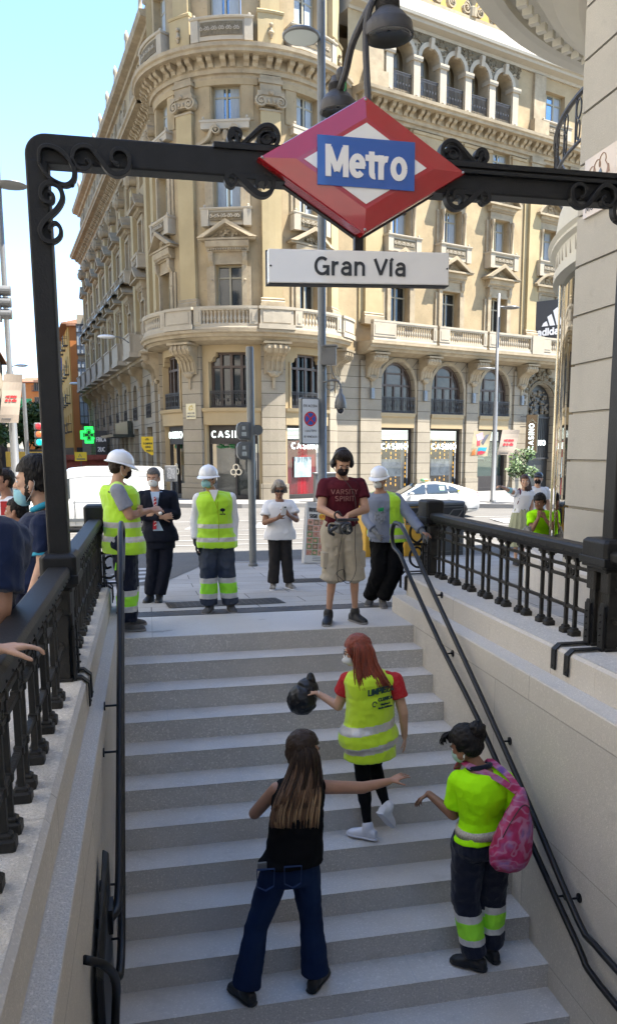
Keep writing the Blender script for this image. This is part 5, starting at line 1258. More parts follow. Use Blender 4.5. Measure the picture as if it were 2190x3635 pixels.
# flip: facade of the left row faces the street (east)
r6.rotation_euler.z = 0
r7, f7 = house('cream_house', (-11.9, 70, 0), (-.096,.995), 24, 10.6, 12, m_cr, 'cream corner house with shutters at the far left edge', 7, 3, balc=False, first=2.6, fh=3.1)
r8, f8 = house('white_house', (-20.9, 156, 0), (-.106,.994), 90, 9.3, 14, m_wh, 'distant pale row of houses where the left street narrows', 22, 2, balc=False, first=2.6, fh=3.2, ww=1.3, wh=1.9)
def tree(x, y, z, h, r, label, seed=1, n=2600, trunk=.12, cat='tree', leaf=.16):
    rnd = random.Random(seed); root = thing('street_tree', (x, y, z), label, cat)
    mb = MB(); top = z+h*.55
    mb.tube([(x,y,z),(x+.05,y,z+h*.3),(x,y+.05,top)], [trunk,trunk*.8,trunk*.5], 8)
    cl = []
    for i in range(9):
        a = rnd.uniform(0, 2*pi); q = rnd.uniform(.25,.75)*r; c = Vector((x+q*cos(a), y+q*sin(a), z+h*rnd.uniform(.5,.92))); cl.append((c, r*rnd.uniform(.35,.6)))
        mb.tube([(x,y,z+h*rnd.uniform(.3,.5)), ((x+c.x)/2,(y+c.y)/2,(top+c.z)/2-.1), tuple(c)], [trunk*.4,trunk*.25,trunk*.1], 5)
    mb.build('trunk', mat('bark', (.10,.075,.05), .9, var=.3, vs=12), root)
    mb = MB()
    for i in range(n):
        c, q = rnd.choice(cl); d = Vector((rnd.gauss(0,1), rnd.gauss(0,1), rnd.gauss(0,.9))).normalized()*q*rnd.uniform(.35,1.1); p = c+d
        u = Vector((rnd.uniform(-1,1), rnd.uniform(-1,1), rnd.uniform(-1,1))).normalized(); v = u.orthogonal().normalized(); s = leaf*rnd.uniform(.6,1.3)
        mb.mi = rnd.randint(0, 1); mb.face([p-u*s, p+v*s*.5, p+u*s, p-v*s*.5])
    mb.build('crown', [mat('leaf_green', (.045,.09,.02), .6, var=.3, vs=3), mat('leaf_green_light', (.09,.15,.035), .6, var=.3, vs=3)], root)
    return root
tree(-10.3, 78, -.95, 6.8, 2.2, 'dense dark green street tree behind the left traffic lights', 3, 3600, .16, leaf=.22)
tree(-11.4, 66, -.95, 6.2, 1.5, 'dark green street tree at the far left edge', 5, 1800, .14, leaf=.22)
tree(19.0, 32.5, -.95, 4.6, 1.25, 'slim light green street tree beside the curved glass', 8, 1500, .05, leaf=.13)
tree(18.2, 38.6, -.84, 2.9, .75, 'small round shrub tree in front of the casino entrance', 9, 900, .05, leaf=.10)
# ================================================================ STREET FURNITURE
m_pole = mat('grey_pole_paint', (.155,.165,.165), .45, .3, var=.15, vs=4, dirt=.25)
m_lpole = mat('light_grey_pole', (.15,.15,.145), .45, .3, var=.1)
m_dgrey = mat('signal_housing', (.10,.11,.115), .45, var=.2, vs=5)
sp = thing('signal_pole', (1.80,14.95,-.37), 'short thick grey signal pole standing between two workers and the man in white', 'pole')
mb = MB(); mb.smooth = True; mb.lathe((1.83,14.95,-.37), [(.085,0),(.085,.06),(.066,.07),(.066,3.86),(.060,3.88),(.0,3.885)], 24, caps=False); mb.build('post', m_pole, sp, smooth='angle')
for i, z in enumerate((2.06, 1.72)):
    mb = MB(frame((1.70,14.93,z), (1,0,0), (0,1,0))); out = [(-.13+.09-.09*cos(t*pi/8/1), .16) for t in range(1)]
    sh = [(.10,-.155),(-.06,-.155),(-.11,-.12),(-.13,-.06),(-.13,.06),(-.11,.12),(-.06,.155),(.10,.155)]
    mb.ext(sh, -.10, .12); mb.ext([(a*.8,b*.8) for a, b in sh], -.13, -.10)
    o = mb.build('pedestrian_signal', m_dgrey, sp, bevel=.01, bseg=2)
    mb = MB(frame((1.68,14.80,z), (1,0,0), (0,1,0))); mb.box(-.03,.05,-.005,.0,-.09,-.02); mb.box(-.02,.03,-.005,.0,.02,.08); mb.build('sticker', mat('pale_sticker', (.4,.45,.45), .5, var=.4, vs=30), o)
mb = MB(frame((1.95,15.0,2.08), (1,0,0), (0,1,0))); mb.ext([(.09*cos(t*pi/6), .09*sin(t*pi/6)) for t in range(12)], -.1, .14); mb.build('signal_visor', m_dgrey, sp)
# tall lamp post with sign, box and camera
X, Y = 3.66, 17.55
lp = thing('lamp_post', (X,Y,-.45), 'tall grey lamp post behind the metro diamond', 'street lamp')
mb = MB(); mb.smooth = True; mb.lathe((X,Y,-.45), [(.13,0),(.13,.05),(.098,.06),(.094,4.0),(.083,4.05),(.078,13)], 24, caps=False); mb.build('post', m_pole, lp)
mb = MB(); mb.smooth = True
mb.lathe((X-.42,Y-.1,9.72), [(.02,.09),(.30,.07),(.37,.02),(.37,-.02),(.33,-.03)], 28, caps=False); mb.tube([(X-.2,Y-.05,9.80),(X,Y,9.83)], .05, 8); o = mb.build('luminaire', m_lpole, lp)
mb = MB(); mb.smooth = True; mb.lathe((X-.42,Y-.1,9.72), [(.0,-.04),(.22,-.035),(.33,-.03)], 28, caps=False); mb.build('lens', mat('lamp_lens', (.45,.5,.47), .2), o)
mb = MB(); mb.lathe((X,Y,2.95), [(.10,0),(.10,.34)], 20); mb.build('collar', m_pole, lp)
sg2 = thing('parking_sign', (X-.25,Y-.2,1.9), 'white plate with a no-stopping disc reading EN ACERA, fixed to the tall lamp post', 'sign')
ang = .35; fr = frame((3.36,17.32,2.325), (cos(ang),sin(ang),0), (-sin(ang),cos(ang),0))
def rrect(w, h, r, n=5):
    o = []
    for cx, cz, a in ((w/2-r,h/2-r,0),(-w/2+r,h/2-r,90),(-w/2+r,-h/2+r,180),(w/2-r,-h/2+r,270)):
        o += [(cx+r*cos(radians(a+90*i/n)), cz+r*sin(radians(a+90*i/n))) for i in range(n+1)]
    return o
mb = MB(fr); mb.ext(rrect(.44,.96,.035), 0, .10); mb.build('box_frame', m_pole, sg2, bevel=.006)
mb = MB(fr); mb.ext(rrect(.405,.925,.03), -.004, 0); mb.build('black_border', m_black, sg2)
mb = MB(fr); mb.ext(rrect(.39,.91,.027), -.007, -.004); mb.build('plate', mat('sign_plate_white', (.66,.68,.68), .4, dirt=.08), sg2)
circ = lambda r, n=32: [(r*cos(2*pi*i/n), r*sin(2*pi*i/n)) for i in range(n)]
up_ = lambda f, dz, dx=0: (lambda p: f((p[0]+dx, p[1], p[2]+dz)))
m_sred = mat('sign_red', (.55,.03,.03), .4); m_sblue = mat('sign_blue', (.02,.10,.42), .4)
mb = MB(up_(fr,.05)); mb.ext(circ(.152), -.009, -.007); mb.build('red_disc', m_sred, sg2)
mb = MB(up_(fr,.05)); mb.ext(circ(.122), -.011, -.009); mb.build('blue_disc', m_sblue, sg2)
mb = MB(up_(fr,.05)); mb.flat([(-.09,.09),(.09,-.09)], .032, -.013, -.011); mb.flat([(-.09,-.09),(.09,.09)], .032, -.0135, -.011); mb.build('red_cross', m_sred, sg2)
for tx, z, h in (('EN ACERA', .315, .056), ('TODO TIPO', -.195, .044), ('DE VEHICULOS', -.315, .044)):
    t = stext(tx, h, up_(fr, z), .0085, .15, sx=.92 if len(tx) < 10 else .78); t.build('lettering', m_black, sg2)
mb = MB(up_(fr,-.155,-.06)); mb.ext([(-.12,-.05),(-.10,.03),(-.03,.06),(.03,.03),(.10,.0),(.04,-.04),(-.02,-.03)], -.016, -.008); mb.build('torn_sticker', mat('paper_sticker', (.6,.6,.6), .7), sg2)
cb = thing('cabinet_box', (X+.1,Y-.15,3.4), 'small grey electric box with antennas on the tall lamp post', 'junction box')
mb = MB(frame((X+.12,Y-.14,3.68), (cos(-.3),sin(-.3),0), (-sin(-.3),cos(-.3),0))); mb.box(-.13,.15,-.11,.10,-.20,.16); mb.ext([(-.15,.16),(.19,.16),(.17,.20),(-.11,.20)], -.14, .12); mb.box(-.17,-.13,-.09,-.03,-.19,.06); mb.build('housing', m_lpole, cb, bevel=.006)
mb = MB(); mb.tube([(X-.03,Y-.24,3.72),(X-.13,Y-.24,3.95)], .008, 6); mb.build('antenna', m_lpole, cb); mb = MB(); mb.tube([(X+.02,Y-.25,3.74),(X-.08,Y-.25,3.96)], .008, 6); mb.build('antenna', m_lpole, cb)
for pts in ([(X+.05,Y-.2,3.5),(X+.03,Y-.2,3.40),(X-.02,Y-.13,3.33)],[(X+.15,Y-.2,3.48),(X+.19,Y-.2,3.3),(X+.26,Y-.2,3.18)],[(X+.08,Y-.18,3.2),(X+.06,Y-.18,3.02),(X+.14,Y-.18,2.97),(X+.22,Y-.18,3.02),(X+.24,Y-.18,3.17)]):
    mb = MB(); mb.tube(cr(pts,4), .010, 6); mb.build('cable', m_dgrey, cb)
cc = thing('security_camera', (X+.36,Y-.2,2.9), 'grey dome security camera hanging from an arm on the tall lamp post', 'camera')
mb = MB(); mb.smooth = True; mb.tube(cr([(X,Y-.1,3.13),(X+.18,Y-.18,3.17),(X+.30,Y-.2,3.15),(X+.345,Y-.2,3.06),(X+.35,Y-.2,2.98)],4), .022, 8); mb.build('arm', m_lpole, cc)
mb = MB(); mb.smooth = True; mb.lathe((X+.35,Y-.2,2.60), [(.118,0),(.125,.02),(.12,.12),(.085,.25),(.05,.29),(.035,.31),(.035,.40),(.0,.40)], 24, caps=False); mb.build('housing', m_lpole, cc)
mb = MB(); mb.smooth = True; mb.ell((X+.35,Y-.2,2.60), (.085,.085,.12), 16, 10); mb.build('dome', mat('dark_dome', (.015,.015,.02), .05, coat=1), cc)
# menu board
bd = thing('menu_board', (3.0,15.1,-.37), 'white menu board reading BUFFET LIBRE SUSHI at the foot of the tall lamp post', 'menu board')
Mb = Matrix.Translation((3.0,15.12,-.37)) @ Matrix.Rotation(.28, 4, 'Z') @ Matrix.Rotation(.10, 4, 'Y') @ Matrix.Rotation(-.06, 4, 'X'); fx = xform(Mb)
m_brd = mat('board_white', (.62,.61,.58), .6, var=.1, vs=10, dirt=.25)
mb = MB(fx); mb.box(-.22,.20,0,.02,.02,1.12); mb.box(-.21,.21,.10,.12,.0,1.10); mb.box(-.23,-.20,-.006,.024,0,1.14); mb.box(.185,.215,-.006,.024,0,1.14); mb.box(-.23,.215,-.008,.03,1.10,1.14); mb.build('panel', m_brd, bd)
def bt(s, h, x, z, m_, w_=.16, sx=.8):
    t = stext(s, h, (lambda p: fx((x+p[0], p[1], z+p[2]))), .006, w_, sx=sx); t.build('lettering', m_, bd)
bt('BUFFET LIBRE', .075, -.01, 1.0, m_black, .18, .50); bt('SUSHI', .075, -.08, .885, m_black, .18, .55)
mb = MB(lambda p: fx((p[0]+.11, p[1], p[2]+.885))); mb.ext([(.075*cos(2*pi*i/20), .06*sin(2*pi*i/20)) for i in range(20)], -.006, 0); mb.build('price_burst', mat('price_yellow', (.75,.50,.03), .5), bd)
bt('9,25', .06, .10, .885, m_sred, .2, .55)
rnd = random.Random(12); fm = [mat('food_%s' % n, c, .5, col2=c2, vs=40) for n, c, c2 in (('red', (.35,.06,.05), (.6,.35,.25)), ('brown', (.10,.06,.035), (.35,.25,.15)), ('green', (.05,.12,.04), (.3,.35,.15)), ('pale', (.55,.42,.30), (.35,.10,.06)), ('salmon', (.55,.18,.10), (.65,.45,.35)))]
for r_ in range(6):
    for c_ in range(3):
        mb = MB(fx); x0 = -.19+c_*.122; z0 = .155+r_*.113; mb.box(x0, x0+.115, -.003, 0, z0, z0+.106); i = rnd.randint(0,4); mb.mi = 1; mb.ell((x0+.055,-.003,z0+.05), (.036,.002,.034), 10, 4)
        mb.build('dish_photo', [fm[i], fm[(i+2) % 5]], bd)
for z in (.12,.09,.06): mb = MB(fx); mb.box(-.05,.16,-.003,0,z,z+.008); mb.build('small_print', m_dgrey, bd)
# recycling bins
def bin_(name, x, y, z, w, d, h, front, label, rot=.35):
    root = thing(name, (x,y,z), label, 'recycling bin', 'recycling bins behind the right railing'); f = xform(Matrix.Translation((x,y,z)) @ Matrix.Rotation(rot, 4, 'Z'))
    mb = MB(f); mb.bbox(-w/2, w/2, -d/2, d/2, 0, h-.08, .02); mb.build('body', front, root, bevel=.008)
    mb = MB(f); mb.bbox(-w/2-.01, w/2+.01, -d/2-.02, d/2+.02, h-.08, h, .03); mb.build('lid', m_dgrey, root, bevel=.01)
    mb = MB(f); mb.box(-w/2+.04, w/2-.04, -d/2-.012, -d/2, h-.42, h-.12); mb.build('slot', m_black, root)
    mb = MB(f); mb.flat([(-w/2+.03,h-.11),(w/2-.03,h-.11),(w/2-.03,h-.44),(-w/2+.03,h-.44),(-w/2+.03,h-.11)], .015, -d/2-.02, -d/2); mb.flat([(-w/2+.08,h-.36),(-.06,h-.26),(.02,h-.17),(w/2-.06,h-.16)], .02, -d/2-.03, -d/2-.005); mb.flat([(.0,h-.36),(w/2-.16,h-.30),(w/2-.07,h-.18)], .02, -d/2-.03, -d/2-.005); mb.build('trim', m_lpole, root)
    mb = MB(f); mb.flat([(-w/2+.04,.10),(w/2-.04,.10),(w/2-.04,h-.5),(-w/2+.04,h-.5),(-w/2+.04,.10)], .014, -d/2-.006, -d/2)
    mb.build('door_panel', m_lpole if front is not m_yel else m_yel, root)
    return root, f
m_yel = mat('bin_yellow', (.62,.36,.04), .5, var=.12, vs=6, dirt=.15)
b0, f_ = bin_('recycling_bin', 4.55,16.55,-.42, .70,.5,1.12, m_yel, 'yellow recycling bin beside the worker in the grey sleeves', .25)
mb = MB(f_); 
for k in range(2): mb.flat([(-.1+.02*i, .86-.05*k+.012*sin(i*1.5)) for i in range(16)], .008, -.27, -.25)
mb.build('squiggle_mark', m_dgrey, b0)
bin_('recycling_bin', 5.30,16.45,-.42, .62,.5,1.10, m_yel, 'narrow yellow-edged bin between the yellow bin and the dark bin', .25)
bin_('recycling_bin', 5.98,16.3,-.42, .66,.5,1.12, mat('bin_dark', (.075,.08,.085), .5, var=.2), 'dark grey recycling bin nearest the taxi wheel', .25)
# right lamp post with banners
X2, Y2 = 17.25, 39.97
l2 = thing('lamp_post', (X2,Y2,-.84), 'slim pale lamp post with two banners in front of the green casino window', 'street lamp')
mb = MB(); mb.smooth = True; mb.lathe((X2,Y2,-.84), [(.16,0),(.16,.1),(.125,.12),(.11,5),(.085,5.05),(.07,10.25),(0,10.26)], 16, caps=False); mb.build('post', m_lpole, l2)
for s, z in ((1, 8.72), (-1, 5.75)):
    mb = MB(); mb.smooth = True; mb.lathe((X2+s*.62,Y2-.1,z), [(0,.1),(.3,.08),(.42,.03),(.42,0),(.3,-.02),(0,-.02)], 20, caps=False); mb.tube([(X2,Y2,z+.05),(X2+s*.3,Y2,z+.06)], .05, 6); mb.build('luminaire', m_lpole, l2)
def banner(x, y, z, w, h, skew, label, m_, kind, ang=0):
    root = thing('street_banner', (x,y,z), label, 'banner', 'banners on the lamp posts'); f = frame((x,y,z), (cos(ang),sin(ang),0), (-sin(ang),cos(ang),0))
    g = lambda p: f((p[0]+skew*p[2], p[1]+.04*sin(p[2]*3+p[0]*2), p[2]))
    mb = MB(g); n = 6
    for i in range(n):
        for j in range(n):
            a, b = -w/2+w*i/n, -w/2+w*(i+1)/n; c, d = -h/2+h*j/n, -h/2+h*(j+1)/n; mb.face([(a,0,c),(b,0,c),(b,0,d),(a,0,d)]); mb.face([(a,.008,c),(a,.008,d),(b,.008,d),(b,.008,c)])
    mb.build('cloth', m_, root); k = w/1.0
    if kind == 'txt':
        for s_, z_, h_ in (('veranos', .12, .16), ('de la villa', -.10, .16)):
            t = stext(s_, h_*k, (lambda z_: (lambda p: g((p[0], p[1]-.01, p[2]+z_*k))))(z_), .004, .24, sp=.1, sx=.72 if z_ > 0 else .62); t.build('lettering', m_sred, root)
        mb = MB(g); mb.box(-w*.4, w*.1, -.008, 0, -h*.43, -h*.41); mb.build('small_print', m_dgrey, root)
    else:
        for i, (c, q) in enumerate((((.60,.35,.50), [(-.35,.35),(.0,.45),(.1,.2),(-.2,.1)]), ((.55,.05,.06), [(-.25,.1),(-.1,.2),(-.02,-.05),(-.2,-.1)]), ((.12,.12,.14), [(.0,.05),(.2,.35),(.4,.38),(.15,-.05)]), ((.02,.25,.35), [(-.1,-.15),(.4,-.15),(.35,-.3),(-.12,-.3)]), ((.5,.03,.05), [(-.1,-.32),(.1,-.28),(.35,-.34),(.2,-.42),(-.1,-.44)]), ((.60,.20,.05), [(-.42,-.3),(-.28,-.2),(-.2,-.45),(-.42,-.48)]))):
            mb = MB(g); mb.ext([(a*w, b*h) for a, b in q], -.01, -.004); mb.build('print_patch', mat('banner_ink_%d' % i, c, .6), root)
m_cloth = mat('banner_cloth', (.40,.33,.26), .8, var=.06); m_cloth2 = mat('banner_cloth_cream', (.40,.34,.22), .8, var=.1)
banner(X2+.72, Y2-.1, 1.62+.55, .95, 1.25, .22, 'cream banner reading veranos de la villa, right side of slim pale lamp post', m_cloth, 'txt')
banner(X2-.78, Y2-.1, 1.60+.50, .95, 1.25, .18, 'colourful printed banner on the left side of the slim pale lamp post', m_cloth2, 'art')
# hanging casino sign and sports banner on the corner building
cs = thing('hanging_casino_sign', (0,0,0), 'vertical bronze sign reading CASINO upwards on the pier beside the entrance', 'sign'); cs.location = right_map((18.2,-.2,3.0)); OFF[cs] = cs.location.copy()
c0 = Vector(right_map((18.25,-.9,2.85))); g = frame(c0, (.97,-.24,0), (.24,.97,0))
mb = MB(g); mb.box(-.36,.36,0,.14,-1.25,1.25); mb.build('panel', mat('bronze_panel', (.14,.085,.035), .45, .3, var=.1), cs)
mb = MB(g); mb.box(.36,.40,-.01,.15,-1.25,1.25); mb.build('edge', m_gold, cs)
t = stext('CASINO', .36, (lambda p: g((-p[2]-.02, p[1], p[0]-.18))), .02, .2, sp=.2, sx=.92); t.build('lettering', m_neon, cs)
t = stext('GRAN VIA', .11, (lambda p: g((p[0], p[1], p[2]-1.15))), .02, .2, sx=.75); t.build('lettering', m_neon, cs)
mb = MB(g); mb.flat([(-.2,.72),(0,1.02),(.2,.72)], .03, -.02, 0); mb.flat([(-.1,.82),(.02,.9),(.28,.72)], .03, -.021, 0); mb.build('emblem', m_gold, cs)
for z in (1.1, .45, -1.15): mb = MB(g); mb.box(-.75,-.36,.05,.1,z,z+.05); mb.build('bracket', m_grille, cs)
ab = thing('sports_banner', (0,0,0), 'black hanging banner with three slanted white stripes reading adidas on the ochre facade', 'banner'); q0 = Vector(right_map((19.75,-1.0,10.2))); ab.location = q0; OFF[ab] = q0.copy()
g = frame(q0, (.95,-.31,0), (.31,.95,0)); g = (lambda f: (lambda p: f((p[0], p[1], p[2]+p[0]*.10))))(g)
mb = MB(g); mb.box(-1.5,1.5,0,.05,-1.35,1.30); mb.build('panel', mat('banner_black', (.030,.028,.026), .6), ab)
mb = MB(g)
mb = MB(g); mb.ext([(-.72,-.32),(-.30,-.52+.2),(-.42,.0+.0),(-.62,-.12)], -.012, 0); mb.build('stripe', m_white, ab)
mb = MB(g); mb.ext([(-.20,-.32),(.14,-.32),(-.12,.42),(-.38,.26)][::1], -.012, 0); mb.build('stripe', m_white, ab)
mb = MB(g); mb.ext([(.24,-.32),(.60,-.32),(.26,.82),(-.02,.62)], -.012, 0); mb.build('stripe', m_white, ab)
t = stext('adidas', .48, (lambda p: g((p[0]-.15, p[1], p[2]-.68))), .012, .22, sp=.06, sx=.95); t.build('lettering', m_white, ab)
# signs on the street side
fl = thing('gold_shop_flag', (.4,58,2.5), 'yellow hanging flag sign reading COMPRA ORO VENTA on the street side of the corner building', 'sign')
g = (lambda p: (.10+p[0]*.56, 52+p[1], 1.95+p[2]*.56)); mb = MB(g); mb.ext([(-.62,1.15),(.62,1.15),(.62,-.75),(.45,-.85),(.1,-.6),(-.3,-.4),(-.62,.1)], 0, .06); mb.build('panel', mat('flag_yellow', (.75,.52,.02), .5), fl)
for s_, z, h in (('COMPRA',.42,.22),('ORO',.06,.24),('VENTA',-.36,.22)): t = stext(s_, h, up_(g, z, .05 if z > -.3 else .22), .01, .22, sx=.85 if h > .22 else .78); t.build('lettering', mat('dark_green_ink', (.05,.07,.02), .5), fl)
mb = MB(g); volute(mb, -.12, .85, .12, -.01, 0, 1, .3); volute(mb, .12, .85, .12, -.01, 0, -1, .3); mb.ell((0,0,.9), (.05,.02,.12), 6, 5); mb.build('emblem', mat('dark_green_ink', (.05,.07,.02), .5), fl)
pc = thing('pharmacy_cross', (-5.5,88,4.5), 'lit green pharmacy cross sign hanging at the end of the corner building', 'sign')
g = frame((-5.42,86.5,3.33), (1,0,0), (0,1,0)); m_gr = mat('lit_green', (.02,.8,.10), .4, emit=.3); m_drk = mat('cross_dark_face', (.01,.05,.015), .4)
def crossp(a, b): return [(-a,b),(-a,a),(-b,a),(-b,-a),(-a,-a),(-a,-b),(a,-b),(a,-a),(b,-a),(b,a),(a,a),(a,b)]
mb = MB(g); mb.ext(crossp(.42,.82), 0, .25); mb.build('lit_border', m_gr, pc)
mb = MB(g); mb.ext(crossp(.22,.55), -.02, 0); mb.build('dark_face', m_drk, pc)
mb = MB(g); mb.flat([(p[0],p[1]) for p in crossp(.14,.44)]+[crossp(.14,.44)[0]], .035, -.03, -.02); mb.flat([(-.05,.05),(.12,.05),(.12,-.1),(-.05,-.1)], .03, -.03, -.02); mb.build('led_lines', m_gr, pc)
mb = MB(g); mb.box(.8,1.6,.1,.16,-.05,.05); mb.build('bracket', m_grille, pc)
sn = thing('street_name_plaque', (0,0,0), 'cream tiled street name plaque on the turret pier', 'sign'); q0 = Vector(rot_map((-44.5*PD,-.26,3.9))); sn.location = q0; OFF[sn] = q0.copy()
g = lambda p: rot_map((-44.5*PD+p[0], -.24+p[1], 3.85+p[2]))
mb = MB(g, .2); mb.box(-.32,.32,-.03,0,-.42,.38); mb.build('panel', mat('plaque_cream', (.62,.54,.34), .5, var=.2, vs=14), sn)
for s_, z in (('CALLE DE', -.12), ('HORTALEZA', -.29)): t = stext(s_, .10, (lambda z: (lambda p: g((p[0], p[1]-.03, p[2]+z))))(z), .006, .2, sx=.8 if z > -.2 else .7); t.build('lettering', m_dgrey, sn)
mb = MB(g); relief(mb, -.18, .18, .05, .28, -.035, 10, .05, 3); mb.build('tile_picture', mat('tile_ochre', (.5,.38,.12), .5), sn)
# cream banner pole and traffic signals on the left
X3, Y3 = -4.24, 29.5
l3 = thing('lamp_post', (X3,Y3,-.95), 'pale leaning lamp post at the left picture edge carrying a banner', 'street lamp')
mb = MB(); mb.smooth = True; mb.lathe((X3,Y3,-.95), [(.17,0),(.16,.1),(.135,.12),(.12,5.2),(.085,5.3),(.08,13)], 16, caps=False); mb.build('post', m_lpole, l3)
mb = MB(); mb.smooth = True; mb.lathe((X3+.38,Y3-.2,9.95), [(0,.1),(.3,.08),(.5,.03),(.5,0),(.3,-.03),(0,-.03)], 20, caps=False); mb.tube([(X3,Y3,10.0),(X3+.3,Y3-.2,10.0)], .05, 6); mb.build('luminaire', m_lpole, l3)
mb = MB()
for k in range(3): mb.tube([(X3-.12,Y3-.35,6.75-.36*k),(X3+.22,Y3-.35,6.75-.36*k)], .16, 14)
mb.box(X3-.2, X3-.10, Y3-.5, Y3-.2, 5.8, 6.95); mb.build('signal_heads', m_lpole, l3)
banner(X3+.05, Y3-.4, 3.40, .58, 1.55, .14, 'cream banner with red lettering on the leaning post at the left edge', m_cloth, 'txt')
def street_lamp(x, y, z, zt, arm, label, name='street_lamp', from_wall=False):
    r_ = thing(name, (x,y,z), label, 'street lamp', 'wall lamps of the left street')
    mb = MB(); mb.smooth = True; mb.tube(cr([(x,y,zt-.35),(x+arm*.4,y,zt-.05),(x+arm*.9,y,zt)],4), .035, 6); mb.build('arm', m_lpole, r_)
    mb = MB(); mb.smooth = True; mb.ell((x+arm*1.1,y,zt-.02), (.55,.22,.13), 14, 8); mb.build('lamp_head', mat('white_lamp_head', (.72,.72,.70), .4), r_)
    return r_
street_lamp(-.8, 55, 7, 8.75, -1.2, 'white oval lamp on a curved arm high on the side of the corner building')
street_lamp(-5.6, 92, 7, 8.7, -1.2, 'small white oval lamp in front of the orange wall')
street_lamp(-10.6, 74, 7, 8.7, .8, 'grey bell lamp on an arm behind the leaning post')
tl_ = thing('traffic_light', (-5.9,38,-.95), 'three coloured traffic lights on a pale pole partly hidden by the arch post', 'traffic light')
mb = MB(); mb.lathe((-4.95,38,-.95), [(.09,0),(.08,5.5)], 12); mb.build('post', m_lpole, tl_)
for k, (c, e) in enumerate((((.45,.02,.03), .15), ((.55,.12,.03), .15), ((.0,.30,.27), .9))):
    mb = MB(); mb.box(-4.58,-4.26,37.6,37.9,2.60-.33*k,2.91-.33*k); o = mb.build('signal_head', m_lpole, tl_, bevel=.04)
    mb = MB(); mb.smooth = True; mb.ell((-4.38,37.58,2.755-.33*k), (.14,.05,.14), 16, 8); mb.build('lens', mat('signal_lens_%d' % k, c, .3, emit=e*.35, coat=.5), o)
for k in range(2):
    mb = MB(); mb.smooth = True; mb.lathe((-4.95,37.8,.75+.4*k), [(.16,0),(.18,.1),(.12,.3),(.03,.35)], 12); mb.build('signal_back', m_lpole, tl_)
hs_ = thing('hoarding', (-9,62,-.95), 'yellow site hoarding panel with black letters behind the left traffic lights', 'sign')
g = frame((-7.6,60,1.25), (1,0,0), (0,1,0)); mb = MB(g); mb.box(-1.6,1.9,0,.1,-.55,.45); mb.build('panel', mat('hoarding_yellow', (.55,.33,.04), .6, var=.1), hs_)
t = stext('DANCE', .42, up_(g, -.1), .02, .2, sp=.3); t.build('lettering', m_dgrey, hs_)
for x in (-1.5, 1.8): mb = MB(g); mb.box(x,x+.08,.1,.18,-2.1,.45); mb.build('post', m_dgrey, hs_)
ys_ = thing('small_yellow_sign', (-4.3,66,1), 'small yellow works sign above the white van', 'sign'); g = frame((-4.65,64,1.35), (1,0,0), (0,1,0)); mb = MB(g); mb.box(-.42,.42,0,.06,-.32,.32); mb.build('panel', mat('flag_yellow', (.75,.52,.02), .5), ys_)
mb = MB(g); mb.flat([(-.15,-.05),(-.05,.2),(.05,-.05)], .05, -.01, 0); mb.box(-.3,.3,-.01,0,-.22,-.14); mb.build('pictogram', m_dgrey, ys_); mb = MB(g); mb.box(-.03,.03,.06,.1,-2.3,.3); mb.build('post', m_dgrey, ys_)
mb = MB(); mb.box(-9.5,-3.0,70,72,-.95,1.05); mb.box(-9.8,-2.7,69.5,72.2,1.05,1.45); o = mb.build('market_barrier', mat('red_hoarding', (.36,.10,.07), .8, var=.5, vs=1.6, dirt=.4)); setp(o, 'long reddish works enclosure beyond the white van', 'barrier')
ks = thing('blank_shop_sign', (-1.5,60,1), 'black vertical sign with white letters beside the street side shops', 'sign'); g = frame((-3.76,76,2.3), (1,0,0), (0,1,0)); mb = MB(g); mb.box(-.5,.5,0,.2,-1.2,1.2); mb.build('panel', m_black, ks)
t = stext('FINCA', .42, up_(g, .45), .02, .2, sx=.5); t.build('lettering', m_white, ks); t = stext('2UC', .42, up_(g, -.4), .02, .2, sx=.6); t.build('lettering', m_white, ks)
gs = thing('green_vertical_sign', (-19,128,6), 'green lettered vertical sign on the white street house', 'sign'); g = frame((-16.9,128,6.6), (1,0,0), (0,1,0)); mb = MB(g); mb.box(-.5,.5,0,.3,-3,1.8); mb.box(-1.4,1.2,0,.3,1.8,2.6); mb.build('panel', mat('green_panel', (.02,.18,.08), .5), gs)
t = stext('HOSTAL', .5, (lambda p: g((p[0]*.0+p[2]*.8, p[1], -p[0]*1.2-.6))), .02, .2); t.build('lettering', m_white, gs)
bw = thing('balcony_banner', (-9.8,110,9), 'small dark blue balcony banner with white letters on the yellow house', 'banner'); g = frame((-9.5,112,12.6), (.3,-.95,0), (.95,.3,0)); mb = MB(g); mb.box(-1.3,1.3,-.7,-.65,-.9,.6); mb.build('cloth', mat('navy_cloth', (.04,.05,.16), .8), bw)
tl2 = thing('ticket_machine', (1.2,43.6,-.84), 'small grey cabinet by the pier left of the casino door', 'cabinet'); mb = MB(); mb.box(.9,1.5,43.2,43.5,.2,1.0); mb.box(1.15,1.25,43.3,43.4,-.84,.2); mb.build('cabinet', m_lpole, tl2, bevel=.02); mb = MB(); mb.box(1.0,1.4,43.17,43.2,.35,.9); mb.build('sticker_front', mat('sticker_mess', (.3,.3,.3), .6, var=.8, vs=12), tl2)
bx = thing('junction_cabinet', (9.4,42,-.84), 'pale grey double street cabinet in front of the casino windows', 'cabinet'); mb = MB(); mb.box(8.3,9.5,41.6,42.1,-.84,.55); mb.build('body', m_lpole, bx, bevel=.03); mb = MB(); mb.box(8.25,9.55,41.55,42.15,.55,.66); mb.build('lid', m_lpole, bx, bevel=.02); mb = MB(); mb.box(8.88,8.9,41.59,41.6,-.8,.52); mb.build('door_gap', m_black, bx)
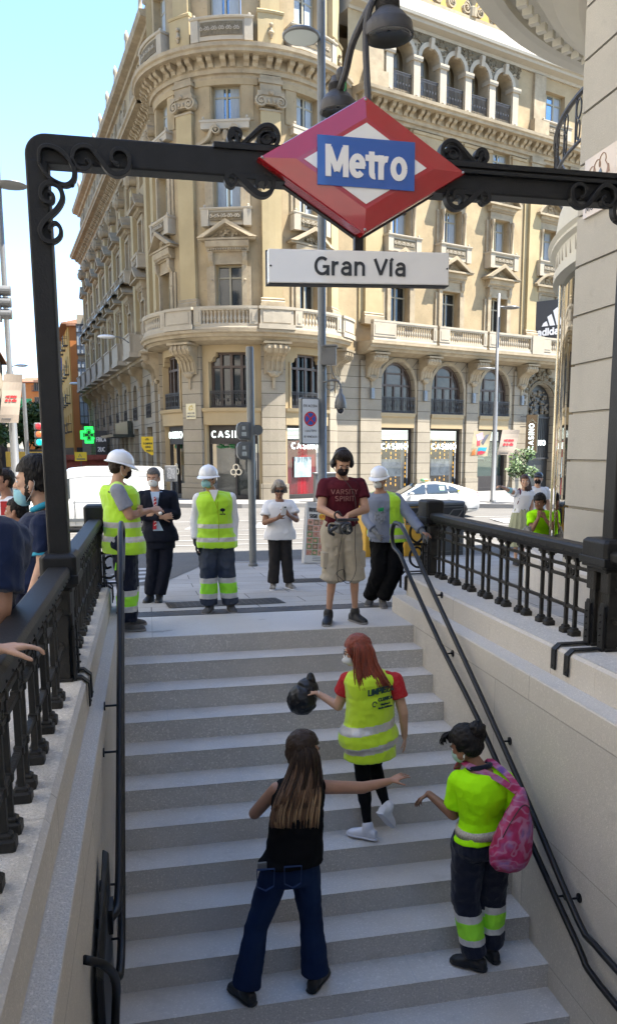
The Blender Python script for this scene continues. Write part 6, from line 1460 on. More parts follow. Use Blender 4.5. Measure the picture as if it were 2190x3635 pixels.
# ================================================================ VEHICLES
m_carw = mat('white_car_paint', (.50,.50,.48), .25, coat=.8, var=.03)
m_cgl = mat('car_glass', (.03,.04,.045), .04, 0, spec=1, coat=1)
m_tyre = mat('tyre_rubber', (.02,.02,.021), .85, var=.2); m_rim = mat('alloy_rim', (.30,.30,.31), .3, .9)
def wheel(par, f, x, y, z, r, w, side):
    g = lambda p: f((x+p[0], y+p[1], z+p[2])); n = 28
    mb = MB(g); mb.smooth = True; rings = []
    for q, yy in ((r*.66,-w/2),(r*.93,-w/2),(r,-w*.32),(r,w*.32),(r*.93,w/2),(r*.66,w/2)): rings.append([(q*cos(2*pi*i/n), yy, q*sin(2*pi*i/n)) for i in range(n)])
    mb.loft(rings, caps=False); o = mb.build('wheel', m_tyre, par, smooth='angle')
    mb = MB(g); s = side
    for k in range(5):
        a = 2*pi*k/5+.3; mb.flat([(0,0),(r*.64*cos(a), r*.64*sin(a))], [.1,.06], s*w*.40, s*w*.30)
    mb.flat([(r*.65*cos(2*pi*i/24), r*.65*sin(2*pi*i/24)) for i in range(25)], .04, s*w*.44, s*w*.2); mb.ext([(r*.16*cos(2*pi*i/10), r*.16*sin(2*pi*i/10)) for i in range(10)], s*w*.42, s*w*.3)
    mb.build('rim', m_rim, o)
    mb = MB(g); mb.ext([(r*.6*cos(2*pi*i/20), r*.6*sin(2*pi*i/20)) for i in range(20)], s*w*.12, s*w*.1); mb.build('brake_disc', m_dgrey, o)
def car(name, loc, rot, label, low, high, zs, glassx, W, body, wheels, r, cat, **k):
    """body = side profile stations: list of (x, z_bottom, z_belt, z_top, halfwidth_low, halfwidth_top)"""
    f = xform(Matrix.Translation(loc) @ Matrix.Rotation(rot, 4, 'Z')); root = thing(name, loc, label, cat)
    mb = MB(f); mb.smooth = True; rings = []
    for x, zb, zm, zt, hl, ht in body:
        zh = zb+(zm-zb)*.55
        R = [(-hl*.86,zb),(-hl*.97,zb+.08),(-hl,zh),(-hl*.985,zm-.05),(-hl*.955,zm),(-ht-.0,(zm+zt*2)/3),(-ht*.93,zt-.03),(-ht*.6,zt)]
        R = R+[(-a, b) for a, b in R[::-1]]; rings.append([(x, y, z) for y, z in R])
    mb.loft(rings); o = mb.build('body', m_carw, root, smooth='angle')
    return root, f
# taxi
ty = [(-2.22,.32,.62,.66,.60,.5),(-2.12,.22,.70,.74,.80,.62),(-1.75,.18,.80,.86,.85,.68),(-1.15,.18,.92,.97,.86,.68),(-.55,.18,.96,1.30,.87,.60),(.0,.18,.97,1.46,.87,.56),(.55,.18,.98,1.49,.87,.56),(1.1,.18,1.0,1.42,.87,.56),(1.65,.2,1.04,1.26,.86,.57),(2.1,.25,1.02,1.12,.82,.6),(2.22,.35,.98,1.03,.74,.6)]
tx, tf = car('taxi', (11.55,34.05,-1.05), radians(-7), 'white taxi with a green roof light driving past the casino', 0,0,0,0,0, ty, 0, 0, 'taxi')
mb = MB(tf)
for s in (-1, 1):
    y = s*.0
    pts = {'a': [(-.98,.99),(-.30,1.33),(-.25,1.38),(-.10,1.385),(-.10,1.01)], 'b': [(-.03,1.01),(-.03,1.395),(.35,1.41),(.80,1.36),(.86,1.02)], 'c': [(.93,1.03),(.88,1.345),(1.2,1.26),(1.42,1.10)]}
    for kk, q in pts.items():
        m2 = MB(tf)
        def wy(x, z):
            t = min(1, max(0, (z-.97)/.45)); hw = .845-(.845-.575)*t; return s*(hw+.012)
        m2.F([m2.P((x, wy(x, z), z)) for x, z in q]); m2.build('side_window', m_cgl, tx)
for q, nm in (([(-1.12,-.66,.985),(-1.12,.66,.985),(-.40,.52,1.385),(-.40,-.52,1.385)], 'windscreen'),):
    m2 = MB(tf); m2.F([m2.P((x-.03, y, z+.015)) for x, y, z in q]); m2.build(nm, m_cgl, tx)
for x in (-1.38, 1.33):
    for s in (-1, 1): wheel(tx, tf, x, s*.80, .31, .31, .2, s)
    for s in (-1, 1):
        m2 = MB(tf); m2.ext([(x+.36*cos(pi*i/12), .30+.36*sin(pi*i/12)) for i in range(13)], s*.875, s*.84); m2.build('wheel_arch', m_black, tx)
m2 = MB(tf); m2.box(-.12,.12,-.30,.30,1.49,1.60); m2.build('roof_light', mat('taxi_green_light', (.10,.30,.14), .4), tx, bevel=.02); m2 = MB(tf); m2.box(.121,.125,-.1,.28,1.51,1.58); m2.box(-.05,.11,-.305,-.30,1.51,1.58); m2.build('roof_light_panel', mat('taxi_amber', (.55,.25,.08), .4), tx)
m2 = MB(tf); m2.ell((-.72,-.96,1.02), (.10,.11,.075), 12, 8); m2.build('mirror', m_carw, tx, smooth=True); m2 = MB(tf); m2.ell((-.72,.96,1.02), (.10,.11,.075), 12, 8); m2.build('mirror', m_carw, tx, smooth=True)
m2 = MB(tf); m2.box(-1.9,2.1,-.872,-.868,.36,.40); m2.build('sill_line', m_dgrey, tx)
for x in (-.05, .9): m2 = MB(tf); m2.box(x,x+.012,-.880,-.876,.34,.98); m2.build('door_gap', m_dgrey, tx)
for x in (.12,): m2 = MB(tf); m2.box(x,x+.16,-.90,-.88,.86,.885); m2.build('door_handle', m_rim, tx)
m2 = MB(tf); m2.ell((1.32,-.80,1.14), (.07,.06,.07), 10, 6); m2.build('round_sticker', mat('yellow_sticker', (.6,.6,.1), .5), tx); m2 = MB(tf); m2.face([(.5,-.76,1.15),(.72,-.75,1.15),(.70,-.70,1.33),(.48,-.71,1.33)]); m2.build('window_sticker', mat('pale_green_sticker', (.4,.6,.45), .5), tx)
m2 = MB(tf); m2.ell((-2.0,-.62,.62), (.2,.16,.08), 10, 6); m2.build('headlight', m_cgl, tx); m2 = MB(tf); m2.ell((2.1,-.70,.92), (.10,.10,.16), 10, 6); m2.build('tail_light', mat('tail_red', (.35,.05,.05), .2, coat=1), tx)
# van (nose to the left)
vb = [(-2.45,.34,.70,.74,.72,.6),(-2.36,.24,.86,.90,.90,.72),(-2.0,.2,1.02,1.10,.95,.76),(-1.55,.2,1.10,1.32,.96,.78),(-.85,.2,1.15,2.02,.97,.80),(-.55,.2,1.15,2.18,.97,.82),(0,.2,1.15,2.24,.97,.84),(1.6,.2,1.15,2.25,.97,.84),(2.42,.22,1.15,2.22,.96,.83),(2.52,.28,1.15,2.14,.93,.80)]
vn, vf = car('delivery_van', (-2.0,29.9,-1.03), radians(3), 'plain white delivery van parked behind the left group of men', 0,0,0,0,0, vb, 0, 0, 'van')
for x in (-1.6, 1.55):
    for s in (-1, 1): wheel(vn, vf, x, s*.88, .33, .33, .22, s)
    for s in (-1, 1): m2 = MB(vf); m2.ext([(x+.40*cos(pi*i/12), .32+.40*sin(pi*i/12)) for i in range(13)], s*.975, s*.93); m2.build('wheel_arch', m_black, vn)
m2 = MB(vf); m2.F([m2.P(p) for p in [(-1.55,-.70,1.36),(-1.55,.70,1.36),(-.86,.70,2.03),(-.86,-.70,2.03)]]); m2.map = vf; m2.build('windscreen', m_cgl, vn)
m2 = MB(vf); m2.F([m2.P(p) for p in [(-1.35,-.945,1.18),(-.55,-.955,1.18),(-.55,-.868,1.85),(-.82,-.87,1.80)]]); m2.build('side_window', m_cgl, vn)
m2 = MB(vf); m2.box(-.45,2.4,-.972,-.966,1.10,1.115); m2.build('body_crease', m_lpole, vn)
m2 = MB(vf); m2.box(-1.2,1.1,-.99,-.96,.42,.52); m2.build('side_moulding', m_dgrey, vn); m2 = MB(vf); m2.box(-2.3,2.5,-.95,-.90,.16,.22); m2.build('sill', m_black, vn)
m2 = MB(vf); m2.box(-.5,2.45,-.87,-.862,2.06,2.075); m2.build('roof_gutter', m_lpole, vn)
for x in (-.42, .95): m2 = MB(vf); m2.box(x,x+.014,-.976,-.968,.3,1.15); m2.build('door_gap', m_dgrey, vn)
m2 = MB(vf); m2.ell((-1.2,-1.05,1.30), (.10,.13,.14), 10, 8); m2.build('mirror', m_black, vn, smooth=True)
m2 = MB(vf); m2.ell((-1.15,-.2,1.45), (.25,.25,.2), 10, 8); m2.build('windscreen_red_reflection', m_sred, vn)  # red blob imitating the reddish reflection in the windscreen
# ================================================================ PEOPLE
def M3(yaw=0, pitch=0, roll=0):
    """body frame: +y forward (faces), +x its left... yaw measured from +Y world clockwise"""
    return Euler((pitch, roll, -yaw), 'XYZ').to_matrix()
def capsule(mb, a, b, ra, rb, n=14, ex=1.0, side=None, flat=False):
    """tapered rounded limb; ex squashes along 'side' direction"""
    a, b = Vector(a), Vector(b); t = (b-a); L = t.length
    if L < 1e-5: return
    t.normalize(); s = Vector(side) if side is not None else Vector((1,0,0)); s = (s-t*s.dot(t))
    if s.length < 1e-4: s = t.orthogonal()
    s.normalize(); u = t.cross(s); rings = []
    st = [(-1,.02),(-.86,.5),(-.5,.86),(0,1)]
    for k, q in st: rings.append((a+t*ra*k, ra*q))
    rings.append((a.lerp(b,.33), ra*.67+rb*.33)); rings.append((a.lerp(b,.67), ra*.33+rb*.67))
    if flat: rings += [(b, rb), (b+t*.004, rb*.96), (b+t*.005, rb*.3)]
    else:
        for k, q in st[::-1]: rings.append((b-t*rb*k, rb*q))
    mb.loft([[c+(s*cos(2*pi*j/n)+u*sin(2*pi*j/n)*ex)*r for j in range(n)] for c, r in rings])
def ringloft(mb, secs, M, o, n=20):
    """stack of ellipses: (z, halfwidth x, front depth, back depth, cx, cy) in body frame"""
    R = []
    for z, hw, df, db, cx, cy in secs:
        ring = []
        for j in range(n):
            a = 2*pi*j/n; x = cos(a); y = sin(a); k = 1/(abs(x)**2.5+abs(y)**2.5)**(1/2.5)
            ring.append(o+M @ Vector((cx+x*k*hw, cy+y*k*(df if y > 0 else db), z)))
        R.append(ring)
    mb.loft(R)
def remesh(mb, name, mats, parent, voxel=.008, smooth=2, fold=0, fs=9, seed=0, sel=None, foldz=1.0, dec=0):
    """fuse overlapping closed pieces into one continuous smooth surface"""
    o = mb.build(name, mats, parent)
    r = o.modifiers.new('r', 'REMESH'); r.mode = 'VOXEL'; r.voxel_size = voxel; r.use_smooth_shade = True
    s = o.modifiers.new('s', 'SMOOTH'); s.iterations = smooth; s.factor = .6
    dg = bpy.context.evaluated_depsgraph_get(); me = bpy.data.meshes.new_from_object(o.evaluated_get(dg)); o.modifiers.clear(); old = o.data; o.data = me; bpy.data.meshes.remove(old)
    off = OFF[o]
    if fold:
        ns = [v.normal.copy() for v in me.vertices]
        for v, nn in zip(me.vertices, ns):
            p = v.co*fs+Vector((seed*7.1,0,0)); p.z *= foldz
            d = noise.noise(p)*.65+noise.noise(p*2.3)*.35; d2 = 1-abs(noise.noise(p*1.4+Vector((5,1,9))))*2
            v.co += nn*(d*.8+d2*.45)*fold*1.45
    me.update()
    if len(me.materials) == 0:
        for x in (mats if isinstance(mats, (list, tuple)) else [mats]): me.materials.append(x)
    if sel:
        for p in me.polygons: p.material_index = sel(p.center+off, p.normal)
    for p in me.polygons: p.use_smooth = True
    return o
def hand(mb, wrist, d, palmn, side, s=1.0, curl=.35, spread=.10, thumb=1, fing=None):
    """hand from wrist along d; palmn = palm normal (the way the palm faces); five separate fingers"""
    d = Vector(d).normalized(); pn = Vector(palmn); pn = (pn-d*pn.dot(d)).normalized(); w = d.cross(pn)*side; W = Vector(wrist)
    L = .095*s
    # palm
    capsule(mb, W, W+d*.02*s, .024*s, .026*s, 10, .75, w)
    for k in (-.026, -.009, .009, .026): capsule(mb, W+d*.012*s+w*k*.55*s, W+d*L*.92+w*k*1.12*s, .0150*s, .0125*s, 8, .9, w)
    lens = (.066,.078,.084,.074); ks = (-.032,-.011,.010,.030)
    for i, (k, ln) in enumerate(zip(ks, lens)):
        c = curl[i] if isinstance(curl, (list, tuple)) else curl*(1+.15*(1.5-i))
        p = W+d*L*.93+w*k*s; dir_ = (d+w*spread*(i-1.5)*.7).normalized(); r = .0088*s; axis = dir_.cross(pn)
        for j, f in enumerate((.45,.30,.25)):
            a = c*(.7+.5*j); dir_ = (dir_*cos(a)+pn*sin(a)).normalized(); pn2 = pn
            q = p+dir_*ln*f*s; capsule(mb, p, q, r, r*.90, 7); p = q; r *= .90
            ax = dir_.cross(w).normalized(); pn_l = (dir_.cross(w)).normalized(); 
            pn = pn
    # thumb leaves the side of the palm near its base
    p = W+d*.028*s+w*.020*s*thumb; dir_ = (d*.62+w*.72*thumb+pn*.30).normalized(); r = .0125*s
    for f in (.036,.030,.024):
        q = p+dir_*f*s; capsule(mb, p, q, r, r*.86, 8); p = q; r *= .86; dir_ = (dir_+d*.30+pn*.18*(1+curl if not isinstance(curl,(list,tuple)) else 1.3)).normalized()
def skinmat(n, c): return mat('skin_'+n, c, .48, var=.14, vs=14, spec=.4, bump=.06, bs=180)
SK = {'fair': skinmat('fair', (.56,.33,.22)), 'tan': skinmat('tan', (.38,.20,.125)), 'dark': skinmat('brown', (.25,.125,.075)), 'olive': skinmat('olive', (.46,.26,.17))}
m_eye = mat('eye_dark', (.02,.015,.012), .15); m_eyew = mat('eye_white', (.70,.68,.66), .3); m_lip = mat('lips', (.30,.10,.08), .5); m_hairk = mat('hair_black', (.010,.008,.007), .55, var=.5, vs=60, bump=.5, bs=90, stretch=(1,1,.15), spec=.25)
m_hairb = mat('hair_dark_brown', (.028,.016,.010), .5, var=.5, vs=60, bump=.5, bs=90, stretch=(1,1,.15), spec=.25); m_hairg = mat('hair_grey_blond', (.42,.38,.32), .6, col2=(.16,.13,.10), vs=30, bump=.5, bs=90, stretch=(1,1,.2))
m_hairr = mat('hair_red', (.30,.055,.022), .42, col2=(.13,.025,.012), vs=26, bump=.5, bs=110, stretch=(2,2,.12)); m_hairs = mat('hair_salt', (.10,.09,.085), .6, var=.5, vs=70, bump=.4, bs=90)
m_hivis = mat('hi_vis_lime', (.46,.80,.02), .7, var=.08, vs=5, bump=.25, bs=24, sheen=.3, emit=0); m_refl = mat('reflective_tape', (.60,.58,.55), .38, .15, var=.2, vs=30, bump=.1, bs=60); m_hivis2 = mat('hi_vis_yellow_green', (.55,.78,.015), .7, var=.08, vs=5, bump=.25, bs=24, sheen=.3)
m_navy = mat('navy_cloth_trousers', (.010,.013,.028), .85, var=.3, vs=6, bump=.3, bs=120, sheen=.15); m_navyd = mat('dusty_navy', (.022,.032,.062), .9, col2=(.075,.085,.105), vs=3.2, bump=.3, bs=120)
m_jean = mat('dark_denim', (.006,.013,.042), .85, col2=(.012,.028,.075), vs=3.5, bump=.3, bs=260); m_blk = mat('black_cloth', (.0055,.0055,.006), .85, var=.2, bump=.25, bs=160); m_char = mat('charcoal_cloth', (.030,.028,.028), .9, var=.3, vs=5, bump=.25, bs=130)
m_wht = mat('white_cotton', (.72,.72,.74), .85, var=.05, bump=.2, bs=90); m_gry = mat('grey_melange', (.27,.285,.33), .9, var=.1, vs=40, bump=.2, bs=90); m_mar = mat('maroon_shirt', (.085,.012,.020), .85, var=.15, vs=6, bump=.25, bs=100)
m_kh = mat('khaki_shorts', (.42,.37,.29), .9, var=.12, vs=5, bump=.3, bs=130); m_suit = mat('navy_suit', (.009,.011,.020), .75, var=.2, bump=.15, bs=200); m_polo = mat('navy_polo', (.010,.019,.055), .9, var=.2, vs=4, bump=.35, bs=260, sheen=.2)
m_mask = mat('blue_mask', (.30,.55,.60), .8, bump=.1, bs=60); m_maskw = mat('white_mask', (.70,.70,.68), .8); m_maskk = mat('black_mask', (.015,.012,.014), .8); m_maskp = mat('pink_mask', (.55,.30,.30), .85, col2=(.62,.50,.50), vs=60)
m_helm = mat('white_helmet', (.76,.77,.78), .28, coat=.5, var=.04); m_shoek = mat('black_shoe', (.010,.010,.011), .5, var=.3, bump=.2, bs=60); m_shoeg = mat('dusty_boot', (.12,.115,.11), .85, var=.35, vs=10, bump=.3, bs=60); m_sole = mat('grey_sole', (.25,.24,.23), .8); m_shoew = mat('white_trainer', (.66,.66,.70), .6, var=.06, bump=.1, bs=40); m_glove = mat('dark_glove', (.035,.037,.042), .8, bump=.3, bs=60)
m_lime = mat('lime_band', (.30,.75,.03), .7, bump=.2, bs=40); m_band = mat('grey_band', (.55,.55,.55), .5, var=.2, vs=20)
class Person:
    def __init__(s, loc, h, yaw, label, skin='olive', J=None, group=None, sex='m', hpitch=0, hyaw=0, hroll=0, build=1.0, lean=(0,0), vox=.008, twist=0, headS=1.0):
        """loc = point between the feet; h = stature; yaw = facing (0 = away from camera, clockwise); J = joint overrides, offsets in metres
        from loc in the camera-plane frame (x right, y away, z up)"""
        s.loc = Vector(loc); s.h = h; s.k = h/1.75; s.yaw = yaw; s.sex = sex; s.b = build; s.vox = vox
        s.root = thing('person', s.loc, label, 'person', group); s.skin = SK[skin]
        k = s.k; B = M3(yaw); s.B = B; s.Bs = M3(yaw+twist)
        sw = .185*k*(.90 if sex == 'f' else 1)*(.5+.5*build); hw = .088*k
        d = {}
        lv = lambda x, y, z: Vector((x, y, z))
        def bod(x, y, z, M=None): return (M or B) @ Vector((x, y, 0))+Vector((0,0,z))
        lx, ly = lean
        d['pel'] = bod(0,0,.93*k); d['chest'] = bod(0,.0,1.27*k)+lv(lx*.6,ly*.6,0); d['neck'] = bod(0,-.015*k,1.48*k)+lv(lx,ly,0); d['head'] = bod(0,.02*k,1.62*k)+lv(lx*1.1,ly*1.1,0)
        for sd, n in ((-1,'L'),(1,'R')):   # L = person's left = -x in its frame facing +y
            d['sh'+n] = bod(sd*sw,-.01,1.415*k,s.Bs)+lv(lx,ly,0); d['el'+n] = bod(sd*(sw+.07*k),-.03,1.12*k,s.Bs)+lv(lx,ly,0); d['wr'+n] = bod(sd*(sw+.06*k),.05,.875*k,s.Bs)+lv(lx,ly,0)
            d['hip'+n] = bod(sd*hw,0,.90*k); d['kn'+n] = bod(sd*(hw+.015),.03,.49*k); d['an'+n] = bod(sd*(hw+.02),-.01,.085*k); d['toe'+n] = None
        if J:
            for a, v in J.items(): d[a] = Vector(v)
        for n in 'LR': d['sh'+n] = Vector(d['sh'+n])-Vector((0,0,.022*k))
        s.d = d; s.w = lambda n: s.loc+d[n]
        s.hM = M3(yaw+hyaw, hpitch, hroll); s.hs = s.k*headS; s.vest_on = False
    def W(s, n): return s.loc+s.d[n]
    def torso(s, mb, e=0, z0=.86, z1=1.5, collar=True, hem=0, belly=0):
        k, b = s.k, s.b; f = s.sex == 'f'
        # sections along pelvis -> chest -> neck
        pe, ch, ne = s.W('pel'), s.W('chest'), s.W('neck'); secs = []
        prof = [(.80,.150,.085,.105),(.86,.165,.10,.115),(.93,.168,.105,.115),(1.00,.150,.10,.095),(1.08,.138,.098,.085),(1.18,.150,.108,.095),(1.27,.165,.118,.108),(1.35,.172,.115,.112),(1.40,.150,.095,.102),(1.435,.105,.07,.085),(1.475,.066,.058,.062)]
        R = []
        for z, hw, df, db in prof:
            if z < z0-.001 or z > z1+.001: continue
            if f: hw *= {.93:1.08,1.0:1.0,.86:1.08,.80:1.05}.get(z, .90 if z > 1.3 else .92); df *= 1.12 if 1.18 <= z <= 1.35 else 1
            if z < 1.25: c = pe.lerp(ch, (z-.93)/(1.27-.93)) if z > .93 else pe+(pe-ch)*(.93-z)/.34
            else: c = ch.lerp(ne, (z-1.27)/.21)
            t = max(0, min(1, (z-1.0)/.35)); Mx = s.B.lerp(s.Bs, t) if hasattr(s.B, 'lerp') else s.B
            hb = hem*max(0, (1.0-z)/.14) if z < 1.0 else 0
            ring = []; n = 22
            for j in range(n):
                a = 2*pi*j/n; x, y = cos(a), sin(a); q = 1/(abs(x)**2.4+abs(y)**2.4)**(1/2.4)
                bl = belly*max(0, 1-abs(z-1.03)/.16) if y > 0 else 0
                ring.append(c+Mx @ Vector((x*q*(hw*b+e+hb)*k, y*q*((df if y > 0 else db)*b+e+hb+bl)*k, 0)))
            R.append(ring)
        mb.loft(R)
    def arm(s, mb, n, e=0, t0=0, t1=1, r=(.052,.045,.041,.028), flare=0):
        """sleeve/arm between fraction t0..t1 of the whole arm (0 shoulder, .5 elbow, 1 wrist)"""
        k = s.k*(.90 if s.sex == 'f' else 1)*(.6+.4*s.b); P_ = [s.W('sh'+n), s.W('el'+n), s.W('wr'+n)]
        def pt(t): return (P_[0].lerp(P_[1], t/.5) if t <= .5 else P_[1].lerp(P_[2], (t-.5)/.5))
        def rd(t): return ((r[0]+(r[1]-r[0])*t/.5) if t <= .5 else (r[2]+(r[3]-r[2])*(t-.5)/.5))*k+e*s.k
        ts = [t0]+([.5] if t0 < .5 < t1 else [])+[t1]
        for a, b in zip(ts, ts[1:]): capsule(mb, pt(a), pt(b), rd(a), rd(b)+flare*(b == t1)*k, flat=(b == t1 and t1 < .99))
        if t0 == 0: capsule(mb, s.W('neck').lerp(s.W('sh'+n), .30)-Vector((0,0,.045*k)), s.W('sh'+n), .050*k+e*.8, .050*k+e*.8)
    def leg(s, mb, n, e=0, t0=0, t1=1, r=(.088,.062,.058,.038), flare=0, low=None):
        k = s.k*(.5+.5*s.b); P_ = [s.W('hip'+n), s.W('kn'+n), s.W('an'+n)]
        def pt(t): return (P_[0].lerp(P_[1], t/.5) if t <= .5 else P_[1].lerp(P_[2], (t-.5)/.5))
        def rd(t): return ((r[0]+(r[1]-r[0])*t/.5) if t <= .5 else (r[2]+(r[3]-r[2])*(t-.5)/.5))*k+e*s.k
        ts = [t0]+([.5] if t0 < .5 < t1 else [])+[t1]
        for a, b in zip(ts, ts[1:]): capsule(mb, pt(a), pt(b), rd(a), rd(b)+(flare*k if b == t1 else 0), flat=(b == t1 and t1 < .99))
        if t0 < .5 < min(t1, .72) and t1 > .6: capsule(mb, pt(.5), pt(.72), rd(.5), rd(.62)*1.03, side=(0,1,0))
    def body(s, legs=True, arms='LR', handsL=None, handsR=None, feet=False):
        """one continuous skin surface: head, neck, arms, hands, legs"""
        mb = MB(); k = s.hs; H = s.W('head'); M = s.hM
        def hp(x, y, z): return H+M @ Vector((x*k, y*k, z*k))
        def he(c, r, n=12, kk=10): mb.ell(hp(*c), [q*k for q in r], n, kk, M)
        he((0,-.012,.035), (.074,.094,.082), 20, 14); he((0,.030,.0), (.062,.062,.085), 16, 12); he((0,.040,-.060), (.045,.045,.042), 14, 10); he((0,.072,-.088), (.020,.018,.016))
        for sx in (-1, 1): he((sx*.045,.018,-.048), (.022,.045,.035)); he((sx*.036,.070,-.012), (.018,.016,.015)); he((sx*.077,-.006,-.008), (.010,.019,.031)); he((sx*.081,-.012,.004), (.007,.014,.018))
        capsule(mb, hp(0,.086,.018), hp(0,.104,-.022), .0085*k, .0125*k, 8); he((-.010,.094,-.026), (.008,.008,.007)); he((.010,.094,-.026), (.008,.008,.007)); he((0,.078,.030), (.050,.016,.010)); he((0,.086,-.052), (.022,.011,.006)); he((0,.085,-.061), (.018,.011,.006))
        ne = s.W('neck'); capsule(mb, hp(0,-.015,-.05), ne+(s.B @ Vector((0,-.01,0)))-Vector((0,0,.03)), .052*k*(.88 if s.sex == 'f' else 1), .060*s.k*(.85 if s.sex == 'f' else 1))
        s.torso(mb, -.014)
        for n in arms: s.arm(mb, n)
        for n, hh in (('L', handsL), ('R', handsR)):
            if n not in arms: continue
            wv = s.W('wr'+n); fd = (wv-s.W('el'+n)).normalized(); q = dict(d=fd, palmn=s.B @ Vector((1 if n == 'L' else -1, 0, 0)), curl=.35)
            if hh: q.update(hh)
            hand(mb, wv+fd*.0, q['d'], q['palmn'], (1 if n == 'L' else -1)*q.get('side', 1), s.k*(.92 if s.sex == 'f' else 1.02), q['curl'], q.get('spread', .12), q.get('thumb', 1))
        if legs:
            for n in 'LR': s.leg(mb, n, -.012)
        sk = remesh(mb, 'body', s.skin, s.root, min(s.vox, .0075), 2)
        # face
        for sx in (-1, 1):
            m2 = MB(); m2.ell(hp(sx*.031,.0795,.005), (.0135*k,.008*k,.0075*k), 12, 8, M); m2.build('eye', m_eyew, s.root, smooth=True)
            m2 = MB(); m2.ell(hp(sx*.031,.0865,.005), (.0062*k,.003*k,.0062*k), 10, 6, M); m2.build('iris', m_eye, s.root, smooth=True)
            m2 = MB(); m2.tube([hp(sx*.012,.093,.024), hp(sx*.030,.092,.031), hp(sx*.050,.078,.024)], [.0028*k,.0042*k,.002*k], 6); m2.build('eyebrow', s.browm if hasattr(s, 'browm') else m_hairb, s.root)
        m2 = MB(); m2.ell(hp(0,.0945,-.0565), (.020*k,.006*k,.0055*k), 10, 6, M); m2.build('lips', m_lip, s.root, smooth=True)
        s.hp = hp; return sk
    def toe(s, n):
        t = s.d.get('toe'+n)
        if t is not None: return Vector(t).normalized()
        return (s.B @ Vector(((-.22 if n == 'L' else .22), 1, 0))).normalized()
    def shoe(s, n, m_, sole=None, hi=0, L=.27, w=.047, pitch=0):
        mb = MB(); a = s.W('an'+n); t = s.toe(n); k = s.k; up = Vector((0,0,1)); sd = t.cross(up).normalized(); up = sd.cross(t)
        f0 = a-up*.085*k
        def ring(y, wd, z0, z1, n_=14): 
            o = []
            for j in range(n_):
                q = 2*pi*j/n_; x, z = cos(q), sin(q); e = 1/(abs(x)**3+abs(z)**3)**(1/3); o.append(f0+t*y*k+sd*x*e*wd*k+up*((z0+z1)/2+z*e*(z1-z0)/2)*k)
            return o
        mb.loft([ring(-.085,.018,.012,.05), ring(-.075,.032,.0,.085), ring(-.03,w*.85,.0,.10+hi), ring(.02,w*.88,.0,.10+hi*.6), ring(.07,w*.98,.0,.078), ring(.12,w*1.05,.0,.062), ring(.155,w*.95,.0,.052), ring(.178,w*.6,.004,.040), ring(.186,w*.2,.01,.03)])
        capsule(mb, a-up*.02*k, a+up*(.025+hi)*k, .050*k, .050*k)
        o = remesh(mb, 'shoe', m_, s.root, .007, 2)
        m2 = MB(); R = [ring(y, wd, -.002, .022) for y, wd in ((-.088,.022),(-.078,.036),(-.03,w*.92),(.03,w*.9),(.08,w*1.04),(.125,w*1.1),(.16,w*1.0),(.183,w*.62),(.191,w*.25))]
        m2.loft(R); m2.build('sole', sole or m_sole, o, smooth='angle')
        return o
    def cloth(s, name, m_, parts, e=.012, fold=.006, sel=None, fs=9, vox=None, foldz=1.0, smooth=3, **k):
        mb = MB(); parts(mb, e); return remesh(mb, name, m_, s.root, vox or s.vox, smooth, fold, fs, hash(name) % 7, sel, foldz)
    def trousers(s, m_, e=.016, flare=.012, t1=.97, sel=None, fold=.008, name='trousers', top=.98, r=(.094,.072,.068,.055), **k):
        def P_(mb, e_):
            s.torso(mb, e_*.6, .80, top)
            for n in 'LR': s.leg(mb, n, e_, 0, t1, r, flare)
        return s.cloth(name, m_, P_, e, fold, sel, 11, foldz=.8, **k)
    def shirt(s, m_, t1=.34, e=.016, hem=.0, z0=.86, fold=.006, name='shirt', sel=None, belly=0, r=(.056,.052,.046,.036), flare=.006, coll=None, arms='LR'):
        def P_(mb, e_):
            s.torso(mb, e_, z0, 1.45, hem=hem, belly=belly)
            for n in arms: s.arm(mb, n, e_*.7, 0, t1, r, flare)
        return s.cloth(name, m_, P_, e, fold, sel)
    def vest(s, m_=None, e=.034, z0=.80, hem=.03, bands=(.93,1.06), bw=.026, fold=.006, belly=0, inner=None):
        """sleeveless hi-vis vest with reflective bands"""
        k = s.k; pe, ch, ne = s.W('pel'), s.W('chest'), s.W('neck'); lz = s.loc.z
        def P_(mb, e_):
            s.torso(mb, e_, z0, 1.45, hem=hem, belly=belly)
            R = []
            for t, w_, d_ in ((-.38,.205,.158),(0,.200,.155),(.5,.192,.15),(.85,.175,.138),(1.0,.15,.12)):
                c = pe.lerp(ch, t); R.append([c+s.B @ Vector((cos(a)*w_*s.b*k, sin(a)*d_*s.b*k, 0)) for a in [2*pi*j/22 for j in range(22)]])
            mb.loft(R)
            for n in 'LR': capsule(mb, s.W('neck').lerp(s.W('sh'+n), .30)-Vector((0,0,.05*k)), s.W('neck').lerp(s.W('sh'+n), .90)-Vector((0,0,.015*k)), .056*k+e_*.5, .056*k+e_*.5)
        zb = [lz+b*k for b in bands]
        def sel(p, n):
            if inner and inner[1](p, n): return 2
            return 1 if any(abs(p.z-b) < bw*k for b in zb) else 0
        return s.cloth('vest', [m_ or m_hivis, m_refl]+([inner[0]] if inner else []), P_, e, fold, sel, vox=.0075)
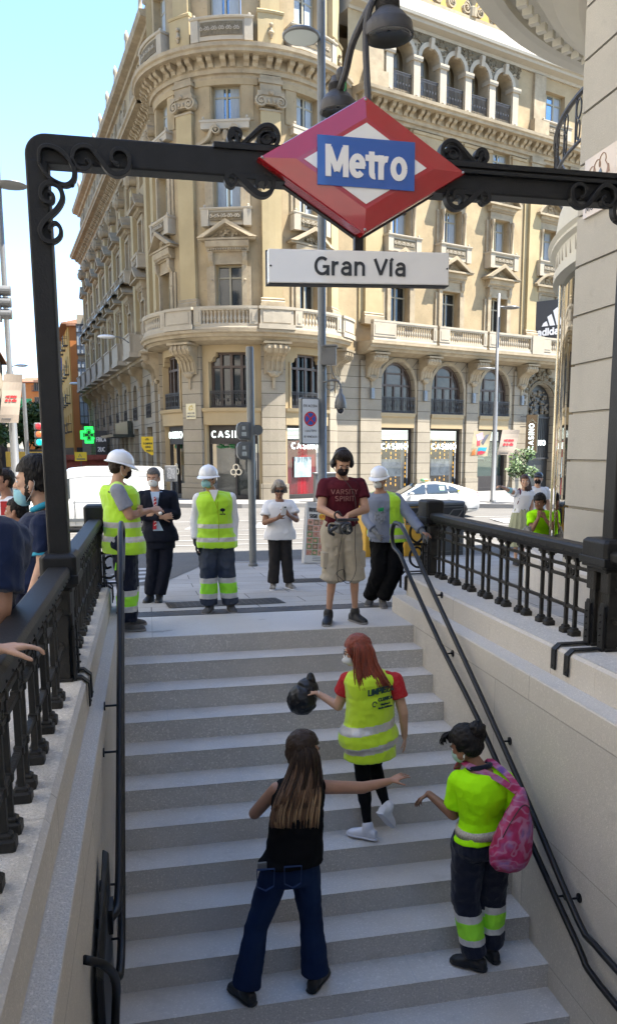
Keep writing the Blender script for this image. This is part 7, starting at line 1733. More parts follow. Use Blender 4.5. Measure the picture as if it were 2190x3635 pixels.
    def hair_short(s, m_, th=.010, back=.0, top=.0, name='hair', cap=False):
        mb = MB(); k = s.hs; H = s.W('head'); M = s.hM; hp = s.hp
        mb.ell(hp(0,-.020,.046+top*.4), [(.080+th)*k,(.098+th)*k,(.084+th+top)*k], 20, 14, M); mb.ell(hp(0,-.050,.0), [(.072+th)*k,(.065+th)*k,(.078+back)*k], 16, 12, M)
        o = remesh(mb, name, m_, s.root, .007, 1, .006, 34, 1)
        # cut the face opening
        me = o.data; bm = bmesh.new(); bm.from_mesh(me); Mi = M.inverted(); off = OFF[o]; kill = []
        for f in bm.faces:
            q = Mi @ ((f.calc_center_median()+off)-H)/k
            if (q.y > .028+.25*max(0,q.z-.05) and q.z < .062) or (q.z < -.012 and q.y > -.022) or q.z < -.075-back: kill.append(f)
        bmesh.ops.delete(bm, geom=kill, context='FACES'); bm.to_mesh(me); bm.free(); return o
    def strands(s, m_, paths, n, w=.010, name='hair', seed=0, mb0=None, mats=None):
        """hair as many thin tapering locks following guide paths (lists of world points)"""
        rnd = random.Random(seed); mb = MB()
        for i in range(n):
            a, b = rnd.sample(range(len(paths)), 2) if len(paths) > 1 else (0, 0); b = min(len(paths)-1, a+1); t = rnd.random(); lng = rnd.uniform(.86, 1.0); jt = Vector((rnd.gauss(0,.006), rnd.gauss(0,.006), 0))
            pts = [Vector(p).lerp(Vector(q), t)+jt*(j*.5+.3) for j, (p, q) in enumerate(zip(paths[a], paths[b]))]
            pts = cr(pts, 3); pts = pts[:max(4, int(len(pts)*lng))]; K = len(pts); mb.mi = rnd.randint(0, len(mats)-1) if mats else 0
            mb.tube(pts, [w*(.75+.25*(1-abs(2*j/(K-1)-1)))*(1 if j < K*.7 else max(.12, 1-(j-K*.7)/(K*.3))) for j in range(K)], 5)
        return mb.build(name, mats or m_, s.root, smooth=True)
    def helmet(s, m_=None, brim=1):
        k = s.hs*1.04; H = s.hp(0,-.010,.064); M = s.hM @ Euler((-.10,0,0)).to_matrix(); g = lambda p: H+M @ Vector((p[0]*k, p[1]*k, p[2]*k))
        mb = MB(g); mb.smooth = True; n = 28; rings = []
        for i in range(9):
            a = pi/2*i/8; r = cos(a); rings.append([(.105*r*cos(2*pi*j/n), .130*r*sin(2*pi*j/n), .005+.108*sin(a)) for j in range(n)])
        rings = [[(x*1.045,y*1.03,z-.03) for x,y,z in rings[0]]]+rings
        mb.loft(rings, caps=True); o = mb.build('helmet', m_ or m_helm, s.root, smooth=True)
        mb = MB(g); rr_ = []; 
        for q, z in ((1.0,-.012),(1.14,-.022),(1.14,-.030),(1.0,-.024)):
            rr_.append([(.108*q*cos(2*pi*j/n), (.132*q*sin(2*pi*j/n) if sin(2*pi*j/n) < .35 else .132*(q+(.28*brim*(sin(2*pi*j/n)-.35)/.65 if q > 1 else 0))*sin(2*pi*j/n)), z-(.018*max(0,sin(2*pi*j/n)) if q > 1 else 0)) for j in range(n)])
        rr_.append(rr_[0]); mb.loft(rr_, caps=False); mb.build('brim', m_ or m_helm, o, smooth='angle')
        for x in (-.035, 0, .035): mb = MB(g); mb.tube([(x,.118-abs(x)*.3,.03),(x,.07,.088-abs(x)*.4),(x,0,.116-abs(x)*.5),(x,-.08,.082-abs(x)*.4)], .006, 6); mb.build('ridge', m_ or m_helm, o, smooth=True)
        return o
    def mask(s, m_, z=-.045, big=1.0, under=False, beak=0):
        hp = s.hp; mb = MB(); n = 10; rings = []; dz = -.035 if under else 0
        for i, (zz, yy, ww) in enumerate(((.040,.095+.012,.034),(.022,.106,.050),(.0,.108+beak,.056),(-.022,.104+beak*.6,.054),(-.042,.088,.044),(-.052,.066,.034))):
            ring = [];
            for j in range(n+1):
                a = pi*j/n; x = -cos(a)*ww*big; y = (sin(a)**.75)*(yy-.030)+.030; ring.append(tuple(hp(x, y+.004, z+zz+dz)))
            rings.append(ring)
        a = [[mb.P(p) for p in r] for r in rings]
        for r0, r1 in zip(a, a[1:]):
            for j in range(n): mb.F((r0[j], r0[j+1], r1[j+1], r1[j]))
        o = mb.build('face_mask', m_, s.root, smooth=True); sol = o.modifiers.new('t', 'SOLIDIFY'); sol.thickness = .002
        for sx in (-1, 1): m2 = MB(); m2.tube(cr([hp(sx*.055*big,.035,z+.02+dz),hp(sx*.074,.005,z+.045),hp(sx*.086,-.018,.018),hp(sx*.085,-.026,-.006),hp(sx*.07,.0,z-.02),hp(sx*.048*big,.038,z-.035+dz)],3), .0016, 4); m2.build('mask_strap', m_maskw, s.root)
        return o
def sw(p, *ks): return {k: Vector(p.d[k]) for k in ks}
# ---- geometry of the steps: point on step k (feet) at given world y
def stepz(y):
    if y >= Y0: return 0.0 if y < 8.7 else gz(y)
    i = int((Y0-y)/TT)+1
    return -i*RR
def add(a, b): return Vector(a)+Vector(b)
VTX = 'people'
# 1 ------------------------------------------------ woman in black top pointing across the stairs
def woman_black():
    L = Vector((.72, 4.74, -1.705))          # between the feet
    J = {'pel': (.07,.02,.90),'chest': (.115,.03,1.25),'neck': (.135,.04,1.46),'head': (.165,.06,1.585),
         'shL': (-.010,.05,1.385),'elL': (-.130,.20,1.15),'wrL': (.02,.34,1.22),
         'shR': (.285,.04,1.375),'elR': (.545,.10,1.300),'wrR': (.735,.16,1.300),
         'hipL': (-.012,.02,.88),'knL': (-.150,.03,.48),'anL': (-.225,.0,.09),
         'hipR': (.150,.02,.88),'knR': (.200,.05,.47),'anR': (.225,.04,.09),'toeL': (-.42,.8,0),'toeR': (.55,.8,0)}
    p = Person(L, 1.69, .0, 'woman in a black sleeveless top and jeans stretching one arm across the stairs', 'tan', J, sex='f', hyaw=1.30, hpitch=-.12, build=.98, vox=.007, headS=.98)
    p.body(handsR=dict(d=(.93,.25,.20), palmn=(.1,.1,-1), curl=.10, spread=.22, side=1), handsL=dict(d=(.6,.6,.3), palmn=(.3,-.6,-.3), curl=.7))
    def tank(mb, e_):
        p.torso(mb, e_, .90, 1.45, hem=.03)
        p_ = p.loc; R = []
        for z, w_, d_, cx in ((.92,.185,.135,.085),(1.05,.170,.128,.098),(1.22,.165,.130,.112)): R.append([p_+Vector((cx,.02,0))+p.B @ Vector((cos(a)*w_, sin(a)*d_, z)) for a in [2*pi*j/22 for j in range(22)]])
        mb.loft(R)
        for n in 'LR': capsule(mb, p.W('neck').lerp(p.W('sh'+n), .25)-Vector((0,0,.04)), p.W('neck').lerp(p.W('sh'+n), .72)-Vector((0,0,.025)), .058, .058)
    p.cloth('sleeveless_top', m_blk, tank, .016, .007)
    p.trousers(m_jean, e=.006, flare=.026, r=(.098,.068,.062,.062), fold=.006, name='jeans', top=.94)
    B = p.B
    for sx in (-.09, .075):
        mb = MB(frame(p.loc+Vector((sx-.02,-.128,.885)), (1,0,0), (0,1,0))); mb.flat([(-.05,.055),(.055,.05),(.05,-.06),(0,-.085),(-.05,-.055),(-.05,.055)], .004, -.006, .01); mb.build('back_pocket', mat('denim_stitch', (.03,.05,.11), .8), p.root)
    mb = MB(); mb.box(p.loc.x-.155, p.loc.x-.10, p.loc.y-.118, p.loc.y-.10, p.loc.z+.93, p.loc.z+.975); mb.build('phone_in_pocket', m_lpole, p.root)
    for n in 'LR': p.shoe(n, m_shoek, m_shoek)
    m_crn = mat('hair_crown_brown', (.040,.022,.013), .5, var=.5, vs=60, bump=.5, bs=90, stretch=(1,1,.15), spec=.3); p.browm = m_hairk; p.mask(m_maskp); hp = p.hp; p.hair_short(m_crn, .012, .02, .006)
    H = p.W('head'); o = p.loc
    m_tip = mat('hair_blonde_tips', (.42,.26,.13), .5, var=.4, vs=50, bump=.5, bs=90, stretch=(1,1,.15)); m_mid = mat('hair_brown_mid', (.17,.088,.044), .45, var=.5, vs=50, bump=.5, bs=90, stretch=(1,1,.15))
    G = []
    for i in range(9):
        t = i/8; x = -.105+.20*t
        G.append([hp(-.02+.03*t, -.06, .125), H+Vector((-.075+.13*t, -.065-.035*sin(pi*t), .03)), H+Vector((-.115+.19*t, -.085-.035*sin(pi*t), -.10)), H+Vector((-.18+.24*t, -.125-.02*sin(pi*t), -.22)), H+Vector((-.225+.265*t, -.148, -.33)), H+Vector((-.215+.235*t, -.155, -.44-.03*t))])
    p.strands(m_crn, [[g[0],g[1],g[2],g[3]] for g in G], 170, .0075, seed=1)
    p.strands(m_mid, [[g[1].lerp(g[2],.1),g[2],g[3],g[4]] for g in G], 420, .0080, seed=2, mats=[m_mid, m_mid, m_crn])
    p.strands(m_tip, [[g[2].lerp(g[3],.35),g[3],g[4],g[5]] for g in G], 360, .0070, seed=3, mats=[m_tip, m_mid])
    return p
woman_black()
# 2 ------------------------------------------------ red-haired cleaner walking up
def cleaner():
    L = Vector((1.53,5.69,-1.193))
    J = {'pel': (.0,.0,.88),'chest': (.005,.0,1.17),'neck': (-.02,.01,1.35),'head': (-.085,.03,1.45),
         'shL': (-.145,.04,1.265),'elL': (-.205,.10,1.03),'wrL': (-.335,.20,1.105),
         'shR': (.185,-.03,1.26),'elR': (.250,-.05,.995),'wrR': (.275,-.01,.80),
         'hipL': (-.06,0,.86),'knL': (-.025,.05,.47),'anL': (.0,.0,.09),
         'hipR': (.07,.0,.86),'knR': (.09,.16,.52),'anR': (.125,-.08,.27),'toeL': (-.75,.62,0),'toeR': (.45,.4,-.6)}
    p = Person(L, 1.57, -.35, 'red-haired woman in a lime vest reading LIMPIEZA carrying a black bag up the stairs', 'fair', J, sex='f', hyaw=-1.10, hpitch=-.15, build=1.10, vox=.007)
    p.body(handsL=dict(d=(-.8,.5,.25), palmn=(0,0,-1), curl=.95), handsR=dict(d=(.12,.1,-1), palmn=(-.8,.3,0), curl=.35))
    p.shirt(mat('red_print_top', (.42,.012,.02), .8, col2=(.46,.05,.05), vs=50, bump=.2, bs=90), t1=.25, e=.020, name='red_top', r=(.058,.056,.05,.04), flare=.010)
    p.trousers(m_blk, e=-.004, flare=-.006, name='leggings', r=(.092,.064,.06,.04), fold=.003)
    # long vest
    k = p.k; lz = p.loc.z
    zb = (lz+.915, lz+.765)
    def P_(mb, e_):
        p.torso(mb, e_, .80, 1.45, hem=.03)
        R = []
        for z, hw, d in ((.665,.208,.165),(.80,.200,.158),(.95,.192,.152),(1.12,.186,.150),(1.20,.16,.13)):
            R.append([p.loc+Vector((.012,0,0))+p.B @ Vector((cos(a)*hw, sin(a)*d, z)) for a in [2*pi*j/22 for j in range(22)]])
        mb.loft(R)
        for n in 'LR': capsule(mb, p.W('neck').lerp(p.W('sh'+n), .30)-Vector((0,0,.05)), p.W('neck').lerp(p.W('sh'+n), .80)-Vector((0,0,.03)), .070, .068)
    p.cloth('vest', [m_hivis2, m_refl], P_, .034, .007, lambda q, n: 1 if any(abs(q.z-b+.10*(q.x-p.loc.x)*-1) < .030 for b in zb) else 0)
    ax = (p.B @ Vector((1,0,0))); fd = (p.B @ Vector((0,1,0)))
    fr = lambda p_: p.loc+Vector((-.03,0,0))+ax*p_[0]+fd*(p_[1]-.172)+Vector((0,0,p_[2]+.04*p_[0]))
    for s_, z, h, x in (('LIMPIEZA',1.305,.052,.02),('CLUNICA',1.235,.030,.06),('Limpieza y',1.195,.016,.06),('Medio Ambiente',1.170,.016,.06)):
        t = stext(s_, h*p.k, (lambda z, x: (lambda q: fr((q[0]+x, q[1]-.0, q[2]+z))))(z*.955-.04, x), .006, .2, sx=.82); t.build('vest_lettering', mat('dark_green_print', (.01,.05,.045), .6), p.root)
    mb = MB(lambda q: fr((q[0]-.035, q[1], q[2]+1.115))); mb.flat([(.018*cos(t*pi/8), .018*sin(t*pi/8)) for t in range(14)], .006, -.006, 0); mb.build('vest_emblem', mat('dark_green_print', (.01,.05,.045), .6), p.root)
    p.shoe('L', m_shoew, m_shoew); p.shoe('R', m_shoew, m_shoew)
    hp = p.hp; p.mask(m_maskw, beak=.02, big=1.05); p.hair_short(m_hairr, .014, .02, .008)
    m2 = MB(); 
    for sx in (-1, 1): m2.flat([(0,0)],.1,0,.1) if False else m2.tube([hp(sx*.032+.02*cos(t), .100, .004+.016*sin(t)) for t in [2*pi*i/12 for i in range(13)]], .0018, 4, caps=False)
    m2.tube([hp(-.052,.098,.008),hp(-.08,.0,.012)], .0018, 4); m2.tube([hp(.052,.098,.008),hp(.08,.0,.012)], .0018, 4); m2.build('glasses', m_black, p.root)
    H = p.W('head'); G = []
    for i in range(8):
        t = i/7
        G.append([hp(.0,-.01,.13), H+Vector((-.03+.115*t,-.10+.03*t,.06)), H+Vector((-.035+.15*t,-.12+.03*t,-.06)), H+Vector((-.03+.20*t,-.145+.01*t,-.17)), H+Vector((-.01+.235*t,-.165,-.27+.0*t))])
    p.strands(m_hairr, G, 330, .0065, seed=5)
    p.strands(m_hairr, [[hp(-.02,.05,.11),hp(-.078,.05,.06),hp(-.09,.02,-.03),hp(-.085,0,-.12)],[hp(0,.06,.115),hp(-.07,.07,.05),hp(-.088,.045,.0),hp(-.088,.02,-.1)],[hp(.02,.05,.11),hp(.078,.05,.06),hp(.09,.02,-.03),hp(.085,-.02,-.12)]], 60, .006, seed=6)
    mb = MB(); mb.tube([p.W('wrL')+Vector((.012*0,0,0))+Vector((0,.024*cos(t),.024*sin(t))) for t in [2*pi*i/12 for i in range(13)]], .004, 5, caps=False); mb.build('watch', mat('watch_steel', (.6,.55,.45), .3, .8), p.root)
    # bin bag held in the left hand: its own thing
    hnd = p.W('wrL')+Vector((-.075,.05,.02)); c = hnd+Vector((-.03,.02,-.075))
    bg_ = thing('bin_bag', c, 'shiny black plastic bag held by the red-haired cleaner', 'bag'); mb = MB(); mb.ell(c, (.105,.10,.115), 24, 16); mb.ell(c+Vector((.035,.01,.06)), (.085,.07,.10), 16, 12); mb.ell(c+Vector((.06,0,.14)), (.035,.03,.06), 12, 8); mb.ell(c+Vector((-.03,0,-.01)), (.09,.09,.10), 16, 12)
    remesh(mb, 'bag', mat('black_bin_liner', (.006,.006,.007), .42, spec=.5, bump=.4, bs=14), bg_, .005, 2, .009, 15, 3)
    return p
cleaner()
# 3 ------------------------------------------------ woman with pink backpack
def backpack_woman():
    L = Vector((2.09,4.76,-1.705))
    J = {'pel': (-.03,.02,.92),'chest': (-.04,.0,1.22),'neck': (-.06,.03,1.415),'head': (-.145,.07,1.52),
         'shL': (-.190,.05,1.325),'elL': (-.205,.10,1.05),'wrL': (-.325,.24,1.145),
         'shR': (.105,.0,1.32),'elR': (.17,-.04,1.07),'wrR': (.13,.12,1.0),
         'hipL': (-.115,.02,.89),'knL': (-.125,.05,.48),'anL': (-.075,-.03,.09),'hipR': (.055,.02,.89),'knR': (.070,.06,.48),'anR': (.075,.05,.09),'toeL': (-.75,.66,0),'toeR': (-.1,1,0)}
    p = Person(L, 1.62, -.38, 'woman in a lime polo and navy trousers carrying a pink swirled backpack', 'dark', J, sex='f', hyaw=-.45, hpitch=-.35, build=1.16, vox=.007)
    p.body(handsL=dict(d=(-.55,.5,-.6), palmn=(0,-.3,-1), curl=.5))
    p.shirt(mat('lime_polo', (.38,.88,.005), .75, bump=.2, bs=60, var=.05), t1=.36, e=.018, z0=.93, name='polo_shirt', r=(.062,.060,.05,.04), flare=.008)
    k = p.k; lz = p.loc.z
    def band(q, n):
        z = (q.z-lz)/k
        if .245 < z < .335: return 1
        return 2 if (.335 <= z < .355 or .21 < z <= .245) else 0
    def selt(q, n):
        z = (q.z-lz)/k; d = .03 if q.x > L.x else 0; z -= d
        if .375 < z < .43 or .215 < z < .262: return 2
        if .262 <= z <= .375: return 1
        return 0
    p.trousers([m_navy, m_lime, m_refl], e=.018, flare=.012, sel=selt, r=(.104,.076,.068,.048), fold=.010)
    mb = MB(); R = []
    for z, w_, d_ in ((.955,.20,.15),(1.005,.195,.145)): R.append([p.W('pel')-Vector((0,0,.92*1))+p.B @ Vector((cos(a)*w_, sin(a)*d_, z)) for a in [2*pi*j/28 for j in range(28)]])
    mb.loft(R); mb.build('waist_band', mat('reflective_mesh', (.55,.50,.42), .5, col2=(.25,.22,.16), vs=120), p.root, smooth=True)
    mb = MB(); c = p.W('neck'); mb.tube([c+p.B @ Vector((.075*cos(t), .065*sin(t)-.0, -.02+.02*sin(t)*-1)) for t in [2*pi*i/16 for i in range(17)]], .017, 8, caps=False); mb.build('collar', m_navy, p.root, smooth=True)
    for n in 'LR': p.shoe(n, m_shoek, m_shoek)
    hp = p.hp; p.mask(mat('green_mask', (.35,.50,.42), .8)); p.hair_short(m_hairk, .022, .0, .012)
    mb = MB(); mb.ell(hp(.0,-.125,.10), (.055,.055,.055), 16, 12); mb.ell(hp(.02,-.09,.06), (.07,.06,.06), 14, 10); remesh(mb, 'hair_bun', m_hairk, p.root, .007, 1, .012, 30, 2)
    p.strands(m_hairk, [[hp(.0,.04,.12),hp(-.04,.10,.11),hp(-.06,.13,.07),hp(-.06,.13,.04)],[hp(.0,.03,.13),hp(.0,.11,.12),hp(.0,.14,.09),hp(0,.14,.05)],[hp(.0,.03,.13),hp(.04,.10,.11),hp(.05,.12,.08),hp(.05,.12,.05)]], 50, .005, seed=9)
    m2 = MB(); m2.ell(hp(-.085,-.01,-.045), (.006,.006,.012), 8, 6); m2.build('earring', mat('pearl', (.7,.68,.62), .2), p.root)
    # backpack (its own thing)
    c = p.W('chest')+Vector((.135,-.19,-.20)); bp = thing('backpack', c, 'pink and purple swirl-patterned teardrop backpack worn by the woman in lime', 'backpack')
    mt = bpy.data.materials.new('swirl_print'); mt.use_nodes = True; t = mt.node_tree; b = t.nodes['Principled BSDF']; b.inputs['Roughness'].default_value = .6
    tc = t.nodes.new('ShaderNodeTexCoord'); wv = t.nodes.new('ShaderNodeTexWave'); wv.wave_type = 'RINGS'; wv.inputs['Scale'].default_value = 7; wv.inputs['Distortion'].default_value = 14; wv.inputs['Detail'].default_value = 2; nz = t.nodes.new('ShaderNodeTexNoise'); nz.inputs['Scale'].default_value = 9
    cr_ = t.nodes.new('ShaderNodeValToRGB'); e = cr_.color_ramp.elements; e[0].position = .35; e[0].color = (.30,.008,.06,1); e[1].position = .62; e[1].color = (.26,.12,.26,1); x = e.new(.48); x.color = (.36,.02,.10,1); x = e.new(.75); x.color = (.09,.03,.22,1)
    mx = t.nodes.new('ShaderNodeMix'); mx.data_type = 'RGBA'; mx.inputs[7].default_value = (.38,.16,.25,1); t.links.new(tc.outputs['Object'], wv.inputs[0]); t.links.new(tc.outputs['Object'], nz.inputs[0]); t.links.new(nz.outputs[0], cr_.inputs[0]); t.links.new(cr_.outputs[0], mx.inputs[6])
    mr = t.nodes.new('ShaderNodeMapRange'); mr.inputs[1].default_value = .7; mr.inputs[2].default_value = .95; mr.inputs[4].default_value = .75; t.links.new(wv.outputs[1], mr.inputs[0]); t.links.new(mr.outputs[0], mx.inputs[0]); t.links.new(mx.outputs[2], b.inputs['Base Color'])
    Mt = p.B @ Euler((0,.22,0)).to_matrix()
    mb = MB(); R = []
    for z, w_, d_, cx in ((-.235,.02,.02,0),(-.23,.10,.05,0),(-.195,.145,.08,0),(-.12,.165,.095,0),(-.03,.155,.09,0),(.06,.125,.078,0),(.14,.088,.06,0),(.21,.055,.04,0),(.27,.03,.02,0),(.30,.01,.01,0)):
        R.append([c+Mt @ Vector((cx+cos(a)*w_, sin(a)*d_, z)) for a in [2*pi*j/26 for j in range(26)]])
    mb.loft(R); remesh(mb, 'bag', mt, bp, .007, 2, .008, 9, 4)
    for n, q in (('L', -.11), ('R', .07)):
        mb = MB(); sh = p.W('neck').lerp(p.W('sh'+n), .60)+Vector((0,0,.052)); top = c+Mt @ Vector((0,.0,.25))
        path = cr([top, top.lerp(sh, .5)+Vector((0,-.035,.03)), sh+Vector((0,-.035,.012)), sh+Vector((-.02,.05,.015)), sh+Vector((-.03,.11,-.06))], 4)
        rings = []
        for i, pt in enumerate(path):
            a = path[min(i+1,len(path)-1)]-path[max(i-1,0)]; s_ = a.cross(Vector((0,-1,.35))).normalized(); nn = s_.cross(a).normalized(); rings.append([pt+s_*.020+nn*.005, pt-s_*.020+nn*.005, pt-s_*.020-nn*.005, pt+s_*.020-nn*.005])
        mb.loft(rings); mb.build('strap', mt, bp)
    mb = MB(); mb.tube(cr([c+Mt @ Vector((-.145,-.03,-.03)), c+Mt @ Vector((-.115,-.05,.09)), c+Mt @ Vector((-.03,-.05,.20)), c+Mt @ Vector((.05,-.05,.17)), c+Mt @ Vector((.12,-.05,.05))],4), .0035, 5); mb.build('zip', m_black, bp)
    return p
backpack_woman()
# ---- the group at the top of the stairs
def trouser_sel(p, lo=(.215,.262), hi=(.375,.43), drop=0):
    k = p.k; lz = p.loc.z
    def f(q, n):
        z = (q.z-lz)/k
        if hi[0] < z < hi[1] or lo[0] < z < lo[1]: return 2
        return 1 if lo[1] <= z <= hi[0] else 0
    return f
def gloves(p, m_=None):
    for n in 'LR':
        mb = MB(); fd = (p.W('wr'+n)-p.W('el'+n)).normalized(); capsule(mb, p.W('wr'+n)-fd*.03, p.W('wr'+n)+fd*.02, .040*p.k, .036*p.k)
        hand(mb, p.W('wr'+n), fd, p.B @ Vector((1 if n == 'L' else -1, 0, 0)), 1 if n == 'L' else -1, p.k*1.12, .35); remesh(mb, 'glove', m_ or m_glove, p.root, .0065, 1)
# 4 front left worker, seen from the side, arms folded
def worker_left():
    L = Vector((-.235,8.12,.004)); k = .94
    yaw = .95
    J = {'chest': (-.02,0,1.235),'neck': (-.035,.0,1.425),'head': (.0,.02,1.545),'shL': (.0,.18,1.36),'shR': (-.03,-.19,1.36),
         'elR': (.07,-.20,1.11),'wrR': (.25,-.02,1.145),'elL': (.14,.15,1.12),'wrL': (.16,-.12,1.17),
         'hipR': (-.005,-.09,.85),'knR': (.015,-.10,.46),'anR': (.0,-.10,.085),'hipL': (.0,.08,.85),'knL': (.03,.10,.46),'anL': (.01,.13,.085),'toeR': (1,-.15,0),'toeL': (1,.25,0)}
    p = Person(L, 1.66, yaw, 'worker in white helmet and lime vest standing at the left handrail with folded arms', 'olive', J, build=1.10, hyaw=.35, hpitch=-.15)
    p.body(handsR=dict(d=(.9,.3,.15), palmn=(0,.6,-.6), curl=.55), handsL=dict(d=(.2,-1,.0), palmn=(-.8,0,.1), curl=.6))
    p.shirt(m_gry, t1=.34, e=.018, belly=.02); p.vest(z0=.80, hem=.03, belly=.02, bands=(.935,1.075))
    p.trousers([m_navy, m_lime, m_band], e=.022, flare=.022, sel=trouser_sel(p, (.205,.265), (.37,.425)), r=(.098,.074,.064,.048), fold=.012)
    for n in 'LR': p.shoe(n, m_shoeg, hi=.02)
    p.helmet(); p.hair_short(m_hairb, .004, -.01); p.mask(m_maskk, under=False)
    mb = MB(frame(p.W('neck')+Vector((-.06,-.115,-.11)), (.82,.57,0), (-.57,.82,0))); mb.flat([(-.03,.02),(.0,-.02),(.04,.03),(-.01,.035),(.01,.0)], .007, -.03, -.0); mb.build('vest_emblem', m_black, p.root)
    mb = MB(); mb.tube([p.loc+Vector((-.06,-.15,.70)), p.loc+Vector((-.08,-.16,.60))], .012, 6); mb.build('pocket_trim', m_lime, p.root)
worker_left()
# 5 suited man
def suit_man():
    L = Vector((.13,10.15,gz(10.15)))
    J = {'neck': (-.04,.0,1.37),'head': (-.055,-.02,1.49),'shL': (.15,.0,1.30),'shR': (-.19,.0,1.30),'elL': (.19,-.02,1.06),'wrL': (-.01,-.19,1.09),'elR': (-.22,-.04,1.06),'wrR': (.02,-.20,1.045),'chest': (-.02,0,1.19),'pel': (.0,0,.87),
         'hipL': (.075,0,.84),'knL': (.055,-.02,.46),'anL': (-.03,.02,.08),'hipR': (-.085,0,.84),'knR': (-.09,0,.46),'anR': (-.14,.06,.08),'toeL': (-.1,-1,0),'toeR': (-.4,-1,0)}
    p = Person(L, 1.63, pi, 'man in a dark suit with red striped tie and white mask standing with folded arms', 'olive', J, build=1.06, hyaw=.25, hpitch=-.12)
    p.body(handsL=dict(d=(-1,-.05,0), palmn=(0,1,0), curl=.5), handsR=dict(d=(1,-.1,.1), palmn=(0,1,0), curl=.6))
    p.shirt(mat('pale_blue_shirt', (.38,.48,.62), .8), e=.010, z0=.86, arms='')
    def J_(mb, e_):
        p.torso(mb, e_, .80, 1.44, hem=.035); R = []
        for z, w_ in ((.66,.185),(.80,.18),(.95,.17),(1.10,.165)): R.append([p.loc+Vector((-.01,0,0))+p.B @ Vector((cos(a)*w_, sin(a)*.125, z)) for a in [2*pi*j/22 for j in range(22)]])
        mb.loft(R)
        for n in 'LR': p.arm(mb, n, .018, 0, .96, (.056,.052,.047,.036))
    o = p.cloth('suit_jacket', [m_suit], J_, .022, .006)
    # open front: shirt wedge and tie on the surface
    fr = lambda q: p.loc+Vector((-.045+q[0], -.158+q[1], q[2]))
    mb = MB(fr); mb.loft([[(-.050,.03,1.335),(.055,.03,1.335),(.055,.08,1.335),(-.050,.08,1.335)],[(-.040,.004,1.27),(.045,.004,1.27),(.045,.04,1.27),(-.040,.04,1.27)],[(-.006,-.010,1.10),(.012,-.010,1.10),(.012,.02,1.10),(-.006,.02,1.10)]]); mb.loft([[(-.012,.0,1.0),(.030,.0,1.0),(.030,.03,1.0),(-.012,.03,1.0)],[(-.035,.004,.88),(.085,.004,.88),(.085,.03,.88),(-.035,.03,.88)]]); mb.build('shirt_front', mat('pale_blue_shirt', (.38,.48,.62), .8), p.root)
    mt = mat('red_tie', (.45,.02,.03), .6); mb = MB(fr); mb.loft([[(-.012,-.014,1.28),(.014,-.014,1.28),(.014,.0,1.28),(-.012,.0,1.28)],[(-.022,-.026,1.10),(.018,-.026,1.10),(.018,-.01,1.10),(-.022,-.01,1.10)]]); mb.loft([[(-.028,-.014,1.0),(.008,-.014,1.0),(.008,0,1.0),(-.028,0,1.0)],[(-.035,-.014,.90),(.006,-.014,.90),(.006,0,.90),(-.035,0,.90)]]); o = mb.build('tie', mt, p.root)
    mb = MB(fr)
    for z in (1.25,1.21,1.17,1.13,.98,.94): mb.loft([[(-.02,-.028,z),(.016,-.028,z+.02),(.016,-.02,z+.02),(-.02,-.02,z)],[(-.02,-.028,z+.008),(.016,-.028,z+.028),(.016,-.02,z+.028),(-.02,-.02,z+.008)]])
    mb.build('tie_stripes', m_white, o)
    p.trousers(m_suit, e=.014, flare=.012, r=(.088,.068,.060,.050))
    for n in 'LR': p.shoe(n, m_shoek, m_shoek)
    p.browm = m_hairs; p.hair_short(m_hairs, .003, -.015, .002); p.mask(m_maskw, big=1.05)
    mb = MB(); mb.ell(p.W('wrL')+Vector((.02,-.03,.0)), (.022,.02,.022), 10, 8); mb.build('watch', m_white, p.root)
suit_man()
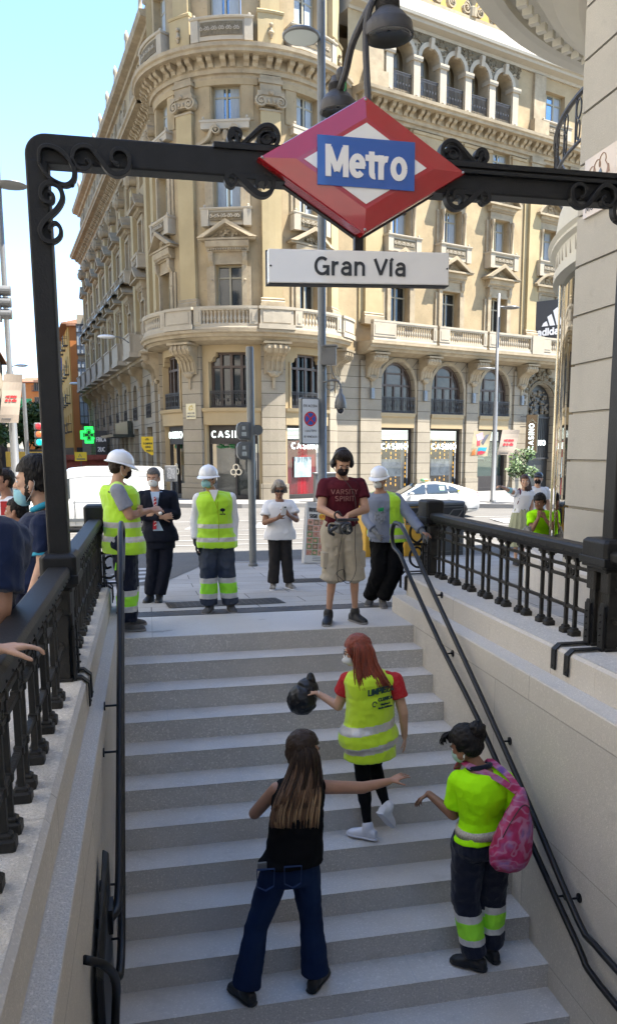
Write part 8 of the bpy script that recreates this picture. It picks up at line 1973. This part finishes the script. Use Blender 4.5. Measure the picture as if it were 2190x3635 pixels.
# 6 second worker
def worker_mid():
    L = Vector((.70,8.86,gz(8.86)))
    J = {'pel': (-.005,0,.83),'chest': (-.015,0,1.14),'neck': (-.03,.0,1.31),'head': (-.075,-.02,1.42),'shL': (.155,.0,1.245),'elL': (.185,.03,.99),'wrL': (.165,-.02,.77),'shR': (-.175,.0,1.245),'elR': (-.215,.04,.99),'wrR': (-.215,-.01,.775),
         'hipL': (.075,0,.80),'knL': (.095,-.03,.43),'anL': (.135,.0,.08),'hipR': (-.08,0,.80),'knR': (-.095,-.03,.43),'anR': (-.09,.0,.08),'toeL': (.15,-1,0),'toeR': (-.45,-1,0)}
    p = Person(L, 1.55, pi, 'worker in white helmet, blue mask, lime vest and gloves facing the stairs', 'olive', J, build=1.10, hyaw=.50, hpitch=.10)
    p.body(); gloves(p)
    p.shirt(m_wht, t1=.93, e=.016, r=(.056,.050,.046,.036)); p.vest(z0=.80, hem=.035, bands=(.90,1.065), fold=.008)
    p.trousers([m_navyd, m_lime, m_band], e=.022, flare=.020, sel=trouser_sel(p, (.185,.245), (.375,.44)), r=(.098,.076,.068,.050), fold=.014)
    for n in 'LR': p.shoe(n, m_shoeg, hi=.02)
    p.helmet(); p.hair_short(m_hairb, .004, -.01); p.mask(m_mask, big=1.05)
    fr = lambda q: p.loc+Vector((.055+q[0], -.178+q[1], 1.115+q[2]))
    mb = MB(fr); mb.ext([(.022*cos(t*pi/6)*1.2, .018*sin(t*pi/6)) for t in range(12)], -.012, 0); mb.flat([(0,-.012),(.002,-.035)], .007, -.012, 0); t = stext('PRATUR', .014, (lambda q: fr((q[0], q[1], q[2]-.045))), .012, .2, sx=.8); join(mb, t); mb.build('vest_emblem', m_navy, p.root)
    t = stext('ESA', .042, (lambda q: p.loc+Vector((-.09+q[0], -.128+q[1]-q[0]*.0, .735+q[2]))), .006, .16, sp=.3); t.build('trouser_lettering', m_band, p.root)
    mb = MB(); mb.tube(cr([p.W('neck')+Vector((-.045,-.10,.0)), p.loc+Vector((.005,-.168,1.12)), p.loc+Vector((.01,-.178,.80))],5), .0035, 5); mb.tube([p.W('neck')+Vector((.05,-.10,.0)), p.loc+Vector((.005,-.168,1.12))], .0035, 5); mb.build('vest_zip', mat('vest_seam', (.30,.42,.02), .8), p.root)
    mb = MB(); R = []
    c = p.W('neck'); mb.ext([(-.045,0),(.05,0),(.006,-.12)], 0, .01); mb.v = [tuple(c+Vector((x, -.128-.03*(-z/.16)+y, z+.01))) for x, y, z in mb.v]; mb.build('shirt_collar_wedge', m_wht, p.root)
worker_mid()
# 7 man in white t-shirt with phone
def phone_man():
    L = Vector((1.745,11.2,gz(11.2)))
    J = {'pel': (.0,0,.80),'chest': (.0,0,1.07),'neck': (-.005,0,1.24),'head': (-.01,-.03,1.365),'shL': (.145,0,1.18),'elL': (.215,-.08,.965),'wrL': (.075,-.27,1.045),'shR': (-.155,0,1.18),'elR': (-.215,-.07,.93),'wrR': (-.075,-.26,1.0),
         'hipL': (.07,0,.78),'knL': (.085,-.02,.42),'anL': (.12,0,.08),'hipR': (-.07,0,.78),'knR': (-.08,-.02,.42),'anR': (-.10,0,.08),'toeL': (.35,-1,0),'toeR': (-.25,-1,0)}
    p = Person(L, 1.50, pi, 'grey-haired man in a white t-shirt and sunglasses looking at his phone', 'dark', J, build=1.22, hpitch=-.22)
    p.body(handsL=dict(d=(-.65,-.25,.70), palmn=(-.3,.8,.4), curl=.7), handsR=dict(d=(.7,-.2,.55), palmn=(.3,.8,.2), curl=.75))
    p.shirt(m_wht, t1=.30, e=.026, z0=.80, hem=.03, flare=.018, belly=.03, r=(.058,.058,.05,.04)); p.trousers(m_char, e=.016, flare=.018, r=(.088,.066,.058,.046), top=.90)
    for n in 'LR': p.shoe(n, mat('skate_shoe', (.03,.028,.026), .8, col2=(.35,.33,.30), vs=14), m_shoew)
    p.browm = m_hairs; p.hair_short(m_hairg, .016, .01, .012); hp = p.hp
    p.strands(m_hairg, [[hp(0,.0,.13),hp(-.07,.05,.08),hp(-.10,.03,.0),hp(-.10,.01,-.07)],[hp(0,-.03,.13),hp(-.08,.0,.09),hp(-.108,-.02,.0),hp(-.10,-.03,-.09)],[hp(0,-.06,.12),hp(0,-.12,.05),hp(0,-.11,-.04),hp(0,-.08,-.10)],[hp(0,-.03,.13),hp(.08,.0,.09),hp(.108,-.02,.0),hp(.10,-.03,-.09)],[hp(0,.0,.13),hp(.07,.05,.08),hp(.10,.03,.0),hp(.10,.01,-.07)]], 130, .0075, seed=11)
    mb = MB(); 
    for sx in (-1,1): mb.ell(hp(sx*.034,.095,.004), (.030,.010,.019), 12, 8, p.hM)
    mb.tube([hp(-.06,.092,.01),hp(-.09,.0,.014)], .004, 5); mb.tube([hp(.06,.092,.01),hp(.09,.0,.014)], .004, 5); mb.tube([hp(-.01,.10,.01),hp(.01,.10,.01)], .004, 5); mb.build('sunglasses', m_black, p.root)
    c = (p.W('wrL')+p.W('wrR'))/2+Vector((.0,-.075,.075)); ph = thing('phone', c, 'white smartphone held by the man in the white t-shirt', 'phone')
    f = xform(Matrix.Translation(c) @ Euler((.5,0,.1)).to_matrix().to_4x4()); mb = MB(f); mb.box(-.036,.036,-.006,.006,-.06,.085); mb.build('case', m_wht, ph, bevel=.006); mb = MB(f); mb.ell((.012,-.009,.068), (.014,.004,.014), 10, 6); mb.build('camera_bump', m_black, ph)
phone_man()
# 8 cameraman
def cameraman():
    L = Vector((1.835,7.97,.004))
    J = {'pel': (.01,0,.97),'chest': (.03,-.01,1.27),'neck': (.015,-.03,1.465),'head': (.01,-.075,1.585),'shL': (.20,-.01,1.40),'elL': (.235,-.10,1.14),'wrL': (.02,-.30,1.10),'shR': (-.15,-.01,1.40),'elR': (-.205,-.09,1.15),'wrR': (-.085,-.30,1.085),
         'hipL': (.10,0,.92),'knL': (.145,-.02,.50),'anL': (.165,.02,.085),'hipR': (-.07,0,.92),'knR': (-.075,-.02,.50),'anR': (-.115,.0,.085),'toeL': (.40,-1,0),'toeR': (-.35,-1,0)}
    p = Person(L, 1.75, pi, 'cameraman in maroon t-shirt and khaki shorts with headphones and a black mask', 'olive', J, build=.98, hpitch=-.50, vox=.007)
    p.body(handsL=dict(d=(-.8,-.35,-.35), palmn=(0,-.25,-1), curl=.45), handsR=dict(d=(.65,-.5,-.2), palmn=(0,-.2,-1), curl=.5))
    p.shirt(m_mar, t1=.27, e=.018, z0=.93, r=(.054,.052,.05,.04), flare=.008)
    p.trousers(m_kh, e=.026, flare=.020, t1=.56, name='cargo_shorts', r=(.094,.076,.074,.07), fold=.010, top=1.0)
    for n, sx in (('L',1),('R',-1)):
        mb = MB(); c = p.W('hip'+n).lerp(p.W('kn'+n), .62)+Vector((sx*.085,-.02,0)); mb.bbox(c.x-.03, c.x+.03, c.y-.07, c.y+.07, c.z-.09, c.z+.07, .008); mb.build('cargo_pocket', m_kh, p.root, bevel=.01, smooth='angle')
    for n in 'LR': p.shoe(n, m_shoek, m_sole)
    hp = p.hp; p.browm = m_hairb; p.hair_short(m_hairb, .006, -.005, .010); p.mask(m_maskk, big=1.0)
    p.strands(m_hairb, [[hp(x,-.02,.13),hp(x,.04,.135),hp(x*1.1,.085,.115),hp(x*1.1,.098,.085)] for x in (-.05,-.02,.02,.05)], 60, .005, seed=12)
    hd = thing('headphones', hp(0,0,.1), 'black over-ear headphones worn by the cameraman', 'headphones')
    mb = MB(); mb.smooth = True; mb.tube([hp(.096*sin(a), -.005, .012+.128*cos(a)) for a in [radians(-95+190*i/20) for i in range(21)]], .013, 8); mb.build('headband', m_black, hd)
    for sx in (-1,1): mb = MB(); mb.ell(hp(sx*.092,-.01,-.005), (.026,.040,.048), 16, 10, p.hM); mb.build('ear_cup', m_black, hd, smooth=True)
    # video camera
    c = (p.W('wrL')+p.W('wrR'))/2+Vector((-.035,-.13,-.085)); vc = thing('video_camera', c, 'black video camera held low by the man in maroon', 'camera'); f = lambda q: c+Vector(q)
    mb = MB(f); mb.bbox(-.055,.06,-.10,.14,-.065,.045,.012); mb.build('body', m_black, vc, bevel=.006)
    mb = MB(f); mb.bbox(-.06,.15,-.03,.01,.050,.075,.006); mb.build('screen', m_black, vc, bevel=.003)
    mb = MB(lambda q: c+Vector((q[0], q[2], q[1]))); mb.lathe((.0,-.01,-.10), [(.040,0),(.043,-.03),(.052,-.05),(.05,-.09),(.040,-.09),(.036,-.055)], 20); mb.build('lens_barrel', m_black, vc, smooth='angle'); mb = MB(lambda q: c+Vector((q[0], q[2], q[1]))); mb.lathe((.0,-.01,-.15), [(.001,-.01),(.036,-.012)], 20, caps=False); mb.build('lens_glass', m_cgl, vc)
    mb = MB(); mb.tube(cr([c+Vector((-.06,.05,.0)),c+Vector((-.12,.03,.01)),c+Vector((-.13,.0,-.05)),c+Vector((-.08,.02,-.08))],4), .014, 6); mb.tube(cr([c+Vector((-.05,.0,.05)),c+Vector((-.08,.0,.11)),c+Vector((-.05,-.02,.14)),c+Vector((-.02,-.03,.10))],4), .009, 6); mb.build('grip', m_black, vc)
    mb = MB(); mb.tube([c+Vector((-.13,-.04,-.04)),c+Vector((-.07,-.04,.0))], .018, 8); mb.build('microphone', m_black, vc)
    cb_ = thing('audio_cable', c, 'thin black cable looping from the video camera past the khaki shorts', 'cable')
    mb = MB(); o = p.loc; mb.tube(cr([hp(.09,-.01,-.05), o+Vector((.10,-.17,1.3)), o+Vector((.115,-.17,1.0)), o+Vector((.12,-.15,.75)), o+Vector((.13,-.15,.55)), o+Vector((.06,-.15,.42)), o+Vector((-.02,-.16,.47)), o+Vector((-.07,-.17,.53)), o+Vector((.0,-.17,.56)), o+Vector((.02,-.16,.46)), o+Vector((-.05,-.17,.45)), o+Vector((-.055,-.16,.60)), o+Vector((-.03,-.20,.85)), c+Vector((0,0,-.06))],6), .0032, 5); mb.build('cable', m_black, cb_)
    # chest lettering laid on the shirt
    fr = lambda q: p.loc+Vector((.018+q[0], -.158+q[1]+.55*q[0]*q[0]*4, q[2]))
    ml = mat('shirt_print', (.30,.14,.13), .8)
    for s_, z in (('VARSITY', 1.315), ('SPIRIT', 1.250)):
        t = stext(s_, .050, (lambda z: (lambda q: fr((q[0], q[1], q[2]+z))))(z), .006, .12, sx=.92, sp=.2); t.build('shirt_lettering', ml, p.root)
cameraman()
# 9 third worker leaning on the handrail
def worker_right():
    L = Vector((2.52,8.75,gz(8.75)))
    J = {'pel': (.03,.0,.84),'chest': (-.01,0,1.12),'neck': (-.05,.0,1.29),'head': (-.075,-.02,1.40),'shL': (.12,-.03,1.215),'elL': (.245,-.14,1.01),'wrL': (.325,-.33,.86),'shR': (-.15,.05,1.22),'elR': (-.19,.05,.98),'wrR': (-.14,-.10,.86),
         'hipL': (.09,.0,.80),'knL': (.10,-.10,.46),'anL': (-.02,-.02,.08),'hipR': (-.05,.0,.80),'knR': (-.07,-.05,.42),'anR': (-.12,.14,.08),'toeL': (-.15,-1,0),'toeR': (-.5,-1,0)}
    p = Person(L, 1.50, pi, 'worker in white helmet and grey sleeves holding the top of the right handrail', 'tan', J, build=1.22, hyaw=.6, twist=.2, hpitch=-.05)
    p.body(handsL=dict(d=(.3,-.8,-.2), palmn=(0,-.3,-1), curl=.6))
    gloves(p, mat('grey_glove', (.16,.17,.18), .8))
    p.shirt(mat('grey_blue_sweatshirt', (.20,.225,.29), .9, bump=.2, bs=70), t1=.93, e=.018, belly=.03, z0=.83, r=(.058,.052,.048,.038)); 
    p.vest(z0=.86, bands=(.92,1.06), belly=.03, inner=(mat('grey_blue_sweatshirt', (.20,.225,.29)), lambda q, n: q.x < p.loc.x+.01 and q.y < p.loc.y+.02))
    mb = MB(lambda q: p.loc+Vector((-.105+q[0], -.205+q[1], 1.02+q[2]))); mb.ext([(-.06,.05),(.05,.06),(.06,-.03),(0,-.08),(-.055,-.04)], -.006, .02); mb.build('chest_print', mat('print_grey', (.06,.07,.08), .8, col2=(.35,.37,.40), vs=40), p.root)
    mb = MB(lambda q: p.loc+Vector((-.10+q[0], -.20+q[1], 1.105+q[2]))); mb.ext([(-.03,0),(.03,.01),(.02,-.05),(-.02,-.045)], -.008, .02); mb.build('chest_print', mat('print_green', (.02,.25,.08), .8), p.root)
    p.trousers(m_blk, e=.022, flare=.016, r=(.098,.074,.062,.044), fold=.014)
    for n in 'LR': p.shoe(n, m_shoeg, hi=.02)
    p.helmet(); p.hair_short(m_hairb, .004, -.01); p.mask(m_maskw)
worker_right()
# 10-12 people beyond the right railing
def lady_pointing():
    L = Vector((6.40,13.6,gz(13.6)))
    J = {'neck': (.05,0,1.36),'head': (.055,-.02,1.485),'chest': (.03,0,1.18),'pel': (.0,0,.89),'shL': (.18,0,1.30),'elL': (.21,.0,1.06),'wrL': (.15,-.1,.88),'shR': (-.09,.0,1.30),'elR': (-.27,-.10,1.335),'wrR': (-.45,-.2,1.41),
         'hipL': (.07,0,.86),'knL': (.07,0,.46),'anL': (.07,0,.08),'hipR': (-.07,0,.86),'knR': (-.07,0,.46),'anR': (-.06,0,.08)}
    p = Person(L, 1.62, pi-.15, 'woman with long brown hair in white top and sage skirt pointing to the left', 'fair', J, sex='f', hyaw=.55, hpitch=.05)
    p.body(handsR=dict(d=(-.9,-.35,.25), palmn=(0,0,-1), curl=[.05,1.0,1.1,1.2]))
    p.shirt(m_wht, t1=.22, e=.020, z0=1.0, flare=.02, r=(.06,.058,.05,.04))
    def S_(mb, e_):
        R = []
        for z, w_, d_ in ((.36,.27,.22),(.60,.235,.19),(.85,.185,.15),(1.02,.13,.11)): R.append([p.loc+p.B @ Vector((cos(a)*w_*(1+.05*sin(a*13)), sin(a)*d_*(1+.05*sin(a*13)), z))+Vector((.01,0,0)) for a in [2*pi*j/60 for j in range(60)]])
        mb.loft(R)
    p.cloth('pleated_skirt', mat('sage_skirt', (.36,.37,.24), .85, var=.12), S_, 0, .004, smooth=1)
    for n in 'LR': p.shoe(n, m_shoek)
    hp = p.hp; m_ = mat('hair_chestnut', (.075,.030,.016), .5, var=.4, vs=50, bump=.4, bs=90); p.hair_short(m_, .010, .01, .004)
    H = p.W('head'); p.strands(m_, [[hp(.0,-.02,.12), H+Vector((-.01+.12*t,-.03+.09*t,.02)), H+Vector((.01+.13*t,-.05+.09*t,-.14)), H+Vector((.03+.14*t,-.07+.09*t,-.30))] for t in [i/5 for i in range(6)]], 150, .008, seed=14)
    mb = MB(); c = p.W('elR'); mb.tube([c+Vector((.03,0,.0)), c+Vector((-.02,-.01,.01))], .052, 12); mb.build('mask_on_elbow', m_mask, p.root)
    mb = MB(); s_ = p.W('shR').lerp(p.W('neck'), .4); mb.tube(cr([s_+Vector((0,.06,.02)), s_+Vector((-.01,-.03,.055)), s_+Vector((-.03,-.10,-.05)), s_+Vector((-.06,-.08,-.20)), s_+Vector((-.05,.04,-.30))],5), .014, 6); mb.build('bag_strap', mat('burgundy_strap', (.10,.01,.03), .7), p.root)
lady_pointing()
def man_cap():
    L = Vector((7.10,14.4,gz(14.4)))
    J = {'elR': (-.28,-.05,1.12),'wrR': (-.30,-.22,1.02)}
    p = Person(L, 1.66, pi, 'man in a black cap and black mask half hidden behind the curved glass', 'fair', J, hyaw=.6)
    p.body(handsR=dict(d=(-.2,-1,0), palmn=(1,0,0), curl=1.0)); p.shirt(m_wht, t1=.30, e=.022, z0=.84); p.trousers(m_char); 
    for n in 'LR': p.shoe(n, m_shoek)
    p.mask(m_maskk, big=1.1); hp = p.hp; mb = MB(); mb.ell(hp(0,-.01,.06), (.085,.105,.075), 18, 12, p.hM); m2 = MB(lambda q: hp(q[0], .09+q[1], .055+q[2])); m2.ell((0,.045,0), (.07,.07,.010), 14, 6); join(mb, m2); remesh(mb, 'cap', m_black, p.root, .007, 2)
    mb = MB(); mb.ell(p.W('wrR')+Vector((0,-.06,0)), (.05,.08,.06), 12, 8); mb.build('wrist_wrap', m_black, p.root)
man_cap()
def seated_lady():
    L = Vector((5.24,10.60,gz(10.6)))
    J = {'pel': (.12,.20,.62),'chest': (.10,.12,.90),'neck': (.05,.03,1.06),'head': (.01,-.03,1.14),'shL': (.21,.05,.98),'elL': (.17,-.13,.80),'wrL': (.06,-.13,.92),'shR': (-.07,.06,.98),'elR': (-.12,-.10,.78),'wrR': (-.05,-.13,.93),
         'hipL': (.18,.16,.60),'knL': (.06,-.22,.56),'anL': (.05,-.20,.09),'hipR': (.02,.18,.60),'knR': (-.14,-.20,.56),'anR': (-.14,-.18,.09),'toeL': (-.5,-.9,0),'toeR': (-.8,-.6,0)}
    p = Person(L, 1.50, pi+.25, 'short-haired woman in lime sitting on the stone plinth, chin on her hands', 'dark', J, sex='f', build=1.15, hyaw=.7, hpitch=-.25)
    p.body(handsR=dict(d=(.25,.1,1), palmn=(.3,.9,0), curl=.3), handsL=dict(d=(-.35,.2,1), palmn=(-.3,.9,0), curl=.3))
    p.shirt(mat('lime_polo', (.38,.88,.005), .75, bump=.2, bs=60, var=.05), t1=.32, e=.022, z0=.86)
    k = p.k; lz = L.z
    def selt(q, n): z = q.z-lz; return 2 if (.17 < z < .21 or .38 < z < .42) else (1 if .21 <= z <= .38 else 0)
    p.trousers([m_navy, m_lime, m_band], e=.018, flare=.014, sel=selt, r=(.105,.085,.074,.058), top=.96)
    for n in 'LR': p.shoe(n, m_shoek, m_shoek)
    p.hair_short(m_hairk, .016, .0, .010)
    c = L+Vector((-.20,-.10,.66)); hb = thing('handbag', c, 'black and white patterned bag on the lap of the seated woman', 'bag'); mb = MB(); mb.ell(c, (.13,.08,.13), 16, 12); mb.ell(c+Vector((.02,0,.11)), (.06,.04,.06), 12, 8); remesh(mb, 'bag', mat('leopard_print', (.50,.47,.42), .7, col2=(.02,.02,.02), vs=22), hb, .009, 1, .01, 10)
seated_lady()
# 13-15 people behind the left railing
def left_men():
    # big back in navy polo at the picture edge
    L = Vector((-.86,3.62,0))
    J = {'pel': (.08,.0,.95),'chest': (.14,.0,1.25),'neck': (.15,.04,1.47),'head': (.17,.06,1.64),'shL': (-.06,.20,1.42),'shR': (.28,-.10,1.38),'elR': (.27,-.18,1.09),'wrR': (.23,-.10,.90),'elL': (-.15,.3,1.1),'wrL': (-.0,.4,1.0)}
    p = Person(L, 1.82, -.55, 'broad man in a navy polo shirt seen from behind at the left edge', 'tan', J, build=1.25, hyaw=-.3)
    p.body(); p.shirt(m_polo, t1=.38, e=.024, z0=.82, hem=.02, r=(.062,.060,.05,.04), flare=.006, fold=.009); p.trousers(m_navy, e=.02); p.hair_short(m_hairb, .003, -.02)
    for n in 'LR': p.shoe(n, m_shoek)
    c = p.W('neck'); mb = MB(); mb.smooth = True; mb.tube([c+p.B @ Vector((.080*cos(t), .075*sin(t), .005+.02*sin(-t))) for t in [2*pi*i/20 for i in range(21)]], .020, 8, caps=False); mb.build('turquoise_collar', mat('turquoise_trim', (.01,.28,.42), .7), p.root)
    # bearded man in profile behind the arch post
    L = Vector((-.74,5.38,0))
    J = {'pel': (.04,0,.92),'chest': (.10,0,1.20),'neck': (.125,0,1.365),'head': (.065,.0,1.515),'shR': (.13,.20,1.30),'shL': (.13,-.20,1.29),'elL': (.13,-.24,1.05),'wrL': (.05,-.30,.85),'elR': (.18,.22,1.05),'wrR': (.1,.15,.9)}
    p = Person(L, 1.70, -1.50, 'bearded man in a navy polo with a blue mask under his chin, in profile', 'fair', J, build=1.10, hyaw=.05, vox=.007, headS=1.10)
    p.body(); p.browm = m_hairk
    p.shirt(m_polo, t1=.36, e=.022, z0=.82, hem=.02, r=(.060,.058,.05,.04), fold=.008); p.trousers(m_navy, e=.02); p.hair_short(m_hairk, .012, -.02, .018); p.mask(m_mask, under=True, big=1.0)
    for n in 'LR': p.shoe(n, m_shoek)
    hp = p.hp; mb = MB(); mb.ell(hp(0,.052,-.078), (.050,.048,.036), 16, 10, p.hM); mb.ell(hp(-.052,.02,-.045), (.016,.03,.045), 10, 8, p.hM); mb.ell(hp(.052,.02,-.045), (.016,.03,.045), 10, 8, p.hM); mb.ell(hp(0,.094,-.042), (.024,.008,.006), 10, 6, p.hM); remesh(mb, 'beard', m_hairb, p.root, .006, 1, .003, 60)
    c = p.W('neck'); mb = MB(); mb.smooth = True; mb.tube([c+p.B @ Vector((.078*cos(t), .072*sin(t), .012-.03*sin(t))) for t in [2*pi*i/20 for i in range(21)]], .020, 8, caps=False); mb.build('turquoise_collar', mat('turquoise_trim', (.01,.28,.42), .7), p.root)
    e = p.W('sh'+'L').lerp(p.W('elL'), .76); d = (p.W('elL')-p.W('shL')).normalized(); mb = MB(); mb.tube([e-d*.012, e+d*.012], .076, 16); mb.build('turquoise_cuff', mat('turquoise_trim', (.01,.28,.42), .7), p.root)
    # man in white and red top further away
    L = Vector((-1.25,8.0,0))
    p = Person(L, 1.55, -2.2, 'passer-by in a white and red top behind the bearded man', 'tan', None, build=1.0)
    p.body(); p.shirt(m_wht, t1=.35, e=.02); p.trousers(m_char); p.hair_short(m_hairb, .006)
    for n in 'LR': p.shoe(n, m_shoek)
    mb = MB(); c = p.W('chest'); mb.box(c.x-.02, c.x+.13, c.y-.17, c.y-.12, c.z+.02, c.z+.14); mb.build('red_patch', m_sred, p.root)
    # dark-shirted man right of the arch post
    L = Vector((-.95,6.6,0))
    p = Person(L, 1.36, -1.2, 'man in a navy top standing just beyond the arch post', 'tan', None, build=1.2, hyaw=-.2)
    p.body(); p.shirt(m_polo, t1=.9, e=.02); p.trousers(m_navy); p.hair_short(m_hairk, .006)
    for n in 'LR': p.shoe(n, m_shoek)
    # hand on the near left rail: the person stands outside the picture
    L = Vector((-1.12,2.45,0))
    J = {'pel': (-.1,0,.95),'chest': (-.1,.05,1.25),'neck': (-.12,.05,1.45),'head': (-.13,.05,1.58),'shR': (.10,.06,1.36),'elR': (.30,.0,1.12),'wrR': (.640,.20,1.100),'shL': (-.3,.0,1.38)}
    p = Person(L, 1.70, .7, 'person mostly out of view resting a hand on the near left railing', 'fair', J, vox=.006)
    p.body(handsR=dict(d=(.80,.58,-.04), palmn=(.05,.0,-1), curl=[.16,.18,.2,.26], spread=.04)); p.shirt(m_gry, t1=.30, e=.02); p.trousers(m_navy)
    for n in 'LR': p.shoe(n, m_shoek)
left_men()
